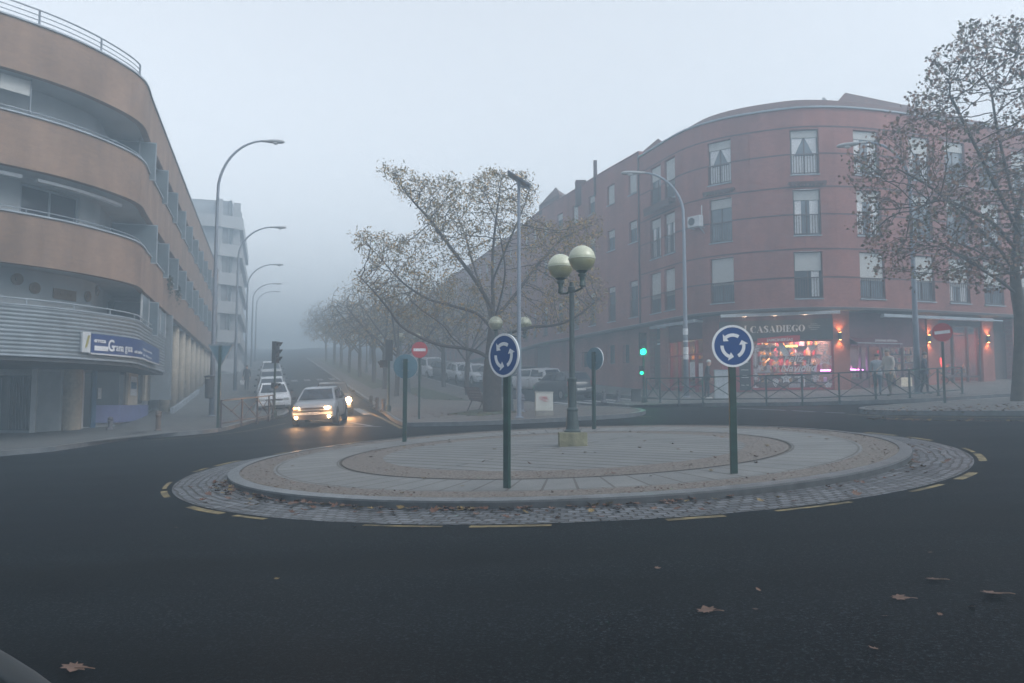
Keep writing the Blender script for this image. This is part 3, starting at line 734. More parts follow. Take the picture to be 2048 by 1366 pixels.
# far pale block
FB = S(-3.0, 88); FBz = gz(*FB)
far = thing('apartment_building', 'tall pale block fading into the fog behind the ochre block', 'building', (FB[0], FB[1], FBz))
FO = far.location[:]; m_pale = mat('pale_render', (.33, .34, .35), .8, var=.1, scale=.6); m_greyf = mat('grey_facade', (.25, .27, .29), .6, var=.25, scale=1)
FC = Curve([S(-15, 88), S(-3.1, 88), S(-3.1, 112)], smooth=False)
for k in range(6):
    z = 4.9+k*2.95
    mb = MB(); sweep(mb, FC, 0, FC.len, z, z+1.25, -.4, 0, step=3); mb.build('balcony_band', m_pale, far, off=FO)
    mb = MB(); sweep(mb, FC, .3, FC.len-.3, z+1.25, z+2.95, -1.4, -1.1, step=2)
    mb.build('recessed_windows', m_greyf, far, off=FO)
    for j in range(8):
        mb = MB(); a = 1+j*4.2; sweep(mb, FC, a, a+.5, z+1.25, z+2.95, -1.0, -.3, step=1); mb.build('balcony_pier', m_pale, far, off=FO)
mb = MB(); sweep(mb, FC, .2, FC.len-.2, 2, 4.9, -1.2, -.5, step=2); mb.build('ground_floor_wall', m_greyf, far, off=FO)
mb = MB(); mb.faces([(*S(s, t), z) for z in (0, 21.9) for s, t in ((-16, 89), (-4.6, 89), (-4.6, 112), (-16, 112))], [(4, 5, 6, 7), (0, 1, 5, 4), (1, 2, 6, 5), (2, 3, 7, 6), (3, 0, 4, 7)]); mb.build('core_wall', m_greyf, far, off=FO)
# farther ochre blocks up the street on the left
for (s0, t0, t1, h, lab) in ((-4.8, 114, 133, 17, 'hazy brick block farthest up the left side of the street'),):
    C2 = Curve([S(s0-8, t0), S(s0, t0), S(s0, t1)], smooth=False); b0 = (*S(s0, t0), gz(*S(s0, t0))); th = thing('apartment_building', lab, 'building', b0)
    for k in range(4):
        mb = MB(); sweep(mb, C2, 0, C2.len, 9+k*3., 10.6+k*3., -.3, 0, step=3); mb.build('brick_band', m_ochre, th, off=b0)
        mb = MB(); sweep(mb, C2, .2, C2.len-.2, 7.6+k*3., 9+k*3., -1.6, -1.2, step=3); mb.build('back_wall', m_greyf, th, off=b0)
    mb = MB(); sweep(mb, C2, .2, C2.len, 4, 7.6, -1.6, -1.2, step=3); mb.build('ground_floor_wall', m_greyf, th, off=b0)
# palm on the far roof
px_, py_, _ = atd(430, 408, 89); pz = 21.9
palm = thing('palm_tree', 'faint palm fronds rising from the foggy rooftop', 'palm', (px_, py_, pz))
mb = MB(); mb.tube([(0, 0, 0), (.05, 0, .5)], [.2, .15], 8); mb.build('trunk', m_bark, palm)
mb = MB(); rnd = random.Random(2)
for k in range(26):
    a = rnd.uniform(0, 2*PI); L_ = rnd.uniform(1.6, 2.3); el = rnd.uniform(.1, 1.2)
    P = [Vector((math.cos(a)*L_*q*math.cos(el*(1-q*.6)), math.sin(a)*L_*q*math.cos(el*(1-q*.6)), .5+L_*q*math.sin(el)-1.1*q*q)) for q in (0, .25, .5, .75, 1)]
    for i in range(4):
        s_ = Vector((-math.sin(a), math.cos(a), 0))*(.14, .2, .2, .12, .02)[i]; s2 = Vector((-math.sin(a), math.cos(a), 0))*(.14, .2, .2, .12, .02)[i+1]
        mb.face([P[i]-s_, P[i]+s_, P[i+1]+s2, P[i+1]-s2])
mb.build('crown', m_plant, palm)
# ================================================================== RIGHT: red brick corner building
# main curve: from far up the side street, round the corner, along the right wing
RP = [S(19.9, 112), S(19.9, 96), S(19.9, 80), S(19.9, 68), (2.2, 61.7), (3.81, 57.2), (5.6, 51.9), (7.4, 47.1), (8.55, 43.7), (9.2, 42.2), (10.1, 41.1), (11.52, 40.04), (13.5, 39.15), (14.8, 38.95), (16.3, 39.05), (18.57, 39.6), (22.5, 41.0), (27.14, 42.75), (34, 45.4), (48, 50.7)]
RCv = Curve(RP)
RB = (14, 44, gz(14, 44))
red = thing('apartment_building', 'red brick apartment building with a rounded corner above lit shops', 'building', RB)
def rp(mb, name, m, parent=red, **k): return mb.build(name, m, parent, off=RB, **k)
A = lambda px, z=10, out=0: RCv.afor(px, z, out)
Z0, ZE = 6.2, 15.9
rowz = [(12.64, 14.86), (9.67, 11.9), (6.62, 8.88)]
wins = []   # a0, a1, z0, z1, blind, curtain, rail, row
def addw(r, x0, x1, blind, curt=0, rail=1, z0=None, z1=None):
    z0 = rowz[r][0] if z0 is None else z0; z1 = rowz[r][1] if z1 is None else z1
    a0, a1 = A(x0, (z0+z1)/2), A(x1, (z0+z1)/2); wins.append((a0, a1, z0, z1, blind, curt, rail))
addw(0, 1415, 1462, .17, 1); addw(0, 1580, 1638, .15, 1); addw(0, 1707, 1758, .17, 2)
addw(1, 1419, 1464, .2, 0); addw(1, 1586, 1642, .2, 2); addw(1, 1714, 1763, .22, 2)
addw(2, 1421, 1468, .58); addw(2, 1588, 1646, .38, 3); addw(2, 1720, 1770, .58)
base = [A(1826, 7.7), A(1898, 7.7), A(1968, 7.7)]
sp_ = base[1]-base[0]
for i in range(7):
    a = base[0]+i*(base[2]-base[0])/2
    for r in range(3): wins.append((a, a+1.38, rowz[r][0], rowz[r][1], (.2, .25, .6)[r] if i % 3 else (.35, .2, .55)[r], (2, 0, 0)[(i+r) % 3], 1))
for r in range(3):
    bl = ((.33, .62), (.2, .22), (.62, .62))[r]
    for (x0, x1), b_ in zip(((1301, 1322), (1329, 1350)), bl): addw(r, x0, x1, b_, 2 if r == 1 else 0)
# regular narrow windows of the side wing
aw0 = A(1265, 14.4)
k = 0
blr = random.Random(4)
while True:
    a = aw0-k*2.75
    if a < 3: break
    wins.append((a-.5, a+.5, 13.95, 15.2, blr.choice([.3, .85, .45, 1, .6]), 0, 0))
    wins.append((a-.5, a+.5, 11.05, 12.35, blr.choice([.2, .3, .15]), 0, 0))
    wins.append((a-.5, a+.5, 6.65, 8.8, blr.choice([.12, .2, .1]), 0, 1))
    k += 1
mb = MB(); wall(mb, RCv, 0, RCv.len, Z0, ZE, [w[:4] for w in wins]); rp(mb, 'brick_wall', m_red)
aS = A(1278, 15.8)
mb = MB(); sweep(mb, RCv, aS, RCv.len, ZE, ZE+.07, -.3, .10); rp(mb, 'gutter', m_coping)
mb = MB(); sweep(mb, RCv, 0, aS, ZE, ZE+.35, -.25, 0); sweep(mb, RCv, 0, aS, ZE+.35, ZE+.40, -.3, .06); rp(mb, 'parapet', [m_red])
# sloping tile roof above the gutter
mb = MB(); n = 60
for i in range(n):
    a0, a1 = aS+(RCv.len-aS)*i/n, aS+(RCv.len-aS)*(i+1)/n
    mb.face([RCv.pt(a0, ZE+.08, 0), RCv.pt(a1, ZE+.08, 0), RCv.pt(a1, ZE+.92, -1.4), RCv.pt(a0, ZE+.92, -1.4)])
    mb.face([RCv.pt(a0, ZE+.92, -1.4), RCv.pt(a1, ZE+.92, -1.4), RCv.pt(a1, ZE+.9, -9), RCv.pt(a0, ZE+.9, -9)])
rp(mb, 'tile_roof', m_tile)
mb = MB(); sweep(mb, RCv, 0, aS, ZE+.1, ZE+.2, -9, -.2, step=1.5); rp(mb, 'flat_roof', m_tile)
mb = MB(); 
for z in (14.72, 13.42, 11.82, 10.52, 8.9, 7.55): sweep(mb, RCv, aS+.1, RCv.len, z, z+.05, -.02, .012) if False else None
def lines(mb, z):
    ws = sorted([(w[0], w[1]) for w in wins if w[2] < z < w[3]]); a = aS+.1
    for w0, w1 in ws+[(RCv.len, RCv.len)]:
        if w0 < aS: continue
        if w0-a > .1: sweep(mb, RCv, a, w0, z, z+.07, -.02, .014)
        a = w1
for z in (14.94, 13.62, 12.0, 10.66, 8.97, 7.6): lines(mb, z)
rp(mb, 'string_course', m_groove)
mb = MB(); mb.tube([RCv.pt(aS, Z0, .06), RCv.pt(aS, ZE+.3, .06)], .05, 6); rp(mb, 'downpipe', m_groove)
# windows
def rwin(w):
    a0, a1, z0, z1, blind, curt, rail = w
    f = cfr(RCv, a0, a1, -.2); W = f.len; near = a0 > aw0-12
    mb = MB()
    for u0, u1, a, b in ((0, W, z0, z0+.05), (0, W, z1-.05, z1), (0, .05, z0+.05, z1-.05), (W-.05, W, z0+.05, z1-.05), (W/2-.03, W/2+.03, z0+.05, z1-.05)): f.box(mb, u0, u1, a, b, 0, .05)
    fo = rp(mb, 'window', m_frame)
    mb = MB(); f.box(mb, .05, W-.05, z0+.05, z1-.05, .005, .02); mb.build('pane', m_wglass if curt != 3 else m_dglass, fo, off=RB)
    H_ = z1-z0
    if blind:
        mb = MB(); f.box(mb, .04, W-.04, z1-.05-H_*blind, z1-.04, .055, .085); mb.build('roller_blind', m_blind, fo, off=RB)
    if curt and near:
        mb = MB(); zt = z1-.06-H_*blind
        if curt == 1:
            f.prism(mb, [(.08, zt), (W*.46, zt), (W*.16, z0+1.0), (.08, z0+.9)], .022, .035); f.prism(mb, [(W-.08, zt), (W*.54, zt), (W*.84, z0+1.0), (W-.08, z0+.9)], .022, .035)
            f.box(mb, .08, W-.08, z0+.06, z0+.95, .022, .032)
        elif curt == 2: f.box(mb, .08, W*.3, z0+.1, zt, .022, .035); f.box(mb, W*.62, W-.08, z0+.1, zt, .022, .035)
        else: f.box(mb, W*.62, W*.9, z0+.1, zt, .022, .035)
        mb.build('curtain', m_curt, fo, off=RB)
    mb = MB(); f.box(mb, -.04, W+.04, z0-.05, z0, .0, .27); mb.build('sill', m_coping if near else m_groove, fo, off=RB)
    if rail:
        mb = MB(); zr = z0+.98
        f.box(mb, 0, W, zr, zr+.05, .12, .17); f.box(mb, 0, W, z0+.06, z0+.1, .12, .16); n = max(4, int(W/.12))
        for k in range(n+1): f.box(mb, W*k/n-.012, W*k/n+.012, z0+.1, zr, .13, .15)
        mb.build('window_railing', m_frame, fo, off=RB)
wins.sort(key=lambda w: -w[0])
for w in wins:
    if w[0] < RCv.len-6: rwin(w)
# pleated awnings rolled up above some windows
m_awn = mat('brown_awning', (.07, .03, .028), .85, var=.3, scale=8)
def awning(px0, px1, z, name='window_awning', h=.16, out=.22):
    a0, a1 = A(px0, z), A(px1, z); f = cfr(RCv, a0, a1, 0); mb = MB(); f.box(mb, 0, f.len, z, z+h*.7, .0, out); n = int(f.len/.16)
    for k in range(n): f.prism(mb, [(f.len*k/n, z), (f.len*(k+1)/n, z), (f.len*(k+.75)/n, z-h*.8), (f.len*(k+.25)/n, z-h*.8)], out-.03, out-.005)
    return rp(mb, name, m_awn)
awning(1409, 1470, 12.2); awning(1577, 1652, 12.15); awning(1299, 1351, 12.35, h=.3, out=.4)
# hip roof block behind, penthouses, chimneys
def hip(pts, zb, zt, ridge, name):
    mb = MB(); b = [Vector((x, y, zb)) for x, y in pts]; r = [Vector((x, y, zt)) for x, y in ridge]; g = [Vector((x, y, ZE)) for x, y in pts]
    mb.faces(b+r+g, [(0, 1, 5, 4), (1, 2, 5), (2, 3, 4, 5), (3, 0, 4), (8-2, 7, 1, 0), (7, 8, 2, 1), (8, 9, 3, 2), (9, 6, 0, 3)]); return rp(mb, name, m_tile)
X = lambda px, Y: (atd(px, 400, Y)[0], Y)
hip([X(1650, 45), X(1975, 47), X(1990, 58), X(1690, 56)], 17.5, 19.95, [X(1697, 47.5), X(1925, 51.5)], 'hip_roof')
hip([X(1270, 49.5), X(1330, 47.8), X(1400, 53), X(1345, 55)], 16.6, 18.0, [X(1318, 50), X(1345, 52)], 'hip_roof')
hip([X(1078, 62), X(1118, 58.5), X(1175, 63), X(1120, 66)], 16.7, 18.0, [X(1112, 61.5), X(1118, 62.5)], 'hip_roof')
for px, py, Y, w, h in ((1190.5, 356, 52.5, .22, 1.15), (1161, 377, 55, .7, .5)):
    mb = MB(); x, y, z = atd(px, py, Y); mb.box((x, y, z+h/2-.6), (w, w, h+1.2)); rp(mb, 'chimney', m_groove)
x, y, z = atd(1648, 201, 40.45)
mb = MB(); mb.lathe([(.02, -.06), (.25, 0), (.40, .12), (.38, .12), (.23, .02), (.02, -.03)], (0, 0, 0), 16)
dish = mb.build('satellite_dish', m_greypaint, None, smooth=True); dish.scale = (.45, .45, .45); dish.location = (x, y, z-.02); dish.rotation_euler = (math.radians(70), 0, .5)
tag(dish, 'small grey satellite dish on the roof edge of the red corner', 'satellite dish')
# overhang soffit and recessed ground-floor wall
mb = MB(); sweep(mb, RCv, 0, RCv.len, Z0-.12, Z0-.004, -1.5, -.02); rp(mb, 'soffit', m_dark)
OUT = -.7
def gpx(px, z=3.5, out=OUT): return A(px, z, out)
def zy(a, py, out=OUT): p = RCv.pt(a, 0, out); return EYE+(HOR-py)*p.y/F
gfz = lambda a: gz(*RCv.pt(a, 0, OUT)[:2])-.3
# brick piers / wall and what fills the gaps: (px0, px1)
solid = [(900, 1070), (1100, 1163), (1176, 1215), (1230, 1246), (1259, 1300), (1321, 1336), (1406, 1440), (1668, 1701), (1857, 1880), (1967, 1990), (2028, 2052)]
mb = MB(); gates = []
for i, (x0, x1) in enumerate(solid):
    a0 = 0 if i == 0 else gpx(x0); a1 = gpx(x1)
    if x0 in (1856, 1857): pass
    mb = MB(); sweep(mb, RCv, a0, a1, 0, Z0-.12, OUT-.5, OUT, zf=gfz, step=.6); rp(mb, 'brick_pier', m_red)
a_last = gpx(2052)
mb = MB(); sweep(mb, RCv, a_last+3, RCv.len, 0, Z0-.12, OUT-.5, OUT, zf=gfz); rp(mb, 'brick_pier', m_red)
# wall above and below small openings
for x0, x1, y0, y1 in ((1070, 1100, 690, 760), (1163, 1176, 705, 735), (1215, 1230, 691, 729), (1246, 1259, 690, 727)):
    a0, a1 = gpx(x0), gpx(x1); zt, zb = zy(a0, y0), zy(a0, y1); mb = MB()
    sweep(mb, RCv, a0, a1, zt, Z0-.12, OUT-.5, OUT, step=1)
    if x0 != 1070: sweep(mb, RCv, a0, a1, 0, zb, OUT-.5, OUT, zf=gfz, step=1)
    gates.append((a0, a1, zb, zt, x0)); rp(mb, 'brick_panel', m_red)
for a0, a1, zb, zt, x0 in gates:
    mb = MB(); f = cfr(RCv, a0, a1, OUT-.3); f.box(mb, 0, f.len, zb if x0 != 1070 else 0, zt, 0, .08); rp(mb, 'garage_door' if x0 == 1070 else 'window', m_frame if x0 == 1070 else m_dglass)
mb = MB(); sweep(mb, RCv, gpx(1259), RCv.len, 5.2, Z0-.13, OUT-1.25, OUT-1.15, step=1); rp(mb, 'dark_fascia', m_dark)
# back wall of the shops (rooms are 2.4 m deep)
m_room = mat('shop_interior', (.22, .15, .12), .8, var=.4, scale=1.5)
mb = MB(); sweep(mb, RCv, gpx(1290), RCv.len-1, 0, Z0-.2, OUT-3.0, OUT-2.9, zf=gfz, step=1); sweep(mb, RCv, gpx(1290), RCv.len-1, 5.25, 5.35, OUT-3.0, OUT-.63, step=1)
for px in (1330, 1425, 1685, 1868, 1978, 2040):
    a = gpx(px); f = Fr(RCv.pt(a, 0, OUT-3.0), RCv.pt(a, 0, OUT-.5)); f.box(mb, 0, f.len, 1.6, 5.3, -.08, .08)
rp(mb, 'shop_room_wall', m_room)
mb = MB(); n = 30; a0, a1 = gpx(1290), RCv.len-1
for i in range(n):
    p = a0+(a1-a0)*i/n; q = a0+(a1-a0)*(i+1)/n; g = lambda a, o: (lambda v: Vector((v.x, v.y, gz(v.x, v.y)+KH+.03)))(RCv.pt(a, 0, o))
    mb.face([g(p, OUT-.0), g(q, OUT-.0), g(q, OUT-2.95), g(p, OUT-2.95)])
rp(mb, 'shop_floor', m_concrete)
def glass_mat():
    m = bpy.data.materials.new('clear_glass'); m.use_nodes = True; nt = m.node_tree; nt.nodes.clear()
    o = nt.nodes.new('ShaderNodeOutputMaterial'); mx = nt.nodes.new('ShaderNodeMixShader'); t = nt.nodes.new('ShaderNodeBsdfTransparent'); g = nt.nodes.new('ShaderNodeBsdfGlossy'); g.inputs['Roughness'].default_value = .03
    t.inputs['Color'].default_value = (.85, .86, .87, 1); fr = nt.nodes.new('ShaderNodeValue'); fr.outputs[0].default_value = .07
    nt.links.new(fr.outputs[0], mx.inputs[0]); nt.links.new(t.outputs[0], mx.inputs[1]); nt.links.new(g.outputs[0], mx.inputs[2]); nt.links.new(mx.outputs[0], o.inputs['Surface']); return m
m_clear = glass_mat()
def emis(name, col, s): return mat(name, col, .5, emit=col, estr=s, var=0)
m_pink = emis('violet_strip_lamp', (.95, .25, 1.0), 9); m_warm = emis('warm_lamp', (1.0, .42, .12), 14); m_yel = emis('yellow_strip_lamp', (1.0, .75, .15), 2.5); m_redl = emis('red_panel_light', (1.0, .06, .05), 1.1); m_oran = emis('orange_lamp', (1, .35, .12), 3)
m_redp = mat('red_paint', (.30, .02, .03), .5, var=.15); m_burg = mat('burgundy_fascia', (.10, .025, .035), .6, var=.2)
m_fascia = mat('charcoal_fascia', (.045, .05, .052), .6, var=.15)
# --- shop with the lettered fascia
F1 = cfr(RCv, gpx(1440), gpx(1668), OUT)
u_of = lambda fr, px, w=0: min(((abs(topx(*fr.pt(i*.02, 3.5, w))[0]-px), i*.02) for i in range(int(fr.len/.02)+40)), key=lambda q: q[0])[1]
zy1 = lambda fr, u, py: EYE+(HOR-py)*fr.pt(u, 0, 0).y/F
uL, uR = 0, F1.len
zf0, zf1 = zy1(F1, uR/2, 681), zy1(F1, uR/2, 640)
mb = MB(); F1.box(mb, .0, uR, zf0, zf1, -.45, .02); rp(mb, 'fascia_board', m_fascia)
mb = MB(); F1.box(mb, .0, uR, zf1, 6.05, -.45, -.05); rp(mb, 'burgundy_fascia', m_burg)
ub = u_of(F1, 1502); gb = gz(*F1.pt(ub, 0)[:2])+KH
zw0, zw1 = gb+.22, zf0-.02
mb = MB()
for u0, u1, a, b in ((ub, uR-.02, zw0-.1, zw0), (ub, uR-.02, zw1-.06, zw1), (ub, ub+.08, zw0, zw1-.06), (uR-.1, uR-.02, zw0, zw1-.06)): F1.box(mb, u0, u1, a, b, -.2, -.06)
wf = rp(mb, 'shop_window', m_redp)
mb = MB(); F1.box(mb, ub+.08, uR-.1, zw0, zw1-.06, -.15, -.14); mb.build('pane', m_clear, wf, off=RB)
mb = MB(); F1.box(mb, ub, uR, gb-.5, zw0-.1, -.4, -.05); rp(mb, 'brick_plinth', m_groove)
# blackboard menu
us = u_of(F1, 1478)
mb = MB(); F1.box(mb, .0, ub-.01, gb-.5, zf0, -.4, -.2); rp(mb, 'side_panel', m_redp)
mb = MB(); F1.box(mb, us, ub-.04, gb+.1, zf0-.05, -.2, -.12); bbd = rp(mb, 'menu_board', m_black)
mb = MB()
for k in range(7):
    z = gb+.35+k*.38; F1.box(mb, us+.08, ub-.14, z, z+.03, -.12, -.113)
    if k % 2: F1.box(mb, us+.14, ub-.2, z+.1, z+.13, -.12, -.113)
mb.build('chalk_lines', m_letter, bbd, off=RB)
# fascia lettering : fat-face capitals drawn as outlines
def fat(ch):
    """polygons in a 1 x 1 box, heavy serif capitals"""
    def arc(cx, cy, rx, ry, a0, a1, n=10): return [(cx+rx*math.cos(a0+(a1-a0)*k/n), cy+ry*math.sin(a0+(a1-a0)*k/n)) for k in range(n+1)]
    R_ = lambda x0, x1, y0, y1: [(x0, y0), (x1, y0), (x1, y1), (x0, y1)]
    D = math.radians
    if ch == 'I': return .42, [R_(.09, .33, .04, .96), R_(0, .42, 0, .05), R_(0, .42, .95, 1)]
    if ch == 'C' or ch == 'G':
        o = arc(.5, .5, .5, .5, D(45), D(315), 18); i_ = arc(.56, .5, .26, .46, D(315), D(45), 18)
        P = [o+i_, R_(.80, .86, .66, .98)]
        if ch == 'G': P += [R_(.62, .86, .03, .42), R_(.52, .93, .40, .45)]
        return .93, P
    if ch == 'O':
        o1 = arc(.48, .5, .48, .5, D(90), D(270), 12)+arc(.48, .5, .20, .46, D(270), D(90), 12); o2 = arc(.48, .5, .48, .5, D(-90), D(90), 12)+arc(.48, .5, .20, .46, D(90), D(-90), 12)
        return .96, [o1, o2]
    if ch == 'A': return .98, [[(.45, 1), (.52, 1), (.92, .04), (.62, .04), (.38, .80)], [(.45, 1), (.38, .80), (.13, .04), (.08, .04)], R_(.22, .62, .28, .33), R_(0, .26, 0, .05), R_(.54, .98, 0, .05)]
    if ch == 'S': return .74, [arc(.37, .74, .34, .26, D(30), D(215), 10)+[(.5, .42), (.62, .30), (.68, .26)]+[(.64, .5), (.45, .62), (.30, .74), (.36, .92)], arc(.37, .27, .36, .27, D(-150), D(45), 10)+[(.30, .55), (.36, .40), (.46, .25), (.40, .06)], R_(.60, .66, .66, .98), R_(.04, .10, .02, .34)]
    if ch == 'D':
        return .95, [R_(.10, .36, .04, .96), [(.36, 1), (.50, 1)]+arc(.50, .5, .44, .5, D(90), D(-90), 14)+[(.36, 0), (.36, .05), (.46, .05)]+arc(.46, .5, .22, .45, D(-90), D(90), 12)+[(.36, .95)], R_(0, .36, 0, .05), R_(0, .36, .95, 1)]
    if ch == 'E': return .80, [R_(.10, .36, .04, .96), R_(0, .74, 0, .05), R_(0, .72, .95, 1), R_(.36, .52, .47, .53), R_(.50, .55, .34, .66), [(.74, 0), (.78, .30), (.72, .30), (.50, .05)], [(.72, 1), (.74, .74), (.68, .74), (.5, .95)]]
uc0, uc1 = u_of(F1, 1502), u_of(F1, 1613); zc0, zc1 = zy1(F1, uc0, 666), zy1(F1, uc0, 652.5)
W = sum(fat(c)[0]+.05 for c in 'CASADIEGO'); hh = zc1-zc0; kx = (uc1-uc0)/W; u = uc0; mb = MB()
for ch in 'CASADIEGO':
    w, P = fat(ch)
    for j, poly in enumerate(P): F1.prism(mb, [(u+x*kx, zc0+y*hh) for x, y in poly], .02, .035+.002*j)
    u += (w+.05)*kx
u = u_of(F1, 1490)
w, P = fat('I')
for j, poly in enumerate(P): F1.prism(mb, [(u+x*kx, zc0+y*hh*1.1) for x, y in poly], .02, .035+.002*j)
rp(mb, 'shop_lettering', m_letter)
mb = MB(); u = u_of(F1, 1620)
for k, (i0, i1) in enumerate(((.08, .20), (0, .28), (-.05, .33), (.08, .2))): F1.box(mb, u+i0, u+i1+.2, zc0+.06+k*.09, zc0+.09+k*.09, .02, .03)
rp(mb, 'shop_small_print', mat('small_print', (.30, .31, .32), .6))
ur0, ur1 = u_of(F1, 1516), u_of(F1, 1601); zr = zy1(F1, ur0, 682)
mb = MB(); F1.prism(mb, [(ur0, zr-.06), (ur0+.5, zr-.13), (ur0+1.5, zr-.13), (ur1, zr), (ur1, zr+.22), (ur1-.35, zr+.22), (ur0+1.4, zr+.22), (ur0+.4, zr+.14), (ur0, zr+.12)], .025, .06); rib = rp(mb, 'red_ribbon', mat('ribbon_red', (.45, .03, .05), .5, var=.05))
text_obj('ribbon_lettering', 'JAMONERÍAS', .19, m_letter, F1.M(ur0+.45, zr-.04, .063), rib, extrude=.004, bold=.006, off=RB, sx=1.12)
# white painted window drawings
rnd = random.Random(9); mb = MB(); uw0, uw1 = ub+.12, uR-.14; WW = uw1-uw0; HW = zw1-zw0
def stroke(pts, w=.022, ox=0, oz=0, s=1.0):
    for p, q in zip(pts, pts[1:]):
        a_ = Vector((ox+p[0]*s, oz+p[1]*s)); b_ = Vector((ox+q[0]*s, oz+q[1]*s)); d = b_-a_
        if d.length < 1e-5: continue
        d.normalize(); n_ = Vector((-d.y, d.x))*w/2; a_ -= d*w*.3; b_ += d*w*.3
        F1.prism(mb, [tuple(a_-n_), tuple(b_-n_), tuple(b_+n_), tuple(a_+n_)], -.139, -.134)
circ = lambda r, n=14, a0=0, a1=2*PI, sy=1: [(r*math.cos(a0+(a1-a0)*k/n), r*sy*math.sin(a0+(a1-a0)*k/n)) for k in range(n+1)]
def wz(px, py):
    global mb
    if mb.v: mb.build('window_drawing', m_letter, wf, off=RB)
    mb = MB(); u = u_of(F1, px, -.14); return u, zy1(F1, u, py)
def cone(px, py, s):
    u, z = wz(px, py); stroke([(-.5, .3), (-.3, .55), (0, .65), (.3, .55), (.5, .3), (.35, -.2), (0, -.75), (-.35, -.2), (-.5, .3)], .03, u, z, s)
    for k in range(-3, 4):
        stroke([(k*.16-.2, .5-abs(k)*.06), (k*.10+.12, -.45+abs(k)*.14)], .022, u, z, s); stroke([(k*.16+.2, .5-abs(k)*.06), (k*.10-.12, -.45+abs(k)*.14)], .022, u, z, s)
def ball(px, py, s):
    u, z = wz(px, py); stroke(circ(1, 20), .03, u, z, s)
    for k in (-.5, 0, .45): stroke([(-.9, k), (-.4, k+.14), (0, k-.05), (.45, k+.1), (.9, k)], .05, u, z, s)
def star(px, py, s):
    u, z = wz(px, py); stroke([((1 if k % 2 == 0 else .42)*math.sin(k*PI/5), (1 if k % 2 == 0 else .42)*math.cos(k*PI/5)) for k in range(11)], .04, u, z, s)
    for k in range(5): stroke([(0, 0), (.9*math.sin(k*2*PI/5), .9*math.cos(k*2*PI/5))], .03, u, z, s)
def flake(px, py, s):
    u, z = wz(px, py)
    for k in range(6):
        c_, s_ = math.cos(k*PI/3+.3), math.sin(k*PI/3+.3); stroke([(0, 0), (c_, s_)], .028, u, z, s); stroke([(c_*.6-s_*.25, s_*.6+c_*.25), (c_*.45, s_*.45), (c_*.6+s_*.25, s_*.6-c_*.25)], .022, u, z, s)
def sprig(px, py, s):
    u, z = wz(px, py); stroke([(0, -1), (.05, 0), (0, 1)], .025, u, z, s)
    for k in range(5):
        y_ = -.7+k*.4; stroke([(0, y_), (.35, y_+.2), (.1, y_+.35), (0, y_+.2)], .025, u, z, s); stroke([(0, y_), (-.35, y_+.2), (-.1, y_+.35), (0, y_+.2)], .025, u, z, s)
cone(1624, 695, .32); ball(1646, 694, .22); cone(1550, 765, .28); star(1650, 717, .38); flake(1616, 730, .3); flake(1522, 735, .18); sprig(1511, 722, .3); sprig(1552, 723, .42); sprig(1511, 752, .28); star(1510, 776, .14); flake(1513, 698, .22); flake(1583, 700, .12); star(1572, 757, .24); star(1655, 770, .2); flake(1500+130, 755, .2)
u, z = wz(1568, 698); stroke([(-.35, .5), (-.2, .6), (.35, -.35), (.3, -.55), (.0, -.5), (-.3, .1), (-.35, .5)], .06, u, z, .6); stroke([(-.25, .4), (.2, -.4)], .2, u, z, .6)
u, z = wz(1530, 712); stroke([(-.5, 0), (0, .6), (.5, 0), (.5, -.55), (-.5, -.55), (-.5, 0)], .03, u, z, .45)
u, z = wz(1547, 698); stroke([(-.3, -.3), (.3, -.35), (.33, .3), (-.28, .33), (-.3, -.3)], .03, u, z, .5)
u, z = wz(1600, 762); stroke([(-.5, .4), (.35, .4), (.35, -.5)], .05, u, z, .5)
u, z = wz(1595, 709); stroke([(-.5, 0), (-.3, .1), (-.2, 0), (-.05, .18), (.1, 0), (.25, .15), (.4, 0), (.6, .05)], .05, u, z, .5)
u, z = wz(1566, 724); text_obj('window_greeting', 'Feliz', .52, m_letter, F1.M(u, z, -.137), wf, extrude=.003, bold=.004, shear=.35, off=RB)
u, z = wz(1560, 743); text_obj('window_greeting', 'Navidad', .50, m_letter, F1.M(u, z, -.137), wf, extrude=.003, bold=.004, shear=.35, off=RB)
# goods and lamps inside
def goods(fr, u0, u1, zb, levels, w, seed, name, cols, parent=red, sz=.14):
    r_ = random.Random(seed)
    for ci, c_ in enumerate(cols):
        mb = MB()
        for L_ in levels:
            u = u0+r_.uniform(0, .3)
            while u < u1-.1:
                s_ = r_.uniform(.5, 1.4)*sz
                if r_.random() < .5: fr.box(mb, u, u+s_, zb+L_, zb+L_+s_*r_.uniform(.8, 2.2), w-.1+ci*.03, w+.05+ci*.03)
                else:
                    p = fr.pt(u+s_/2, zb+L_, w+ci*.03); mb.lathe([(s_*.4, 0), (s_*.45, s_), (s_*.15, s_*1.5), (s_*.12, s_*2)], p, 8)
                u += s_+r_.uniform(.1, .7)
        rp(mb, name, c_)
    mb = MB()
    for L_ in levels: fr.box(mb, u0, u1, zb+L_-.04, zb+L_, w-.25, w+.15)
    rp(mb, 'shelf', m_frame)
m_g1 = mat('goods_cream', (.55, .48, .36), .6, var=.3, scale=10); m_g2 = mat('goods_red', (.5, .04, .05), .5, var=.4, scale=10); m_g3 = mat('goods_gold', (.55, .28, .05), .4, var=.4, scale=10); m_g4 = mat('goods_white', (.65, .66, .68), .5, var=.1)
goods(F1, uw0, uw1, gb, (.5, 1.0), -.8, 1, 'shop_goods', (m_g1, m_g2, m_g3, m_g4)); goods(F1, uw0, uw1, gb, (.9, 1.4, 1.9, 2.4), -2.2, 2, 'shop_goods', (m_g1, m_g2, m_g3), sz=.22)
mb = MB()
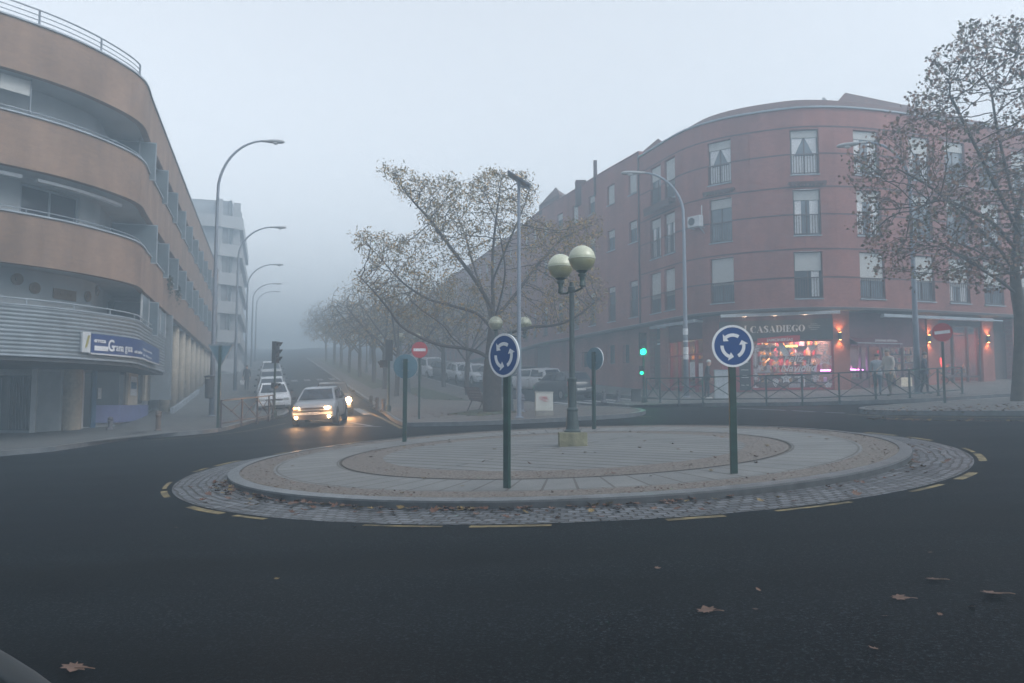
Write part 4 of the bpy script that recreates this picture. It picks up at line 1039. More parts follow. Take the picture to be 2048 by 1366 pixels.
for x0, x1, py in ((1521, 1540, 743.5), (1588, 1605, 743), (1641, 1663, 740.5)):
    u0, z = wz(x0, py); u1, _ = wz(x1, py); F1.box(mb, u0, u1, z-.03, z+.03, -.40, -.36)
rp(mb, 'violet_lamp_strip', m_pink)
mb = MB()
for x0, x1, py in ((1513, 1538, 691), (1542, 1551, 692), (1572, 1596, 691.5)):
    u0, z = wz(x0, py); u1, _ = wz(x1, py); F1.box(mb, u0, u1, z-.05, z+.05, -.40, -.36)
rp(mb, 'yellow_lamp_strip', m_yel)
mb = MB()
for x0, x1, py in ((1519, 1532, 711), (1629, 1643, 710), (1521, 1524, 722)):
    u0, z = wz(x0, py); u1, _ = wz(x1, py); F1.box(mb, u0, u1, z-.04, z+.04, -.40, -.36)
u0, z = wz(1528, 722); u1, z1_ = wz(1536, 714); mb.bar(F1.pt(u0, z, -1.2), F1.pt(u1, z1_, -1.2), .05)
rp(mb, 'orange_lamp_strip', m_oran)
mb = MB(); u0, z = wz(1577, 783); u1, z1_ = wz(1598, 771); F1.box(mb, u0, u1, z, z1_+.1, -.5, -.3); u0, z = wz(1618, 783); u1, z1_ = wz(1628, 772); F1.box(mb, u0, u1, z, z1_, -.5, -.3); rp(mb, 'white_display_box', m_g4)
def lamp(name, loc, energy, col, parent=red, size=.15):
    l = bpy.data.lights.new(name, 'POINT'); l.energy = energy; l.color = col; l.shadow_soft_size = size
    o = bpy.data.objects.new(name, l); COL.objects.link(o); o.location = (loc[0]-RB[0], loc[1]-RB[1], loc[2]-RB[2]) if parent is red else loc
    if parent: o.parent = parent
    return o
for px, e, c_ in ((1545, 60, (1, .7, .5)), (1620, 60, (1, .65, .5)), (1585, 40, (1, .3, .8))):
    u, z = wz(px, 700); lamp('shop_ceiling_lamp', F1.pt(u, 4.9, -1.4), e, c_)
# --- burgundy shop with the door
F2 = cfr(RCv, gpx(1701), gpx(1857), OUT); g2 = gz(*F2.pt(F2.len*.4, 0)[:2])+KH
mb = MB(); F2.box(mb, 0, F2.len, zy1(F2, 1, 690), 6.05, -.45, -.1); rp(mb, 'burgundy_fascia', m_burg)
mb = MB(); ua, ub2 = 0, u_of(F2, 1790); zt = zy1(F2, 1, 676); zb_ = zy1(F2, 1, 688)
mb.faces([F2.pt(0, zt, -.08), F2.pt(ub2, zt, -.08), F2.pt(ub2, zb_, .55), F2.pt(0, zb_, .55), F2.pt(0, zb_-.04, .55), F2.pt(ub2, zb_-.04, .55)], [(0, 1, 2, 3), (3, 2, 5, 4)])
n = 14
for k in range(n): F2.prism(mb, [(ub2*k/n, zb_-.04), (ub2*(k+1)/n, zb_-.04), (ub2*(k+.8)/n, zb_-.2), (ub2*(k+.2)/n, zb_-.2)], .53, .55)
aw_ = rp(mb, 'shop_awning', m_burg)
mb = MB(); F2.box(mb, 0, ub2, zb_-.02, zb_+.02, .55, .58); mb.build('awning_front_bar', m_coping, aw_, off=RB)
text_obj('awning_lettering', 'jamones selectos', .19, m_letter, F2.M(u_of(F2, 1738), zb_+.1, .47), aw_, extrude=.003, off=RB)
du0, du1 = u_of(F2, 1744), u_of(F2, 1768)
mb = MB(); wu = u_of(F2, 1708)
for u0, u1 in ((0, .12), (du0-.1, du0), (du1, du1+.1), (F2.len-.12, F2.len), (u_of(F2, 1727)-.03, u_of(F2, 1727)+.03), (u_of(F2, 1812)-.03, u_of(F2, 1812)+.03)): F2.box(mb, u0, u1, g2-.4, zy1(F2, 1, 690), -.3, -.15)
F2.box(mb, du1, F2.len, g2+.35, g2+.42, -.3, -.15); F2.box(mb, 0, du0, g2+.35, g2+.42, -.3, -.15); F2.box(mb, 0, F2.len, g2+2.15, g2+2.25, -.3, -.15)
wf2 = rp(mb, 'shop_window', m_frame)
mb = MB(); F2.box(mb, .12, du0-.1, g2+.42, zy1(F2, 1, 690), -.22, -.21); F2.box(mb, du1+.1, F2.len-.12, g2+.42, zy1(F2, 1, 690), -.22, -.21); mb.build('pane', m_clear, wf2, off=RB)
mb = MB(); F2.box(mb, 0, du0, g2-.5, g2+.35, -.3, -.16); F2.box(mb, du1, F2.len, g2-.5, g2+.35, -.3, -.16); rp(mb, 'shop_plinth', m_burg)
mb = MB(); F2.box(mb, u_of(F2, 1706), u_of(F2, 1725), zy1(F2, 1, 740), zy1(F2, 1, 738), -.5, -.45); F2.box(mb, u_of(F2, 1729), u_of(F2, 1739), zy1(F2, 1, 740), zy1(F2, 1, 738), -.5, -.45); rp(mb, 'violet_lamp_strip', m_pink)
goods(F2, .15, du0-.1, g2, (.5, .85), -.6, 5, 'shop_goods', (m_g1, m_g2)); goods(F2, du1+.2, F2.len-.2, g2, (.5, .9, 1.3, 1.7), -.75, 6, 'shop_goods', (m_g1, m_g2, m_g3, m_dark), sz=.12)
mb = MB(); u0 = u_of(F2, 1794); F2.box(mb, u0, u_of(F2, 1816), g2+.02, g2+.5, -.1, .25); rp(mb, 'display_crate', m_g1)
p = F2.pt(u_of(F2, 1718), g2+1.2, -.9); lamp('display_lamp', p, 26, (1, .35, .95)); lamp('display_lamp', F2.pt(u_of(F2, 1716), g2+2.4, -1.2), 24, (1, .5, .2)); lamp('display_lamp', F2.pt(u_of(F2, 1825), g2+2.3, -1.3), 20, (1, .55, .4))
# --- red-lit restaurant
F3 = cfr(RCv, gpx(1880), gpx(1967), OUT); g3 = gz(*F3.pt(F3.len*.5, 0)[:2])+KH
mb = MB(); F3.box(mb, 0, F3.len, g3+2.9, 6.05, -.45, -.1); rp(mb, 'dark_fascia', m_fascia)
mb = MB()
for u0 in (0, F3.len*.36, F3.len*.7, F3.len-.08): F3.box(mb, u0, u0+.08, g3-.4, g3+2.9, -.3, -.15)
F3.box(mb, 0, F3.len, g3+.3, g3+.38, -.3, -.15); wf3 = rp(mb, 'shop_window', m_frame)
mb = MB(); F3.box(mb, .08, F3.len-.08, g3+.38, g3+2.9, -.22, -.21); mb.build('pane', m_clear, wf3, off=RB)
mb = MB(); F3.box(mb, u_of(F3, 1928), u_of(F3, 1937), g3+.6, zy1(F3, 1, 712), -1.6, -1.5); rp(mb, 'red_lit_panel', m_redl)
mb = MB()
for x0, y0, x1, y1, w in ((1874, 735, 1881, 738, -.9), (1897, 733, 1905, 737, -1.2)): mb.bar(F3.pt(u_of(F3, x0), zy1(F3, 1, y0), w), F3.pt(u_of(F3, x1), zy1(F3, 1, y1), w), .05)
F3.box(mb, u_of(F3, 1890), u_of(F3, 1918), zy1(F3, 1, 750), zy1(F3, 1, 749), -1.0, -.95); rp(mb, 'orange_lamp_strip', m_oran)
goods(F3, .2, F3.len-.2, g3, (.55, .75), -.9, 8, 'restaurant_tables', (m_g3, m_g2)); lamp('restaurant_lamp', F3.pt(F3.len*.6, g3+2.2, -1.2), 45, (1, .13, .06)); lamp('restaurant_lamp', F3.pt(F3.len*.3, g3+1.2, -1.1), 14, (1, .4, .2))
# --- left shop with red frames
F4 = cfr(RCv, gpx(1336), gpx(1406), OUT); g4 = gz(*F4.pt(F4.len*.5, 0)[:2])+KH
mb = MB(); F4.box(mb, 0, F4.len, g4+2.75, 6.05, -.45, -.1); rp(mb, 'burgundy_fascia', m_burg)
mb = MB()
for k in range(5): u0 = (F4.len-.09)*k/4; F4.box(mb, u0, u0+.09, g4-.4, g4+2.75, -.3, -.12)
F4.box(mb, 0, F4.len, g4+.25, g4+.33, -.3, -.14); F4.box(mb, 0, F4.len, g4+1.95, g4+2.03, -.3, -.14); wf4 = rp(mb, 'shop_window', m_redp)
mb = MB(); F4.box(mb, .09, F4.len-.09, g4+.33, g4+2.75, -.22, -.21); mb.build('pane', m_clear, wf4, off=RB)
mb = MB(); F4.box(mb, F4.len*.55, F4.len*.72, g4+.75, g4+1.6, -.2, -.19); F4.box(mb, F4.len*.8, F4.len*.95, g4+.7, g4+1.5, -.2, -.19); rp(mb, 'poster', m_g4)
goods(F4, .2, F4.len-.2, g4, (.6, 1.2, 1.8), -1.2, 12, 'shop_goods', (m_g1, m_g3)); lamp('shop_ceiling_lamp', F4.pt(F4.len*.3, g4+2.3, -1.0), 15, (1, .5, .2)); lamp('shop_ceiling_lamp', F4.pt(F4.len*.8, g4+2.3, -1.0), 15, (1, .5, .25))
F5 = cfr(RCv, gpx(1300), gpx(1321), OUT-.4); mb = MB(); F5.box(mb, 0, F5.len, 1.6, 5, 0, .08); rp(mb, 'entrance_door', m_frame)
F6 = cfr(RCv, gpx(1990), gpx(2028), OUT-.5); mb = MB(); F6.box(mb, 0, F6.len, 1.6, 5.4, 0, .08); rp(mb, 'entrance_door', m_frame)
F7 = cfr(RCv, a_last, a_last+3, OUT-.5); mb = MB(); F7.box(mb, 0, F7.len, 1.6, 5.6, 0, .08); rp(mb, 'shop_window', m_dglass)
# long awning cassettes under the overhang
for x0, y0, x1, y1, m_, lit in ((1301, 655, 1389, 641.5, m_coping, 0), (1441, 632.5, 1681, 622.5, m_white_p, 1), (1766, 630, 1985, 640, m_coping, 0)):
    a0, a1 = A(x0, 5.9, .15), A(x1, 5.9, .15); z = zy(a0, y0, .15); z2 = zy(a1, y1, .15); f = cfr(RCv, a0, a1, .12); mb = MB()
    z = min(max(z, 5.6), 6.1); z2 = min(max(z2, 5.6), 6.1); zc = (z+z2)/2
    f.box(mb, 0, f.len, zc-.07, zc+.07, -.1, .1); c_ = rp(mb, 'awning_cassette', m_)
    mb = MB()
    for q in (.08, .5, .92): f.box(mb, f.len*q-.04, f.len*q+.04, zc-.03, zc+.08, -.7, -.1)
    mb.build('bracket', m_coping, c_, off=RB)
mb = MB(); a0, a1 = gpx(1450, 5.9), gpx(1655, 5.9); f = cfr(RCv, a0+.5, a1-.5, OUT+.12)
for q in (.15, .5, .85): mb.lathe([(.05, 5.86), (.09, 5.90), (.09, 5.96)], f.pt(f.len*q, 0, .1), 10); lamp('fascia_spot', f.pt(f.len*q, 5.78, .25), 4, (1, .62, .38))
rp(mb, 'spot_fitting', m_black)
# ================================================================== things fixed to the facades
def wall_lamp(px, py, label):
    a = A(px, 4.4, OUT+.1); z = zy(a, py, OUT+.1); n_ = RCv.nrm(a); p = RCv.pt(a, z, OUT+.09)
    t = thing('wall_lamp', label, 'wall lamp', p, math.atan2(n_.y, n_.x)+PI/2, 'up-and-down wall lamps on the brick piers')
    mb = MB(); mb.lathe([(.075, -.17), (.085, -.17), (.085, .17), (.075, .17)], (0, 0, 0), 12); mb.bar((0, 0, 0), (0, .1, 0), .05); mb.build('lamp_body', m_black, t)
    mb = MB(); mb.lathe([(.055, -.18), (.055, -.175)], (0, 0, 0), 10); mb.lathe([(.055, .175), (.055, .18)], (0, 0, 0), 10); mb.build('bulb', m_warm, t)
    for s_ in (-1, 1):
        l = bpy.data.lights.new('lamp_light', 'SPOT'); l.energy = 26; l.color = (1, .42, .16); l.spot_size = 1.9; l.spot_blend = .6; l.shadow_soft_size = .05
        o = bpy.data.objects.new('lamp_light', l); COL.objects.link(o); o.parent = t; o.location = (0, 0, s_*.2); o.rotation_euler = (0 if s_ < 0 else PI, 0, 0)
wall_lamp(1681, 672, 'lit black wall lamp on the brick pier right of the lettered shop'); wall_lamp(1860, 677, 'lit black wall lamp on the pier beside the no entry sign'); wall_lamp(1978, 678, 'lit black wall lamp on the pier right of the red-lit window')
a = A(1392, 11, .3); p = RCv.pt(a, 10.55, .35); n_ = RCv.nrm(a)
ac = thing('air_conditioner', 'white air conditioner on a bracket beside the middle-floor corner window', 'air conditioner', p, math.atan2(n_.y, n_.x)+PI/2)
mb = MB(); mb.box((0, 0, .3), (.78, .3, .56)); mb.build('casing', m_white_p, ac, bevel=.02)
mb = MB(); mb.faces([(-.13+.2*math.cos(k*PI/10), -.155, .3+.2*math.sin(k*PI/10)) for k in range(20)]+[(-.13+.2*math.cos(k*PI/10), -.165, .3+.2*math.sin(k*PI/10)) for k in range(20)], [tuple(range(20, 40)), tuple(range(20))]); mb.build('fan_grille', m_dark, ac)
mb = MB(); mb.bar((-.3, -.1, 0), (-.3, .35, 0), .04); mb.bar((.3, -.1, 0), (.3, .35, 0), .04); mb.bar((.3, -.1, 0), (.3, .35, -.3), .03); mb.build('bracket', m_coping, ac)
mb = MB(); mb.tube([(.33, .1, .5), (.33, .1, 1.1)], .03, 6); mb.build('vent_pipe', m_white_p, ac)
# garage-like buildings beyond the end of the wing
C3 = Curve([S(18.5, 134), S(18.5, 113.5), S(26, 113.5)], smooth=False); b0 = (*S(18.5, 114), gz(*S(18.5, 114))); th = thing('apartment_building', 'faint brick block beyond the far end of the red wing', 'building', b0)
mb = MB(); sweep(mb, C3, 0, C3.len, 4, 16, -.3, 0, step=3); mb.build('brick_wall', m_red, th, off=b0)
# ================================================================== signs
m_sblue = mat('sign_blue_face', (.0, .040, .17), .3, var=.05); m_swhite = mat('sign_white', (.62, .64, .66), .4, var=.04); m_sred = mat('sign_red', (.36, .022, .03), .4, var=.06); m_sback = mat('sign_back', (.09, .16, .20), .45, metal=.2, var=.12, scale=4)
def disc(mb, r, y0, y1, z, n=40):
    mb.prism([(r*math.cos(2*PI*k/n), z+r*math.sin(2*PI*k/n)) for k in range(n)], lambda u, v, w: (u, w, v), y0, y1)
def post(t, h, w=.10, d=.055, m=None):
    mb = MB(); mb.box((0, .055, h/2-.05), (w, d, h+.1)); return mb.build('post', m or m_dgreen, t, bevel=.006)
def arrow(mb, a0, a1, r0, r1, z, y0, y1):
    """curved arrow from angle a0 to a1 (radians)"""
    n = 10; s_ = 1 if a1 > a0 else -1; ah = a1-s_*.42
    for k in range(n):
        p, q = a0+(ah-a0)*k/n, a0+(ah-a0)*(k+1)/n; P = [(r0*math.cos(p), z+r0*math.sin(p)), (r1*math.cos(p), z+r1*math.sin(p)), (r1*math.cos(q), z+r1*math.sin(q)), (r0*math.cos(q), z+r0*math.sin(q))]
        mb.prism(P, lambda u, v, w: (u, w, v), y0, y1)
    rm = (r0+r1)/2; P = [((r0-.042)*math.cos(ah), z+(r0-.042)*math.sin(ah)), ((r1+.042)*math.cos(ah), z+(r1+.042)*math.sin(ah)), (rm*.98*math.cos(a1), z+rm*.98*math.sin(a1))]
    mb.prism(P, lambda u, v, w: (u, w, v), y0, y1)
def roundabout_sign(px, py, yaw, label, H=2.13, r=.30, half=1.0):
    """front faces local -Y; yaw turns it"""
    t = thing('roundabout_sign', label, 'road sign', (*at(px, py), gz(*at(px, py))+IH-.01), yaw, 'blue roundabout signs on the island')
    post(t, H-.12); z = H-r
    mb = MB(); disc(mb, r, -.005, .022, z); mb.build('sign_plate', m_sback, t)
    mb = MB(); n = 44
    for k in range(n):
        a, b = 2*PI*k/n, 2*PI*(k+1)/n
        mb.prism([((r-.028)*math.cos(a), z+(r-.028)*math.sin(a)), (r*1.01*math.cos(a), z+r*1.01*math.sin(a)), (r*1.01*math.cos(b), z+r*1.01*math.sin(b)), ((r-.028)*math.cos(b), z+(r-.028)*math.sin(b))], lambda u, v, w: (u, w, v), -.012, .008)
    mb.build('rim', m_swhite, t)
    mb = MB(); disc(mb, r-.027, -.009, -.004, z); mb.build('blue_face', m_sblue, t)
    mb = MB()
    for k in range(3): b0 = math.radians(58+120*k); arrow(mb, b0, b0+math.radians(96), .135, .182, z, -.014, -.0085)
    mb.build('arrows', m_swhite, t)
    mb = MB(); mb.box((0, .035, z-.1), (.16, .03, .03)); mb.box((0, .035, z+.12), (.16, .03, .03)); mb.build('clamp', m_galv, t)
    return t
R_ = math.radians
roundabout_sign(1008, 977, R_(-46), 'blue roundabout sign turned to the left at the front of the island')
roundabout_sign(1470.5, 948, R_(3), 'blue roundabout sign on a green post facing the camera, in front of the brick shops')
roundabout_sign(810, 883, R_(176), 'grey back of a round sign on a green post, overlapping the no entry sign')
roundabout_sign(1191, 858, R_(130), 'narrow edge-on back of a round sign right of the globe lamp')
def no_entry(px, py, yaw, label, H, r=.3, off=KH, tilt=0):
    t = thing('no_entry_sign', label, 'road sign', (*at(px, py), gz(*at(px, py))+off-.01), yaw, 'red no entry signs')
    post(t, H-.1, .075, .05); z = H-r
    mb = MB(); disc(mb, r, -.004, .02, z); mb.build('sign_plate', m_sback, t)
    mb = MB(); disc(mb, r-.006, -.009, -.003, z); mb.build('red_face', m_sred, t)
    c_, s_ = math.cos(tilt), math.sin(tilt); w_, h_ = r*.74, r*.17
    mb = MB(); mb.prism([(u*c_-v*s_, z+u*s_+v*c_) for u, v in ((-w_, -h_), (w_, -h_), (w_, h_), (-w_, h_))], lambda u, v, w: (u, w, v), -.014, -.008); mb.build('white_bar', m_swhite, t)
    return t
no_entry(838, 838, R_(6), 'red no entry sign with a white bar standing on the boulevard corner', 2.82, .3)
no_entry(1890, 806, R_(-22), 'red no entry sign on the leafy traffic island in front of the restaurant', 2.55, .3, tilt=.10)
p = at(437, 855)
t = thing('yield_sign', 'back of a triangular yield sign on a green post beside the railing', 'road sign', (*p, gz(*p)+KH-.01), R_(180))
post(t, 2.98, .10, .06); mb = MB(); mb.prism([(-.45, 3.02), (.45, 3.02), (.05, 2.28), (-.05, 2.28)], lambda u, v, w: (u, w, v), -.0, .02); mb.build('sign_plate', m_sback, t)
mb = MB(); mb.prism([(-.46, 3.03), (.46, 3.03), (.40, 2.97), (-.40, 2.97)], lambda u, v, w: (u, w, v), -.02, .024); mb.prism([(.46, 3.03), (.05, 2.27), (.02, 2.33), (.40, 2.97)], lambda u, v, w: (u, w, v), -.021, .023); mb.prism([(-.46, 3.03), (-.05, 2.27), (-.02, 2.33), (-.40, 2.97)], lambda u, v, w: (u, w, v), -.021, .023); mb.build('rim', m_greypaint, t)
# ================================================================== globe lamps
m_globe_u = mat('globe_top', (.48, .50, .38), .35, var=.12, scale=3, coat=.3); m_globe_l = mat('globe_bottom', (.21, .21, .11), .35, var=.2, scale=3, coat=.3)
def globe_lamp(loc, label, rz=0, H=3.25, arms=((.18, -.42, .12), (-.20, .42, .10)), r=.265, plinth=True, group='globe street lamps'):
    t = thing('globe_lamp', label, 'street lamp', loc, rz, group)
    if plinth:
        mb = MB(); mb.box((0, 0, .11), (.56, .52, .34)); mb.build('concrete_base', mat('mossy_concrete', (.17, .165, .105), .95, var=.45, scale=5, bump=.5), t, bevel=.015)
    b = .28 if plinth else 0
    mb = MB(); mb.lathe([(.17, b), (.17, b+.03), (.135, b+.06), (.12, b+.28), (.105, b+.42), (.115, b+.44), (.115, b+.47), (.085, b+.5), (.085, b+1.02), (.098, b+1.04), (.098, b+1.08), (.06, b+1.10), (.052, b+1.9), (.05, H-.22), (.075, H-.2), (.075, H-.1), (.05, H-.08), (.045, H)], n=20)
    mb.build('pole', mat('lamp_post_paint', (.03, .05, .052), .5, var=.25, scale=6, coat=.1), t, smooth=False)
    mb = MB()
    for ax, ay, dz in arms:
        mb.tube([(0, 0, H-.15), (ax*.4, ay*.4, H-.2), (ax, ay, H-.17), (ax, ay, H-.1+dz)], [.03, .025, .03, .04], 8)
        mb.lathe([(.05, -.22), (.06, -.2), (.045, -.1), (.055, -.02), (.085, 0), (.085, .03), (.06, .05), (.12, .10)], (ax, ay, H-.05+dz), 14)
    mb.build('arm', m_dgreen, t)
    for ax, ay, dz in arms:
        zc = H+.03+dz+r
        pr = [(r*math.cos(a), r*math.sin(a)) for a in [(-90+k*10)*PI/180 for k in range(9)]+[0]]; mb = MB(); mb.lathe([(max(q, .02), z) for q, z in pr], (ax, ay, zc), 28); lo = mb.build('globe', m_globe_l, t, smooth=True)
        pr = [(r*1.01, 0)]+[(r*math.cos(a), r*math.sin(a)) for a in [k*10*PI/180 for k in range(1, 9)]]+[(.01, r)]; mb = MB(); mb.lathe([(q, z) for q, z in pr], (ax, ay, zc+.002), 28); mb.build('globe_cap', m_globe_u, lo, smooth=True)
        mb = MB(); mb.lathe([(r, -.012), (r+.012, -.012), (r+.012, .012), (r, .012)], (ax, ay, zc), 28); mb.build('globe_band', m_globe_u, lo)
    return t
lp = (1.22, 16.75); globe_lamp((*lp, gz(*lp)+IH+.03), 'twin globe lamp on a mossy concrete block in the middle of the roundabout', H=3.33)
p = at(1021, 824)
g2_ = globe_lamp((*p, gz(*p)+KH), 'twin globe lamp behind the solar pole, partly hidden by the big tree', H=3.15, arms=((.55, .1, 0), (-.58, -.1, 0)), plinth=False, r=.275)
def far_globe(s_, t_, lab):
    p = S(s_, t_); dup(g2_, (*p, gz(*p)+KH), R_(15), lab)
far_globe(8.4, 52, 'nearest of the hazy globe lamps left of the big trunk'); far_globe(8.6, 64, 'twin globe lamp among the hazy boulevard trees, second from the junction'); far_globe(8.6, 78, 'twin globe lamp barely visible in the fog, farthest along the boulevard')
# ================================================================== tall street lamps
m_lampgrey = mat('street_lamp_paint', (.17, .20, .25), .5, var=.12)
def street_lamp(loc, rz, H, label, reach=2.4, group='tall curved street lamps', r0=.13):
    """curved arm towards local +X"""
    t = thing('street_lamp', label, 'street lamp', loc, rz, group)
    P = [(0, 0, -.1), (0, 0, H*.3), (0, 0, H*.72)]; R = [r0, r0*.8, r0*.58]; n = 10
    for k in range(1, n+1):
        a = k/n*PI/2*.96; P.append((reach*(1-math.cos(a)), 0, H*.80+(H*.2)*math.sin(a))); R.append(r0*.55-(r0*.2)*k/n)
    mb = MB(); mb.tube(P, R, 12); mb.lathe([(r0*1.5, -.05), (r0*1.5, .03), (r0*1.05, .05)], n=12); mb.build('pole', m_lampgrey, t, smooth=True)
    e = Vector(P[-1]); mb = MB()
    sec = [(0, .05, .05), (.25, .08, .07), (.5, .15, .10), (.85, .17, .11), (1.05, .12, .09), (1.15, .03, .03)]; n = 12; base = 0; V = []
    for x, w, h in sec:
        for k in range(n): a = 2*PI*k/n; V.append((e.x-.1+x, w*math.cos(a), e.z+h*math.sin(a)*(1 if math.sin(a) > 0 else .7)-.01))
    mb.faces(V, [(j*n+k, j*n+(k+1) % n, (j+1)*n+(k+1) % n, (j+1)*n+k) for j in range(len(sec)-1) for k in range(n)]+[tuple(range(n)), tuple(range((len(sec)-1)*n, len(sec)*n))]); hd = mb.build('lamp_head', mat('lamp_head', (.30, .31, .32), .5), t, smooth=True)
    mb = MB(); mb.lathe([(.04, -.09), (.12, -.05), (.14, 0)], (e.x+.62, 0, e.z-.06), 12); mb.build('diffuser', m_curt, hd)
    return t
l1 = at(423, 832)
street_lamp((*l1, gz(*l1)+KH), R_(8), 13.25, 'nearest tall curved street lamp on the left pavement, with a litter bin', reach=2.15)
for (x, y), H_, lab in (((-19.46, 58.0), 11.7, 'second curved street lamp up the left pavement'), ((-25.2, 78), 10.7, 'third curved street lamp, hazy in the fog'), ((-31, 98), 10.1, 'fourth curved street lamp, a faint outline in the fog'), ((-36.8, 118), 10.2, 'fifth curved street lamp, almost lost in the fog')):
    street_lamp((x, y, gz(x, y)+KH), R_(8), H_, lab, reach=2.4)
p = at(1373, 795); street_lamp((*p, gz(*p)+KH), R_(176), 10.7, 'curved street lamp arching left in front of the brick building, with stickers on its pole', reach=2.0)
p = at(1836, 788); street_lamp((*p, gz(*p)+KH), R_(150), 10.4, 'street lamp whose top is hidden in the plane tree, in front of the restaurant', reach=1.8)
mb = MB(); pp = at(1373, 795)
for z, h in ((3.2, .3), (2.75, .06), (2.3, .35), (2.0, .2)): mb.tube([(pp[0], pp[1], gz(*pp)+z-h/2), (pp[0], pp[1], gz(*pp)+z+h/2)], .125, 12, caps=False)
st_ = [o for o in COL.objects if o.name.startswith('street_lamp') and 'stickers' in o.get('label', '')][0]
mb.build('sticker', m_swhite, st_, off=st_.location).rotation_euler = (0, 0, -st_.rotation_euler.z)
# litter bin on the first lamp
t = thing('litter_bin', 'dark litter bin strapped to the nearest left street lamp', 'litter bin', (l1[0]-.02, l1[1]-.30, gz(*l1)+.95), 0)
mb = MB(); n = 16; pr = [(.17, 0), (.2, .1), (.22, .9)]; mb.lathe(pr+[(.20, .9), (.16, .08)], n=n); mb.build('bin_body', m_dark, t)
mb = MB(); mb.lathe([(.25, .98), (.25, 1.03), (.1, 1.08)], n=16); mb.bar((-.2, 0, .85), (-.2, 0, 1.0), .03); mb.bar((.2, 0, .85), (.2, 0, 1.0), .03); mb.build('lid', m_black, t)
# solar mast
p = at(1038, 836); t = thing('solar_light_mast', 'slim grey mast with a tilted solar panel on top, in front of the big tree', 'mast', (*p, gz(*p)+KH))
mb = MB(); mb.tube([(0, 0, -.1), (0, 0, 4), (0, 0, 8.15)], [.085, .07, .05], 12); mb.lathe([(.16, 0), (.16, .03), (.1, .05)], n=12); mb.lathe([(.09, .8), (.1, .82), (.09, .84)], n=12); mb.build('pole', m_lampgrey, t)
mb = MB(); mb.bar((-.38, 0, 8.42), (.38, 0, 7.92), .62, .05); mb.build('solar_panel', mat('solar_panel', (.04, .05, .08), .3), t)
mb = MB(); mb.bar((-.05, 0, 8.0), (.35, -.1, 7.83), .12, .05); mb.build('lamp_head', m_lampgrey, t)
# ================================================================== traffic lights
m_green = emis('green_signal', (.01, .9, .42), 1.3); m_lens = mat('unlit_lens', (.03, .015, .012), .3)
def signal_head(t, x, z, n, rz=0, lit=None, r=.10, name='signal_head', y=0, back=False):
    M_ = Matrix.Rotation(rz, 4, 'Z'); T_ = lambda p: tuple(M_ @ Vector(p)+Vector((x, y, 0)))
    mb = MB(); h = n*r*2.75; mb.box((0, 0, z+h/2), (r*2.7, .2, h)); mb.v = [T_(v) for v in mb.v]; hd = mb.build(name, m_black, t, bevel=.012)
    for k in range(n):
        zc = z+h*(k+.5)/n; mb = MB(); m = 12
        V = []
        for q in range(m+1):
            a = -.35+(PI+.7)*q/m
            for yy in (-.10, -.10-.22*(.35+.65*max(0, math.sin(a)))): V.append(T_((r*1.1*math.cos(a), yy, zc+r*1.1*math.sin(a))))
        mb.faces(V, [(2*q, 2*q+1, 2*q+3, 2*q+2) for q in range(m)]); mb.build('visor', m_black, hd)
        mb = MB(); mb.prism([(r*math.cos(2*PI*q/16), zc+r*math.sin(2*PI*q/16)) for q in range(16)], lambda u, v, w: T_((u, w, v)), -.115, -.1); mb.build('lens', m_green if lit == k else m_lens, hd)
    return hd
def traffic_light(px, py, yaw, label, H, heads, off=KH, m=None):
    p = at(px, py); t = thing('traffic_light', label, 'traffic light', (*p, gz(*p)+off), yaw, 'traffic lights')
    mb = MB(); mb.lathe([(.12, -.05), (.12, .22), (.06, .3), (.05, .5), (.05, H)], n=14); mb.build('pole', m or m_dgreen, t)
    for h in heads: signal_head(t, *h)
    return t
traffic_light(548, 834.5, R_(75), 'dark traffic light seen from behind at the end of the left railing', 2.5, [(.02, 2.35, 3, 0, None, .115), (.0, 1.25, 1, R_(-10), None, .09, 'pedestrian_signal')])
traffic_light(777, 823, R_(180), 'dark traffic light seen from behind on the boulevard edge, left of the no entry sign', 2.6, [(.0, 2.25, 3, 0, None, .115), (.22, 1.95, 1, R_(60), None, .12, 'pedestrian_signal', .1)])
traffic_light(1288, 805, R_(0), 'traffic light showing green at the end of the right railing', 2.45, [(-.03, 2.0, 3, 0, 0, .12), (-.10, 1.15, 2, R_(-12), 0, .075, 'pedestrian_signal', -.14)])
p = at(1288, 805)
for z, e, x in ((2.17, 5, -.03), (1.27, 2, -.10)):
    l = bpy.data.lights.new('signal_glow', 'POINT'); l.energy = e*2; l.color = (.02, 1, .55); l.shadow_soft_size = .06
    o = bpy.data.objects.new('signal_glow', l); COL.objects.link(o); o.location = (p[0]+x, p[1]-.24, gz(*p)+KH+z); o.rotation_euler = (PI/2, 0, 0)
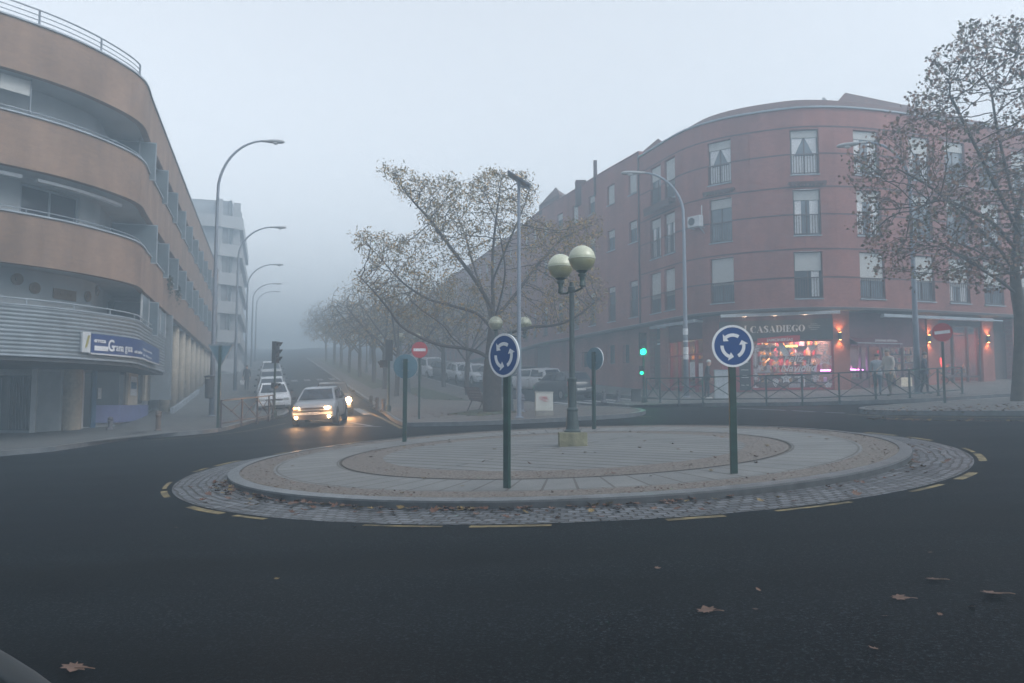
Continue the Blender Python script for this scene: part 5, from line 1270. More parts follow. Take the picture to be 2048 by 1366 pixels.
# ================================================================== railings
m_fence = mat('railing_paint', (.045, .035, .04), .5, var=.3, scale=5); m_fenceg = mat('green_railing_paint', (.025, .055, .055), .5, var=.3, scale=5)
def railing(pts, label, m, H=.98, zo=KH, broken=None):
    """posts at the points, cross braces in each bay"""
    b = (*pts[0], gz(*pts[0])+zo); t = thing('pavement_railing', label, 'railing', b); G = lambda p, z: Vector((p[0], p[1], gz(*p)+zo+z))
    for p in pts:
        mb = MB(); mb.box(G(p, H/2-.05), (.055, .055, H+.1)); mb.box(G(p, .01), (.14, .14, .02)); mb.build('post', m, t, off=b)
    for i, (p, q) in enumerate(zip(pts, pts[1:])):
        mb = MB(); mb.bar(G(p, H), G(q, H), .05, .045); mb.build('top_rail', m, t, off=b)
        mb = MB(); mb.bar(G(p, .16), G(q, .16), .035); mb.build('bottom_rail', m, t, off=b)
        mb = MB(); c_ = (G(p, H/2+.06)+G(q, H/2+.06))/2
        mb.bar(G(p, H-.08), c_, .028); mb.bar(G(q, .16), c_, .028)
        if broken != i: mb.bar(G(p, .16), c_, .022)
        mb.bar(G(q, H-.08), c_, .022); mb.box(c_, (.08, .04, .08)); mb.build('cross_brace', m, t, off=b)
    return t
railing([at(441, 856), at(483, 848), at(514, 843.5), at(537, 838.5), at(546, 835.5)], 'short brown railing with crossed braces along the left kerb', m_fence, broken=0)
fp = [at(1293, 804), at(1320, 805.5), at(1358, 807), at(1406, 806.5), at(1470, 806), at(1533, 806), at(1605, 806), at(1679, 802.5), at(1752, 799.5), at(1820, 796.5), at(1877, 792), at(1925, 788)]
railing(fp, 'long dark green railing with crossed braces along the right kerb, in front of the shops', m_fenceg, H=1.02)
# ================================================================== bollards
def bollard(px, py, label, kind=0, group='bollards', h=.56):
    p = at(px, py); t = thing('bollard', label, 'bollard', (*p, gz(*p)+KH), 0, group)
    if kind == 0: pr = [(.13, -.03), (.13, .04), (.09, .06), (.085, h*.72), (.11, h*.74), (.11, h*.8), (.09, h*.82), (.10, h*.9), (.10, h*.95), (.07, h)]
    else: pr = [(.14, -.03), (.14, .05), (.08, .10), (.075, h*.6), (.12, h*.64), (.12, h*.7), (.07, h*.74), (.10, h*.82), (.09, h*.92), (.04, h)]
    mb = MB(); mb.lathe(pr, n=16); mb.build('bollard_body', (mat('rusty_bollard', (.10, .075, .06), .8, var=.4, scale=9), mat('dark_bollard', (.035, .03, .03), .6, var=.3), mat('grey_bollard', (.10, .10, .12), .7, var=.3, scale=9))[min(2, kind)], t)
    mb = MB(); mb.lathe([(.13, -.02), (.155, .0), (.13, .02)], n=16); mb.build('foot_ring', m_dark, t)
bollard(220, 859.5, 'rusty bollard on the left pavement in front of the violet shop panel', 2, h=.5); bollard(316, 862, 'rusty brown bollard on the left pavement, the one nearer the railing', 0, h=.72)
bollard(742, 813, 'dark bollard on the boulevard edge, farthest of the row of three', 1); bollard(754, 817.5, 'dark bollard on the boulevard edge, middle of the row of three', 1); bollard(767, 822, 'dark bollard on the boulevard edge, next to the traffic light', 1)
bollard(1208, 805, 'grey bollard right of the dark hatchback, the one nearer to it', 2); bollard(1237, 804, 'grey bollard in front of the brick wall, left of the green traffic light', 2); bollard(1044, 824, 'grey bollard just right of the solar mast', 2, h=.7)
# ================================================================== bench, cabinets
p = at(955, 822); t = thing('park_bench', 'wooden park bench leaning back against the big tree trunk', 'bench', (*p, gz(*p)+KH), R_(72))
mb = MB()
for k in range(5): mb.box((0, -.05-.11*k, .43-.004*k*k), (1.7, .09, .035))
mb.build('seat', m_frame, t)
mb = MB()
for k in range(5): mb.box((0, .04+.05*k, .5+.11*k), (1.7, .03, .095), M=Matrix.Rotation(-.35, 3, 'X'))
mb.build('backrest', m_frame, t)
for x in (-.65, .65):
    mb = MB(); mb.tube([(x, -.52, 0), (x, -.45, .4), (x, 0, .42), (x, .26, .98)], .022, 6); mb.tube([(x, .2, 0), (x, 0, .42)], .022, 6); mb.build('leg', m_black, t)
p = at(1088, 831); t = thing('utility_cabinet', 'pale utility cabinet on a concrete foot with a red graffiti scrawl', 'utility cabinet', (*p, gz(*p)+KH), R_(4))
mb = MB(); mb.box((0, 0, .48), (.60, .30, .62)); mb.box((0, 0, .81), (.64, .34, .03)); mb.build('cabinet_body', mat('cabinet_grey', (.50, .50, .46), .6, var=.12, scale=3), t, bevel=.008)
mb = MB(); mb.box((0, 0, .06), (.62, .34, .22)); mb.build('concrete_foot', m_concrete, t)
mb = MB(); rnd = random.Random(3); m_graf = mat('red_graffiti', (.50, .03, .05), .5)
for cx, cz, r in ((-.09, .60, .07), (.0, .56, .08), (.07, .53, .06), (.03, .62, .05)):
    P = [(cx+r*math.cos(a)*(1+.3*math.sin(3*a)), -.158, cz+r*.8*math.sin(a)) for a in [k*2*PI/12 for k in range(12)]]
    for a_, b_ in zip(P, P[1:]): mb.bar(a_, b_, .016, .010)
mb.build('graffiti', m_graf, t)
p = at(1447, 799); t = thing('utility_cabinet', 'plain tall light grey cabinet on the shop pavement, left of the blue sign', 'utility cabinet', (*p, gz(*p)+KH), R_(-8))
mb = MB(); mb.box((0, 0, .62), (.72, .35, 1.2)); mb.build('cabinet_body', m_greypaint if False else mat('cabinet_light', (.42, .45, .48), .6), t, bevel=.01)
mb = MB(); mb.box((0, 0, 1.24), (.76, .39, .04)); mb.box((0, -.178, .62), (.012, .01, 1.1)); mb.build('lid', m_coping, t)
p = at(1272, 803); t = thing('utility_cabinet', 'small dark cabinet beside the green traffic light', 'utility cabinet', (*p, gz(*p)+KH), 0)
mb = MB(); mb.box((0, 0, .25), (.4, .25, .5)); mb.build('cabinet_body', m_dark, t, bevel=.01); mb = MB(); mb.box((0, 0, .52), (.44, .29, .03)); mb.build('lid', m_black, t)
# curved dark metal rail in the near left corner of the view
t = thing('guard_rail', 'dark curved metal rail in the lower left corner', 'rail', (-2.2, 2.2, gz(-2.2, 2.2)))
P = [atd(-60, 1300, 3.3), atd(0, 1336, 3.1), atd(50, 1370, 2.9), atd(105, 1415, 2.65), atd(170, 1480, 2.4)]; g0 = t.location
mb = MB(); mb.tube([(a-g0.x, b-g0.y, c-g0.z) for a, b, c in P], .05, 14); mb.build('top_rail', mat('rail_paint', (.014, .018, .02), .5), t, smooth=True)
for i, k in enumerate((P[0], P[-1])): mb = MB(); mb.tube([(k[0]-g0.x, k[1]-g0.y, k[2]-g0.z), (k[0]-g0.x, k[1]-g0.y, gz(k[0], k[1])-.05-g0.z)], .04, 10); mb.build('post', m_black, t)
# ================================================================== vehicles
def car_paint(name, col, rough=.35): return mat(name, col, rough, coat=.5, var=.05)
m_tyre = mat('tyre', (.018, .018, .018), .85); m_rimm = mat('wheel_rim', (.22, .23, .24), .4, metal=.6); m_carglass = mat('car_glass', (.02, .03, .045), .06, spec=.7, var=.2); m_trim = mat('black_trim', (.025, .025, .028), .55); m_plate = mat('number_plate', (.55, .56, .55), .5)
m_tail = mat('tail_lamp', (.25, .01, .01), .3); m_clearlamp = mat('clear_lamp', (.45, .46, .46), .2)
def car(loc, heading, paint, label, L=3.9, W=1.66, H=1.42, hood=.92, hoodlen=.85, trunk=0, rear_rake=.35, group='parked cars', bumper=None, detail=True, lights=None, name='parked_car'):
    """front at local -Y ; heading = direction (dx,dy) the front points to"""
    rz = math.atan2(heading[1], heading[0])+PI/2
    t = thing(name, label, 'car', loc, rz, group)
    e = .6; gx_, gy_ = (gz(loc[0]+e, loc[1])-gz(loc[0]-e, loc[1]))/(2*e), (gz(loc[0], loc[1]+e)-gz(loc[0], loc[1]-e))/(2*e)
    q = Vector((0, 0, 1)).rotation_difference(Vector((-gx_, -gy_, 1)).normalized()); t.rotation_euler = (q.to_matrix() @ Matrix.Rotation(rz, 3, 'Z')).to_euler()
    w = W/2; f0, f1 = -L/2, L/2; zb = .2; belt = hood+.02
    yw = f0+hoodlen; yr = yw+.62      # windscreen base / top
    if trunk: yk = f1-trunk; yq = yk-.55
    else: yk = f1-.10; yq = f1-.10-rear_rake
    # lower body: stations
    st = [(f0, .80*w, .32, hood-.32), (f0+.08, .93*w, .24, hood-.22), (f0+.35, w, zb, hood-.10), (yw, w, zb, hood+.0), (0, w, zb, belt), (yk-.2, w, zb, belt+.04), (f1-.18, .97*w, .24, belt+.02 if not trunk else belt), (f1, .88*w, .34, belt-.08)]
    V = []
    for y, ww, z0, z1 in st:
        h = z1-z0; ring = [(.72, z0), (.97, z0+.06), (1.0, z0+h*.30), (1.0, z0+h*.62), (.955, z0+h*.90), (.84, z1), (.4, z1+.015)]
        V += [(ww*a, y, z) for a, z in ring]+[(-ww*a, y, z) for a, z in ring[::-1]]
    n = 14; mb = MB(); mb.faces(V, [(j*n+k, j*n+(k+1) % n, (j+1)*n+(k+1) % n, (j+1)*n+k) for j in range(len(st)-1) for k in range(n)]+[tuple(range(n)), tuple(range((len(st)-1)*n, len(st)*n))])
    body = mb.build('body', paint, t, smooth=True, sub=1)
    # cabin
    def ringc(y, ww, z): return [(ww, y, z), (-ww, y, z)]
    wb, wt = .90*w, .70*w; zt = H-.03
    C = [(yw, wb, belt-.06), (yr, wt, zt-.03), ((yr+yq)/2, wt+.01, H), (yq, wt, zt-.02), (yk, wb, belt-.04)]
    mb = MB(); ns = [(-1), 1]
    R = [Vector((s_*ww, y, z)) for y, ww, z in C for s_ in (1, -1)]; D_ = [Vector((s_*wb, y, belt-.08)) for y in (yw, yr, (yr+yq)/2, yq, yk) for s_ in (1, -1)]
    mb.faces(R+D_, [(0, 1, 3, 2), (2, 3, 5, 4), (4, 5, 7, 6), (6, 7, 9, 8)]+[(2*i, 2*i+2, 12+2*i, 10+2*i) for i in range(4)]+[(2*i+1, 11+2*i, 13+2*i, 2*i+3) for i in range(4)])
    mb.build('cabin', paint, t, smooth=False, bevel=.05)
    # glass
    def inset(a, b, c, d, i0, i1, j0, j1, off):
        n_ = (b-a).cross(d-a).normalized()*off; P = lambda u, v: (a*(1-u)+b*u)*(1-v)+(d*(1-u)+c*u)*v+n_
        return [P(i0, j0), P(i1, j0), P(i1, j1), P(i0, j1)]
    a, b, c, d = R[1], R[0], R[2], R[3]
    mb = MB(); mb.face(inset(a, b, c, d, .06, .94, .08, .94, .012)); ws = mb.build('windscreen', m_carglass, t)
    mb = MB(); P = inset(a, b, c, d, .1, .5, .09, .10, .03); mb.bar(P[0], inset(a, b, c, d, .1, .55, .09, .22, .03)[2], .015); mb.build('wiper', m_trim, ws)
    a, b, c, d = R[8], R[9], R[7], R[6]
    mb = MB(); mb.face(inset(a, b, c, d, .1, .9, .22 if not trunk else .1, .92, .012)); mb.build('rear_window', m_carglass, t)
    for s_ in (0, 1):
        sg_ = 1 if s_ == 0 else -1; off = Vector((sg_*.014, 0, 0))
        lo = lambda y: Vector((sg_*(wb-.0), y, belt+.0)); 
        def hi(y):
            for (y0, w0, z0), (y1, w1, z1) in zip(C[0:], C[1:]):
                if y0 <= y <= y1: k = (y-y0)/(y1-y0); return Vector((sg_*(w0+(w1-w0)*k), y, z0+(z1-z0)*k))
            return Vector((sg_*wb, y, belt))
        ym = yw+.55*(yk-yw); mb = MB()
        def win(ya, yb, ta, tb):
            pa, pb = Vector((sg_*wb, ya, belt+.01)), Vector((sg_*wb, yb, belt+.01)); qa, qb = hi(ta), hi(tb); qa = pa.lerp(qa, .9) if ta == ya else Vector((qa.x, qa.y, qa.z-.07)); qb = Vector((qb.x, qb.y, qb.z-.07))
            k = lambda p: p+off+Vector((0, 0, 0)); P = [k(pa), k(pb), k(qb), k(qa)]; mb.face(P if s_ == 0 else P[::-1])
        win(yw+.16, ym-.04, yr+.06, ym-.04); win(ym+.04, yk-.22, ym+.04, yq-.04); mb.build('side_window', m_carglass, t)
        mb = MB(); mb.bar(Vector((sg_*w*1.003, yw+.12, .42)), Vector((sg_*w*1.003, yw+.12, belt-.1)), .006, .012); mb.bar(Vector((sg_*w*1.003, ym, .34)), Vector((sg_*w*1.003, ym, belt-.1)), .006, .012); mb.bar(Vector((sg_*w*1.004, ym-.2, belt-.17)), Vector((sg_*w*1.004, ym-.04, belt-.17)), .02, .03); mb.build('door_line', m_trim, t)
    # mirrors
    for sg_ in (1, -1):
        mb = MB(); mb.box((sg_*(w+.06), yw+.32, belt+.05), (.15, .09, .11)); mb.build('mirror', m_trim, t, bevel=.03)
    # wheels with arches
    for yy in (f0+.68, f1-.62):
        for sg_ in (1, -1):
            mb = MB(); mb.prism([(.335*math.cos(a), .34+.335*math.sin(a)) for a in [k*PI/11 for k in range(-1, 13)]], lambda u, v, q_: (q_*sg_, yy+u, v), w-.16, w+.004); mb.build('wheel_arch', m_trim, t)
            mb = MB(); mb.prism([(.285*math.cos(a), .285+.285*math.sin(a)) for a in [k*PI/12 for k in range(24)]], lambda u, v, q_: (q_*sg_, yy+u, v), w-.19, w+.012); wh = mb.build('wheel', m_tyre, t, bevel=.015)
            mb = MB(); mb.prism([(.18*math.cos(a), .285+.18*math.sin(a)) for a in [k*PI/9 for k in range(18)]], lambda u, v, q_: (q_*sg_, yy+u, v), w+.0, w+.018); mb.build('rim', m_rimm, wh)
    bm_ = bumper or paint
    mb = MB(); mb.box((0, f0+.03, .46), (W*.90, .16, .22)); mb.build('front_bumper', bm_, t, bevel=.04)
    mb = MB(); mb.box((0, f1-.03, .50), (W*.90, .16, .24)); mb.build('rear_bumper', bm_, t, bevel=.04)
    mb = MB(); mb.box((0, f0-.03, .33), (W*.62, .08, .10)); mb.box((0, f0+.01, hood-.30), (W*.5, .08, .06)); mb.build('grille', m_trim, t)
    for sg_ in (1, -1):
        mb = MB(); mb.box((sg_*w*.70, f0+.05, hood-.28), (.28, .12, .12), sg_*-.22); hl = mb.build('headlight', m_clearlamp, t, bevel=.03)
        mb = MB(); mb.box((sg_*w*.80, f1-.05, belt-.13), (.16, .12, .26), sg_*.1); mb.build('tail_light', m_tail, t, bevel=.02)
    mb = MB(); mb.box((0, f0-.06, .47), (.52, .012, .11)); mb.build('number_plate', m_plate, t)
    mb = MB(); mb.box((0, f1+.055, .55), (.52, .012, .11)); mb.build('number_plate', m_plate, t)
    return t
mD = lambda a: (math.sin(math.radians(a)), -math.cos(math.radians(a)))  # heading towards the camera, a>0 turns to the picture's right
silver = car_paint('silver_paint', (.25, .275, .31)); white_c = car_paint('white_car_paint', (.62, .65, .69)); dark_c = car_paint('dark_car_paint', (.03, .035, .045)); grey_c = car_paint('grey_car_paint', (.16, .17, .19)); blue_c = car_paint('dark_blue_paint', (.025, .035, .06))
m_head = emis('headlight_lamp', (1.0, .62, .32), 12); m_fog = emis('fog_lamp', (1.0, .66, .36), 18); m_amber = emis('amber_lamp', (1.0, .30, .05), 9)
# the silver hatchback with lit lamps
cx_, cy_ = atr(626, 852); hd = mD(4); cc = (cx_-hd[0]*1.89, cy_-hd[1]*1.89)
clio = car((cc[0], cc[1], gz(*cc)), hd, silver, 'silver hatchback with lit headlamps and fog lamps driving out of the street', L=3.77, W=1.66, H=1.42, hood=.95, hoodlen=.86, bumper=None, group='moving cars with lights on', name='hatchback_car')
f0 = -3.77/2; w = .83
def lensdisc(x, z, r, m, t, y=None, name='lit_bulb', sx=1):
    y = y if y is not None else f0-.03; mb = MB(); mb.prism([(x+sx*r*math.cos(2*PI*k/18), z+r*math.sin(2*PI*k/18)) for k in range(18)], lambda u, v, q: (u, q, v), y-.02, y); return mb.build(name, m, t)
def beam(t, x, y, z, e, col=(1, .55, .25), down=8, sz=100):
    l = bpy.data.lights.new('headlamp_beam', 'SPOT'); l.energy = e; l.color = col; l.spot_size = math.radians(sz); l.spot_blend = .9; l.shadow_soft_size = .05
    o = bpy.data.objects.new('headlamp_beam', l); COL.objects.link(o); o.parent = t; o.location = (x, y, z); o.rotation_euler = (math.radians(90-down), 0, PI)
    return o
for o_ in [c for c in clio.children if c.name.startswith('headlight')]:
    pass
lensdisc(.50, .67, .035, m_amber if False else m_head, clio); lensdisc(-.64, .67, .04, m_amber, clio, sx=1.3, name='indicator_lamp'); lensdisc(-.49, .68, .03, m_head, clio); lensdisc(.57, .66, .055, m_head, clio); lensdisc(.46, .68, .03, m_head, clio)
lensdisc(-.60, .34, .058, m_fog, clio, y=f0-.05, name='fog_lamp'); lensdisc(.60, .34, .058, m_fog, clio, y=f0-.05, name='fog_lamp')
mb = MB(); mb.box((0, f0-.035, .545), (1.5, .07, .06)); mb.box((0, f0-.045, .40), (1.5, .05, .05)); mb.box((0, f0-.045, .27), (1.1, .05, .05)); mb.build('bumper_strip', m_trim, clio); mb = MB(); mb.box((0, f0-.0, .80-.13), (.62, .09, .025)); mb.build('bonnet_slot', m_trim, clio)
text_obj('plate_lettering', 'GR-1012-AKP', .085, m_trim, Matrix(((1, 0, 0, -.245), (0, 0, -1, f0-.068), (0, 1, 0, .44), (0, 0, 0, 1))), clio, extrude=.002, bold=.001)
def glare(t, x, y, z, e):
    l = bpy.data.lights.new('lamp_glow', 'POINT'); l.energy = e; l.color = (1, .50, .20); l.shadow_soft_size = .06
    o = bpy.data.objects.new('lamp_glow', l); COL.objects.link(o); o.parent = t; o.location = (x, y, z)
for x, z, e in ((-.6, .34, 9), (.6, .34, 10), (.57, .66, 10), (-.62, .67, 5)): glare(clio, x, f0-.32, z, e)
for x in (-.55, .57): beam(clio, x, f0-.12, .67, 16)
m_seat = mat('car_seat', (.09, .09, .12), .9)
# the dark car behind it, one lamp glaring
cx_, cy_ = atr(668, 833); hd = mD(13); cc = (cx_-hd[0]*2.0, cy_-hd[1]*2.0)
dk = car((cc[0], cc[1], gz(*cc)), hd, dark_c, 'dark car half hidden behind the silver hatchback with one glaring headlamp', L=4.1, W=1.72, H=1.50, hood=1.0, hoodlen=.95, group='moving cars with lights on', name='hatchback_car')
fd = -2.05
for x in (.66, -.66): lensdisc(x, .72, .13, m_fog, dk, y=fd-.03)
glare(dk, .66, fd-.3, .72, 130)
beam(dk, .66, fd-.12, .72, 30, down=6)
# parked on the left
def pk(px, py, Wm, paint, lab, front=True, name='parked_car', a=0, **k):
    x, y = at(px, py); L_ = k.get('L', 4.1); s_ = 1
    hd_ = (-U[0], -U[1]) if front else U
    if a: ca, sa = math.cos(a), math.sin(a); hd_ = (hd_[0]*ca-hd_[1]*sa, hd_[0]*sa+hd_[1]*ca)
    c_ = (x+U[0]*L_/2, y+U[1]*L_/2); return car((c_[0], c_[1], gz(*c_)), hd_, paint, lab, W=Wm, name=name, **k)
sL = .52
def pkst(s_, t_, paint, lab, front=True, a=0, **k):
    L_ = k.get('L', 4.1); hd_ = (-U[0], -U[1]) if front else U
    if a: ca, sa = math.cos(a), math.sin(a); hd_ = (hd_[0]*ca-hd_[1]*sa, hd_[0]*sa+hd_[1]*ca)
    c_ = S(s_, t_+L_/2); return car((c_[0], c_[1], gz(*c_)), hd_, paint, lab, **k)
pkst(.22, 43.2, white_c, 'white saloon parked first behind the left railing', L=4.2, W=1.70, H=1.42, trunk=.8, hood=.96, hoodlen=1.0)
pkst(.12, 48.6, car_paint('pale_silver', (.42, .46, .50)), 'pale silver car parked second in the left row', L=4.2, W=1.72, H=1.50, hood=1.0, hoodlen=.95)
pkst(.12, 54.6, grey_c, 'grey people carrier parked third in the left row', L=4.4, W=1.78, H=1.66, hood=1.05, hoodlen=.9)
pkst(.1, 61.5, blue_c, 'dark blue car parked fourth in the left row', L=4.2, W=1.72, H=1.45, hood=.98, hoodlen=.95)
pkst(.1, 70, car_paint('pale_grey', (.4, .42, .45)), 'pale van-like car with roof bars far along the left row', L=4.5, W=1.8, H=1.75, hood=1.05, hoodlen=.8)
pkst(.1, 79, dark_c, 'dark car in the fog at the end of the left row', L=4.2, W=1.72, H=1.45)
# right side street
def pkx(px, py, paint, lab, turn, **k):
    """py/px: ground contact of the rear centre; turn: heading in degrees left of straight away"""
    x, y = atr(px, py); L_ = k.get('L', 4.1); a = math.radians(turn); hd_ = (-math.sin(a), math.cos(a)); c_ = (x+hd_[0]*L_/2, y+hd_[1]*L_/2)
    return car((c_[0], c_[1], gz(*c_)), hd_, paint, lab, **k)
pkx(1163, 799, dark_c, 'black hatchback parked at the mouth of the side street, in front of the white car', 26, L=4.0, W=1.75, H=1.46, hood=.98)
pkx(1113, 786, white_c, 'white hatchback parked just beyond the black one in the side street', 40, L=4.0, W=1.75, H=1.48, hood=.98)
pkx(1065, 779, dark_c, 'dark car parked beyond the white hatchback, behind the solar mast', 30, L=4.1, W=1.75, H=1.5)
pkx(1006, 772, white_c, 'white car partly hidden behind the big tree trunk', 24, L=4.0, W=1.72, H=1.45)
def pky(px, py, paint, lab, turn=-15, **k):
    x, y = atr(px, py); L_ = k.get('L', 4.1); a = math.radians(turn); hd_ = (math.sin(a)*1, -math.cos(a)); c_ = (x-hd_[0]*L_/2, y-hd_[1]*L_/2); return car((c_[0], c_[1], gz(*c_)), hd_, paint, lab, **k)
pky(973, 770, white_c, 'white car next to the left side of the big tree trunk', 25, L=4.0, W=1.72, H=1.45)
pky(941, 767, white_c, 'white hatchback parked in the haze, left of the big tree', 20, L=4.0, W=1.75, H=1.5)
pky(911, 760, dark_c, 'dark car parked between the two hazy white cars', 25, L=4.1, W=1.72, H=1.45)
pky(880, 757, white_c, 'white four-by-four in the haze right of the no entry sign', 25, L=4.3, W=1.8, H=1.7, hood=1.05)
pky(853, 750, car_paint('pale_grey', (.4, .42, .45)), 'pale car faint in the fog, farthest along the side street', 20, L=4.1, W=1.72, H=1.45)
# ================================================================== people
def person(loc, rz, label, H=1.72, top=(.5, .5, .5), trou=(.1, .1, .12), hair=(.05, .04, .03), shoe=(.03, .03, .03), stride=.12, lean=0., arm=(.1, .15), hold=None, bulk=1.0):
    t = thing('person', label, 'person', loc, rz, 'people on the pavement')
    k = H/1.72
    V = [(0, 0, .93), (0, -.01, 1.08), (0, -.01-lean*.3, 1.25), (0, -.02-lean*.6, 1.40), (0, -.03-lean*.8, 1.49), (0, -.05-lean, 1.56), (0, -.06-lean, 1.66)]
    R = [(.15, .12), (.145, .12), (.165, .125), (.15, .105), (.06, .06), (.085, .095), (.075, .09)]
    R = [(a*bulk, b*bulk) if i < 4 else (a, b) for i, (a, b) in enumerate(R)]
    E_ = [(i, i+1) for i in range(6)]
    def add(chain, par):
        for p, r in chain: V.append(p); R.append(r); E_.append((par, len(V)-1)); par = len(V)-1
        return par
    for s_ in (1, -1):
        st_ = stride*s_
        add([((.095*s_, 0, .86), (.105*bulk, .105*bulk)), ((.10*s_, -.02-st_*.6, .48), (.07, .07)), ((.10*s_, st_*-1.0+.02, .10), (.045, .045)), ((.10*s_, -st_-.03, .04), (.045, .04)), ((.10*s_, -st_-.16, .035), (.042, .03))], 0)
        fw = arm[0 if s_ > 0 else 1]
        e = add([((.17*s_*bulk, -.02-lean*.6, 1.40), (.07*bulk, .07*bulk)), ((.225*s_*bulk, -.0-fw*.2-lean*.4, 1.14), (.05*bulk, .05*bulk)), ((.235*s_*bulk, -.06-fw, .93+abs(fw)*.25), (.033, .033))], 3)
        wx, wy, wz_ = V[e]; add([((wx, wy-.03, wz_-.07), (.035, .018))], e); pal = len(V)-1
        for q in range(4): add([((wx+(q-1.5)*.004, wy-.035+(q-1.5)*.018, wz_-.13-.004*(1.5-abs(q-1.5))), (.009, .009)), ((wx-.01*s_, wy-.04+(q-1.5)*.018, wz_-.165), (.008, .008))], pal)
        add([((wx-.015*s_, wy-.075, wz_-.09), (.010, .010)), ((wx-.02*s_, wy-.08, wz_-.12), (.009, .009))], pal)
    me = bpy.data.meshes.new('body'); me.from_pydata([(a*k, b*k, c*k) for a, b, c in V], E_, []); o = bpy.data.objects.new('tmp', me); COL.objects.link(o)
    sk = o.modifiers.new('skin', 'SKIN'); sk.use_smooth_shade = True
    for i, r in enumerate(R): me.skin_vertices[0].data[i].radius = (r[0]*k, r[1]*k)
    me.skin_vertices[0].data[0].use_root = True
    sb = o.modifiers.new('sub', 'SUBSURF'); sb.levels = 1; sb.render_levels = 1
    bpy.context.view_layer.update(); ev = o.evaluated_get(bpy.context.evaluated_depsgraph_get()); bm_ = bpy.data.meshes.new_from_object(ev); bpy.data.objects.remove(o)
    tag_ = '%d' % (hash(label) % 9973)
    ms = [m_skin, mat('top_'+tag_, top, .85, var=.12, scale=6), mat('trousers_'+tag_, trou, .85, var=.12), mat('shoes_'+tag_, shoe, .6)]
    bm_.materials.clear()
    for m in ms: bm_.materials.append(m)
    for p in bm_.polygons:
        z = p.center.z/k; x = abs(p.center.x)/k
        p.material_index = 3 if z < .085 else (0 if (z > 1.49 or (x > .21 and z < .93+.25*max(map(abs, arm)) and z > .6)) else (1 if z > .88 or (x > .18) else 2)); p.use_smooth = True
    b = bpy.data.objects.new('body', bm_); COL.objects.link(b); b.parent = t
    hc = Vector((0, -.045-lean, 1.665))*k; mh = mat('hair_'+tag_, hair, .8)
    mb = MB(); pr = [(.088*math.cos(a), .10*math.sin(a)) for a in [(-10+k_*14)*PI/180 for k_ in range(8)]]; mb.lathe([(max(q, .004), z) for q, z in pr], (0, 0, 0), 14)
    h = mb.build('hair', mh, t, smooth=True); h.location = hc+Vector((0, .015, -.005)); h.scale = (1, 1.12, 1)
    mb = MB()
    mb.box(hc+Vector((0, -.095, -.035))*k, (.02, .03, .035)); fc = mb.build('nose', m_skin, t, bevel=.006)
    mb = MB(); mb.box(hc+Vector((.03, -.088, -.012))*k, (.02, .012, .01)); mb.box(hc+Vector((-.03, -.088, -.012))*k, (.02, .012, .01)); mb.build('eyes', m_black, t)
    mb = MB(); mb.box(hc+Vector((0, -.086, -.072))*k, (.04, .01, .008)); mb.build('mouth', m_redp, t)
    for s_ in (1, -1): mb = MB(); mb.box(hc+Vector((.086*s_, .0, -.03))*k, (.014, .03, .05)); mb.build('ear', m_skin, t, bevel=.005)
    if top is not None:   # open jacket hem and collar
        mb = MB(); mb.lathe([(.165*bulk*k, 0), (.175*bulk*k, .01), (.168*bulk*k, .16), (.15*bulk*k, .16)], (0, -.01, .84*k), 16)
        j = mb.build('jacket_hem', ms[1], t, smooth=True); j.scale = (1, .8, 1)
        mb = MB(); mb.lathe([(.085*k, 0), (.075*k, .05*k), (.06*k, .05*k)], (0, -.02-lean*.8, 1.44*k), 12); mb.build('collar', ms[1], t, smooth=True)
    return t
def pp(px, py): p = at(px, py); return (*p, gz(*p)+KH+.005)
person(pp(1414, 798), R_(75), 'person with white hair, dark coat and white trainers near the stickered lamp post', H=1.68, top=(.03, .035, .045), trou=(.025, .028, .035), hair=(.5, .5, .5), shoe=(.6, .6, .6), lean=.07, stride=.08)
person(pp(1756, 790), R_(150), 'person in a pale jacket, left of the pair at the burgundy shop door', H=1.62, top=(.28, .31, .35), trou=(.10, .14, .18), hair=(.05, .045, .04), stride=.05, bulk=1.15)
person(pp(1781, 792), R_(-75), 'taller person in a cream jacket, right of the pair at the burgundy shop door', H=1.78, top=(.42, .38, .35), trou=(.14, .13, .11), hair=(.22, .2, .18), lean=.05, stride=.08, bulk=1.2, arm=(.1, .25))
person(pp(1850, 788), R_(60), 'person in dark clothes standing by the pier behind the right lamp post', H=1.60, top=(.03, .035, .055), trou=(.03, .03, .035), bulk=1.1)
p = S(-1.6, 60.5); person((*p, gz(*p)+KH), R_(10), 'dark figure on the left pavement carrying a pale bag beside the parked cars', H=1.75, top=(.03, .03, .04), trou=(.04, .04, .05), arm=(.05, .1))
q = thing('shopping_bag', 'pale bag held by the dark figure on the left pavement', 'bag', (p[0]-.28, p[1]-.1, gz(*p)+KH+.42))
mb = MB(); mb.prism([(-.13, 0), (.13, 0), (.16, .30), (-.16, .30)], lambda u, v, w: (u, w, v), -.06, .06); mb.build('bag_body', m_curt, q, bevel=.02); mb = MB(); mb.tube([(-.08, 0, .3), (-.04, 0, .42), (.04, 0, .42), (.08, 0, .3)], .008, 5); mb.build('handle', m_curt, q)
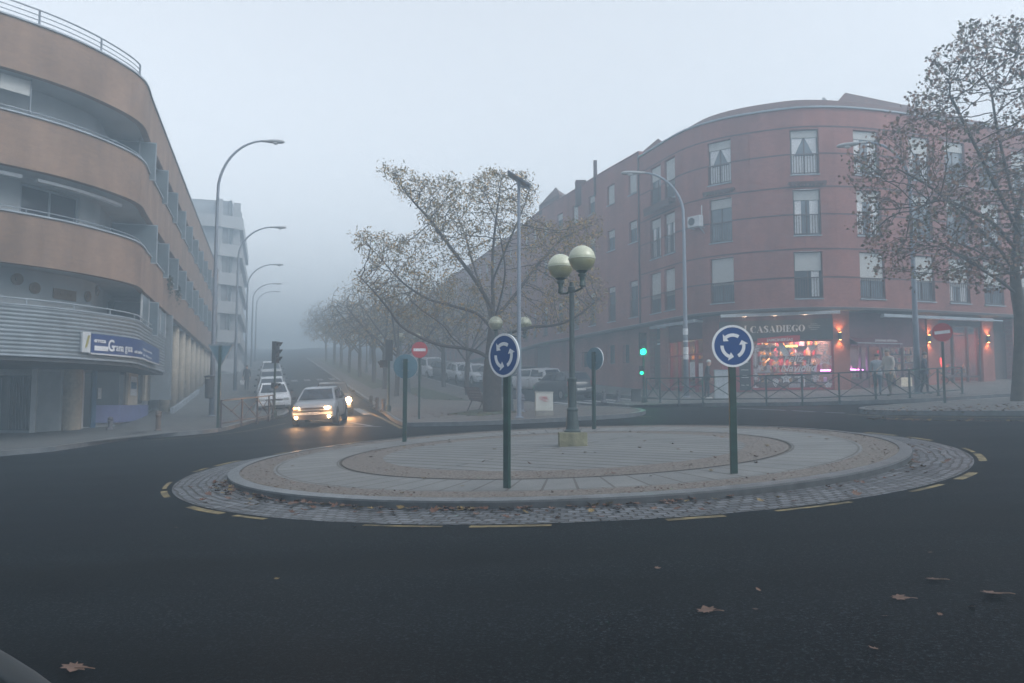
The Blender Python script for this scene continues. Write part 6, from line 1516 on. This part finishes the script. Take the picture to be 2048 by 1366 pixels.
# ================================================================== trees (space colonisation)
def grow(seedpaths, attract, step=.22, kill=.45, infl=2.2, iters=90, seed=1, up=.08):
    """seedpaths: list of polylines sharing nodes; returns nodes, parents"""
    rs = np.random.RandomState(seed); nodes = []; par = []
    for path, pi in seedpaths:
        prev = pi if pi is None else min(range(len(nodes)), key=lambda i: (nodes[i]-Vector(path[0])).length)
        Q = catmull(path, step)
        for j, p in enumerate(Q):
            if prev is not None and j == 0: continue
            nodes.append(Vector(p)); par.append(prev if prev is not None else -1); prev = len(nodes)-1
    nseed = len(nodes)
    Pn = np.array([tuple(n) for n in nodes]); A_ = np.array(attract); alive = np.ones(len(A_), bool)
    best = np.full(len(A_), 1e9); bi = np.zeros(len(A_), int)
    def upd(i0):
        for c0 in range(i0, len(Pn), 64):
            d = np.linalg.norm(A_[:, None, :]-Pn[None, c0:c0+64, :], axis=2); m = d.min(1); k = d.argmin(1)+c0
            u_ = m < best; best[u_] = m[u_]; bi[u_] = k[u_]
    upd(0); alive &= best > kill
    for it in range(iters):
        sel = alive & (best < infl)
        if not sel.any(): break
        dirs = {}
        for ai in np.where(sel)[0]:
            n_ = bi[ai]; v = A_[ai]-Pn[n_]; v /= (np.linalg.norm(v)+1e-9); dirs.setdefault(n_, []).append(v)
        new = []
        for n_, vs in dirs.items():
            v = np.sum(vs, 0)/len(vs)+rs.normal(0, .12, 3); v[2] += up; l_ = np.linalg.norm(v)
            if l_ < 1e-3: continue
            new.append((Pn[n_]+v/l_*step, n_))
        i0 = len(Pn); Pn = np.vstack([Pn]+[p[None] for p, _ in new]); par += [int(n_) for _, n_ in new]; upd(i0); alive &= best > kill
        if len(Pn) > 16000: break
    return Pn, par, nseed
def tree_mesh(Pn, par, r_tip=.008, r_base=.4, expo=2.3, thin=0):
    n = len(Pn); ch = [[] for _ in range(n)]; R = np.zeros(n)
    for i, p in enumerate(par):
        if p >= 0: ch[p].append(i)
    for i in range(n-1, -1, -1):
        R[i] = r_tip if not ch[i] else (sum(R[c]**expo for c in ch[i]))**(1/expo)
    s_ = r_base/R[0]; ex = math.log(r_base/r_tip)/math.log(max(R[0]/r_tip, 1.01)); R = r_tip*(R/r_tip)**ex
    if thin:
        zz = Pn[:, 2]-Pn[0][2]; k_ = np.clip((zz-1.4)/2.4, 0, 1); R = np.where(R > .02, np.maximum(.02, R*(1-thin*k_)), R)
    mb = MB(); done = set()
    order = [i for i in range(n) if par[i] < 0 or len(ch[par[i]]) != 1 or True]
    # follow chains
    starts = [i for i in range(n) if par[i] < 0]+[]
    stack = [(-1, i) for i in starts]
    while stack:
        pr, i = stack.pop(); chain = ([pr] if pr >= 0 else [])+[i]
        while ch[i]:
            cs = sorted(ch[i], key=lambda c: -R[c])
            for c in cs[1:]: stack.append((i, c))
            i = cs[0]; chain.append(i)
        P = [Pn[j] for j in chain]; rr = [R[j] for j in chain]
        if pr >= 0: rr[0] = rr[1]
        sides = 10 if max(rr) > .1 else (6 if max(rr) > .03 else 4 if max(rr) > .012 else 3)
        mb.tube(P, rr, sides, caps=False)
    tips = [i for i in range(n) if not ch[i]]
    return mb, tips, R, ch
def leaves(Pn, par, idx, rs, count, size, spread, droop=.3, kind='quad'):
    mb = MB()
    for i in idx:
        p = Vector(Pn[i]); pr = Vector(Pn[par[i]]) if par[i] >= 0 else p-Vector((0, 0, 1)); d = (p-pr).normalized()
        for _ in range(count if count >= 1 else (1 if rs.random() < count else 0)):
            c = p+Vector((rs.gauss(0, spread), rs.gauss(0, spread), rs.gauss(0, spread*.8)))
            n_ = Vector((rs.gauss(0, 1), rs.gauss(0, 1), rs.gauss(0, 1)+.3)).normalized(); a = n_.orthogonal().normalized(); b = n_.cross(a); th = rs.uniform(0, 2*PI); a, b = a*math.cos(th)+b*math.sin(th), b*math.cos(th)-a*math.sin(th)
            s_ = size*rs.uniform(.6, 1.25); mi = rs.choice((0, 0, 1, 2))
            if kind == 'quad': mb.face([c-a*s_, c-b*s_*.3, c+a*s_, c+b*s_*.3], mi=mi)
            else:
                m_ = [(0, -.9), (.35, -.45), (1, -.35), (.55, .0), (.8, .6), (.3, .35), (0, 1.0), (-.3, .35), (-.8, .6), (-.55, 0), (-1, -.35), (-.35, -.45)]
                mb.face([c+a*(x*s_)+b*(y*s_)+n_*(abs(x)*s_*.25) for x, y in m_], mi=mi)
    return mb
def crown_pts(n, fn, lo, hi, rs):
    out = []
    while len(out) < n:
        p = [rs.uniform(lo[k], hi[k]) for k in range(3)]
        if fn(*p): out.append(p)
    return out
def leafm(name, c): 
    m = mat(name, c, .7, var=.35, scale=20); return m
m_lf = [leafm('leaf_olive', (.20, .135, .03)), leafm('leaf_ochre', (.36, .21, .035)), leafm('leaf_green', (.10, .095, .035))]
m_pl = [leafm('leaf_brown', (.13, .07, .036)), leafm('leaf_rust', (.18, .075, .035)), leafm('leaf_moss', (.09, .085, .035))]
# --- the big leaning locust on the boulevard
TY = at(985, 823)[1]; tb = at(985, 823); TB = (tb[0], tb[1], gz(*tb)+KH)
def TP(px, py, dy=0): a = atd(px, py, TY+dy); return (a[0], a[1], a[2])
base = TP(985, 826)
paths = [([(base[0], base[1], TB[2]-.1), TP(984, 770), TP(985, 715), TP(986, 660), TP(986, 600, .2), TP(985, 520, .3), TP(992, 440, .1), TP(1000, 385, 0)], None),
 ([TP(984, 725), TP(965, 708, -.3), TP(930, 697, -.7), TP(880, 690, -1.2), TP(835, 672, -1.6), TP(800, 650, -1.8), TP(775, 615, -2.0), TP(745, 580, -2.0), TP(722, 557, -2.0)], 1),
 ([TP(985, 660), TP(955, 628, .6), TP(905, 612, 1.0), TP(850, 595, 1.4), TP(800, 560, 1.7), TP(755, 510, 1.8), TP(712, 470, 1.9)], 1),
 ([TP(986, 620), TP(950, 560, -.6), TP(905, 500, -1.0), TP(860, 440, -1.1), TP(820, 395, -1.1), TP(790, 352, -1.0)], 1),
 ([TP(985, 690), TP(1015, 668, -.8), TP(1060, 655, -1.3), TP(1110, 650, -1.5), TP(1150, 635, -1.6), TP(1195, 600, -1.5)], 1),
 ([TP(986, 640), TP(1030, 590, .8), TP(1075, 530, 1.2), TP(1130, 475, 1.4), TP(1190, 448, 1.4)], 1),
 ([TP(986, 560), TP(1015, 490, -1.2), TP(1045, 420, -1.5), TP(1062, 370, -1.4)], 1),
 ([TP(985, 670), TP(975, 610, 1.6), TP(950, 540, 2.6), TP(930, 470, 3.0)], 1),
 ([TP(985, 650), TP(1000, 600, -1.6), TP(1010, 540, -2.6), TP(1000, 470, -3.0)], 1),
 ([TP(930, 697, -.7), TP(905, 675, -1.6), TP(885, 650, -2.4), TP(850, 625, -2.8), TP(820, 600, -3)], 1)]
rs = random.Random(11)
outline = [(705, 465), (735, 455), (790, 475), (835, 470), (850, 450), (835, 415), (800, 390), (765, 345), (768, 325), (800, 330), (830, 355), (900, 350), (935, 372), (955, 350), (985, 335), (1020, 345), (1060, 345), (1072, 385), (1062, 440), (1100, 445), (1200, 435), (1205, 470), (1180, 510), (1190, 545), (1215, 580), (1210, 620), (1180, 645), (1100, 665), (1040, 665), (1000, 640), (975, 665), (900, 650), (860, 640), (800, 640), (760, 620), (715, 575), (705, 545), (735, 540), (730, 510), (712, 490)]
def inpoly(x, y, P):
    c = False; j = len(P)-1
    for i in range(len(P)):
        if (P[i][1] > y) != (P[j][1] > y) and x < (P[j][0]-P[i][0])*(y-P[i][1])/(P[j][1]-P[i][1])+P[i][0]: c = not c
        j = i
    return c
att = []
while len(att) < 3600:
    px, py = rs.uniform(700, 1216), rs.uniform(325, 670)
    if not inpoly(px, py, outline): continue
    hw = 3.6*math.sqrt(max(.05, 1-((px-965)/275)**2))*(.55+.45*min(1, (670-py)/160)) ; dy = rs.uniform(-hw, hw)
    rr_ = math.hypot((px-975)/260, (py-600)/270)
    if rs.random() > .25+.75*min(1, max(0, rr_-.25)/.6): continue
    att.append(TP(px, py, dy))
Pn, par, ns = grow(paths, att, step=.15, kill=.20, infl=1.6, iters=90, seed=3, up=.12)
big = thing('locust_tree', 'large spreading tree with sparse ochre leaves leaning over the bench on the boulevard', 'tree', TB)
mbt, tips, R, ch = tree_mesh(Pn, par, r_tip=.0055, r_base=.38, expo=2.2, thin=.45)
mbt.build('trunk', m_bark, big, smooth=True, off=TB)
lr = random.Random(5); mb = leaves(Pn, par, [i for i in tips if lr.random() < .8], lr, 15, .075, .15)
extra = leaves(Pn, par, [i for i in range(ns, len(Pn)) if R[i] < .016 and lr.random() < .12], lr, 2, .07, .10)
b0_ = len(mb.v); mb.v += extra.v; mb.f += [tuple(i+b0_ for i in f) for f in extra.f]; mb.m += extra.m; mb.uv += extra.uv
mb.build('crown', m_lf, big, off=TB)
print('big tree nodes', len(Pn), 'tips', len(tips))
# --- plane tree on the right island
pb = at(2036, 802); PB = (pb[0], pb[1], gz(*pb)+KH); PY = pb[1]
def PP(px, py, dy=0): a = atd(px, py, PY+dy); return (a[0], a[1], a[2])
b1 = PP(2036, 806)
paths = [([(b1[0], b1[1], PB[2]-.1), PP(2042, 720), PP(2042, 640), PP(2032, 575), PP(2030, 520, .1), PP(2035, 440, .2), PP(2015, 350, .2), PP(1995, 260, .1), PP(1982, 180, 0)], None),
 ([PP(2034, 590), PP(2005, 565, -.4), PP(1965, 540, -.8), PP(1925, 515, -1.2), PP(1885, 490, -1.6)], 1),
 ([PP(2031, 545), PP(2000, 500, .4), PP(1955, 455, .7), PP(1905, 410, 1.0), PP(1855, 370, 1.2), PP(1800, 340, 1.2)], 1),
 ([PP(2033, 500), PP(1990, 450, -.6), PP(1940, 420, -1.2), PP(1880, 400, -1.7), PP(1830, 420, -1.9)], 1),
 ([PP(2034, 460), PP(2000, 390, -.8), PP(1960, 310, -1.2), PP(1925, 240, -1.3), PP(1900, 190, -1.3)], 1),
 ([PP(2034, 430), PP(2060, 330, .4), PP(2070, 220, .5), PP(2060, 120, .5)], 1),
 ([PP(2036, 560), PP(2080, 520, .3), PP(2140, 470, .5), PP(2200, 400, .6), PP(2250, 330, .6)], 1),
 ([PP(2034, 520), PP(2070, 450, 1.2), PP(2120, 350, 1.8), PP(2160, 250, 2)], 1),
 ([PP(2032, 560), PP(2000, 530, 1.2), PP(1950, 500, 2.2), PP(1900, 480, 2.8)], 1)]
outl = [(1690, 300), (1735, 290), (1760, 240), (1800, 230), (1830, 180), (1860, 100), (1900, 95), (1915, 45), (1990, 35), (2100, 30), (2200, 90), (2290, 250), (2330, 400), (2280, 520), (2170, 560), (2080, 545), (2010, 560), (1960, 585), (1880, 560), (1800, 560), (1745, 555), (1735, 490), (1700, 440), (1720, 400), (1685, 350)]
holes_ = [(1960, 215, 38), (1935, 285, 22), (2030, 300, 26), (1900, 300, 18), (1850, 520, 22), (1790, 440, 18)]
att = []
while len(att) < 5600:
    px, py = rs.uniform(1685, 2330), rs.uniform(30, 590)
    if not inpoly(px, py, outl) or any((px-a)**2+(py-b)**2 < r*r for a, b, r in holes_): continue
    hw = 3.6*math.sqrt(max(.05, 1-((px-2015)/330)**2)); att.append(PP(px, py, rs.uniform(-hw, hw)))
Pn, par, ns = grow(paths, att, step=.15, kill=.20, infl=1.7, iters=90, seed=5, up=-.02)
pl = thing('plane_tree', 'plane tree with brown autumn leaves at the right edge on the traffic island', 'tree', PB)
mbt, tips, R, ch = tree_mesh(Pn, par, r_tip=.006, r_base=.22, expo=2.3, thin=.25)
mbt.build('trunk', m_pbark, pl, smooth=True, off=PB)
lr = random.Random(6); cand = [i for i in range(ns, len(Pn)) if R[i] < .014 and lr.random() < .8]
mb = leaves(Pn, par, cand, lr, 2, .066, .14, kind='maple'); mb.build('crown', m_pl, pl, off=PB)
print('plane nodes', len(Pn), 'tips', len(tips), 'leaves', len(mb.f))
# --- hazy boulevard trees : three grown variants, copied
def bg_tree(seed, H=7.5, rad=3.9):
    r_ = random.Random(seed); t = bpy.data.objects.new('boulevard_tree', None); COL.objects.link(t)
    P0 = [([(0, 0, -.1), (.05, 0, 1.2), (0, .05, 2.3), (.1, 0, 3.6), (.05, 0, 5.2)], None)]
    for k in range(6):
        a = k*PI/3+r_.uniform(-.3, .3); q = r_.uniform(.8, 1.1); P0.append(([(.0, .03, 2.0+k*.22), (math.cos(a)*1.1*q, math.sin(a)*1.1*q, 3.0+k*.2), (math.cos(a)*2.3*q, math.sin(a)*2.3*q, 3.9+k*.25), (math.cos(a)*3.1*q, math.sin(a)*3.1*q, 4.9+k*.2)], 1))
    at_ = crown_pts(900, lambda x, y, z: (x*x+y*y)/rad**2+((z-4.3)/(H-4.0))**2 < 1 and z > 2.7+.15*math.hypot(x, y), (-rad, -rad, 2.4), (rad, rad, H), r_)
    Pn, par, ns = grow(P0, at_, step=.28, kill=.4, infl=2.0, iters=40, seed=seed)
    mbt, tips, R, ch = tree_mesh(Pn, par, r_tip=.012, r_base=.15); mbt.build('trunk', m_bark, t, smooth=True)
    mb = leaves(Pn, par, tips, r_, 5, .10, .18); e = leaves(Pn, par, [i for i in range(ns, len(Pn)) if R[i] < .03 and r_.random() < .3], r_, 2, .1, .15)
    b_ = len(mb.v); mb.v += e.v; mb.f += [tuple(i+b_ for i in f) for f in e.f]; mb.m += e.m; mb.uv += e.uv; mb.build('crown', m_lf, t); return t
protos = [bg_tree(21), bg_tree(22), bg_tree(23)]
spots = [(7.3, 49, 'left row, nearest to the junction'), (7.3, 56, 'left row, second from the junction'), (7.3, 63, 'left row, third from the junction'), (7.3, 71, 'left row, fourth from the junction'), (7.3, 80, 'left row, fifth from the junction'), (7.3, 90, 'left row, sixth, a faint outline'), (7.3, 101, 'left row, seventh, nearly lost in fog'), (7.3, 114, 'left row, last visible in the fog'),
         (11.2, 47, 'right row, just behind the big leaning tree'), (11.2, 55, 'right row, second from the junction'), (11.2, 64, 'right row, third from the junction'), (11.2, 74, 'right row, fourth from the junction'), (11.2, 86, 'right row, fifth, pale in the fog'), (11.2, 99, 'right row, last one visible in the fog')]
rr = random.Random(8)
for i, (s_, t_, lab) in enumerate(spots):
    p = S(s_+rr.uniform(-.2, .2), t_); k = (.92, 1.0, 1.08, .97)[i % 4]
    o = protos[i] if i < 3 else copy_tree(protos[i % 3])
    o.location = (*p, gz(*p)+KH); o.rotation_euler = (0, 0, rr.uniform(0, 6.28)); o.scale = (k, k, k*rr.uniform(.95, 1.05))
    tag(o, 'hazy thin-leaved tree of the boulevard, '+lab, 'tree', 'trees along the boulevard')
# ================================================================== fallen leaves
mpl = [mat('fallen_tan', (.105, .06, .042), .8, var=.3, scale=9), mat('fallen_rust', (.10, .045, .026), .8, var=.3, scale=9), mat('fallen_yellow', (.15, .105, .04), .8, var=.3, scale=9)]
MP = [(0, -1.0), (.08, -.55), (.5, -.7), (.45, -.35), (1, -.2), (.72, .05), (.9, .55), (.42, .38), (.3, .65), (0, 1.1), (-.3, .65), (-.42, .38), (-.9, .55), (-.72, .05), (-1, -.2), (-.45, -.35), (-.5, -.7), (-.08, -.55)]
def leafpoly(mb, c, s_, rs_, curl=.3, mi=0):
    a = rs_.uniform(0, 2*PI); tx, ty = rs_.gauss(0, .18), rs_.gauss(0, .18); P = []
    for x, y in MP:
        u, v = x*s_*math.cos(a)-y*s_*math.sin(a), x*s_*math.sin(a)+y*s_*math.cos(a); P.append((c[0]+u, c[1]+v, c[2]+curl*s_*(x*x+y*y)*.5+u*tx+v*ty+.25*s_))
    i = len(mb.v); mb.v += P+[(c[0], c[1], c[2]+.2*s_)]; n = len(P)
    for k in range(n): mb.f.append((i+k, i+(k+1) % n, i+n)); mb.m.append(mi); mb.uv += [(0, 0)]*3
lf = random.Random(31)
big_l = [(1413, 1226, .07, 0, 'brown maple-like leaf on the asphalt, leftmost of the four near the lower right'), (1799, 1201, .07, 0, 'tan leaf on the asphalt, second from the right in the lower right group'), (1868, 1163, .065, 0, 'curled tan leaf on the asphalt, farthest one in the lower right group'), (1984, 1193, .09, 0, 'largest brown leaf on the asphalt near the right edge'), (148, 1342, .08, 0, 'pale tan leaf on the asphalt beside the dark rail at lower left')]
for px, py, s_, mi, lab in big_l:
    x, y = atr(px, py); mb = MB(); leafpoly(mb, (0, 0, 0), s_, lf, .12); mb.tube([(0, 0, .2*s_), (s_*1.2, -s_*.3, .3*s_), (s_*1.7, -s_*.2, .2*s_)], .003, 4)
    o = mb.build('fallen_leaf', mpl[mi]); o.location = (x, y, gz(x, y)+.004); tag(o, lab, 'leaf', 'single leaves on the asphalt')
small = [(1945, 1217), (1517, 1182), (1511, 1221), (1880, 1231), (1748, 1301), (705//2, 1057), (845, 1056), (708, 1056), (1315, 1139), (553, 1160), (15, 1110), (1860, 1107), (1770, 1235)]
mb = MB()
for px, py in small: x, y = atr(px, py); leafpoly(mb, (x, y, gz(x, y)+.004), lf.uniform(.02, .035), lf, mi=lf.choice((0, 0, 2)))
def scatter(n, fn, smin, smax, zoff, cols=(0, 0, 1, 2)):
    for _ in range(n):
        x, y, z = fn(); leafpoly(mb, (x, y, z+zoff), lf.uniform(smin, smax), lf, lf.uniform(.2, .9), lf.choice(cols))
def ringf(a0, a1, r0, r1, off, p=1):
    def f():
        a = math.radians(lf.uniform(a0, a1)); r = r0+(r1-r0)*lf.random()**p; x, y = RC[0]+r*math.cos(a), RC[1]+r*math.sin(a); return x, y, gz(x, y)+off
    return f
scatter(150, ringf(-160, -78, 6.3, 6.6, .03, 2.2), .03, .07, .005); scatter(60, ringf(-165, -60, 6.32, 7.1, .03), .03, .07, 0)
scatter(36, ringf(-45, 0, 6.3, 7.0, .03, 2), .03, .06, 0); scatter(16, ringf(-62, -38, 6.3, 6.6, .03), .03, .05, 0, (1,))
scatter(26, ringf(0, 360, .6, 3.4, IH+.05), .03, .06, 0); scatter(34, ringf(0, 360, 3.5, 5.9, IH), .03, .06, 0)
scatter(1500, ringf(0, 360, 5.5, 6.06, IH), .008, .022, 0, (0, 1, 0)); scatter(900, ringf(0, 360, 3.5, 4.25, IH+.01), .008, .02, 0, (0, 1, 0))
def linef(pts, w, off):
    def f():
        i = lf.randrange(len(pts)-1); k = lf.random(); x = pts[i][0]*(1-k)+pts[i+1][0]*k+lf.gauss(0, w); y = pts[i][1]*(1-k)+pts[i+1][1]*k+lf.gauss(0, w); return x, y, gz(x, y)+off
    return f
scatter(120, linef([at(1735, 830), at(1850, 832.5), at(2048, 833.5)], .12, .012), .03, .08, 0)
scatter(260, linef([at(1800, 822), at(1950, 818), at(2048, 812)], .8, KH), .025, .06, 0)
scatter(90, linef([at(860, 832), at(960, 828), at(1050, 826)], .9, KH), .03, .07, 0); scatter(60, linef([at(830, 788), at(930, 800)], .8, KH+.02), .03, .07, 0)
tag(mb.build('leaf_litter', mpl), kind='stuff')
# ================================================================== fog
def fog():
    x0, x1, y0, y1, z0, z1 = -262, 262, -122, 302, -6.5, 27.0
    V = [(x, y, z) for x in (x0, x1) for y in (y0, y1) for z in (z0, z1)]; mb = MB(); mb.faces(V, [(0, 1, 3, 2), (4, 6, 7, 5), (0, 4, 5, 1), (2, 3, 7, 6), (0, 2, 6, 4), (1, 5, 7, 3)])
    m = bpy.data.materials.new('haze_air'); m.use_nodes = True; nt = m.node_tree; nt.nodes.clear(); o = nt.nodes.new('ShaderNodeOutputMaterial'); v = nt.nodes.new('ShaderNodeVolumePrincipled')
    v.inputs['Density'].default_value = FOG_D; v.inputs['Color'].default_value = (.53, .66, .76, 1); v.inputs['Anisotropy'].default_value = .25
    nt.links.new(v.outputs[0], o.inputs['Volume']); h = mb.build('haze', m); tag(h, kind='stuff')
FOG_D = .0125
fog()
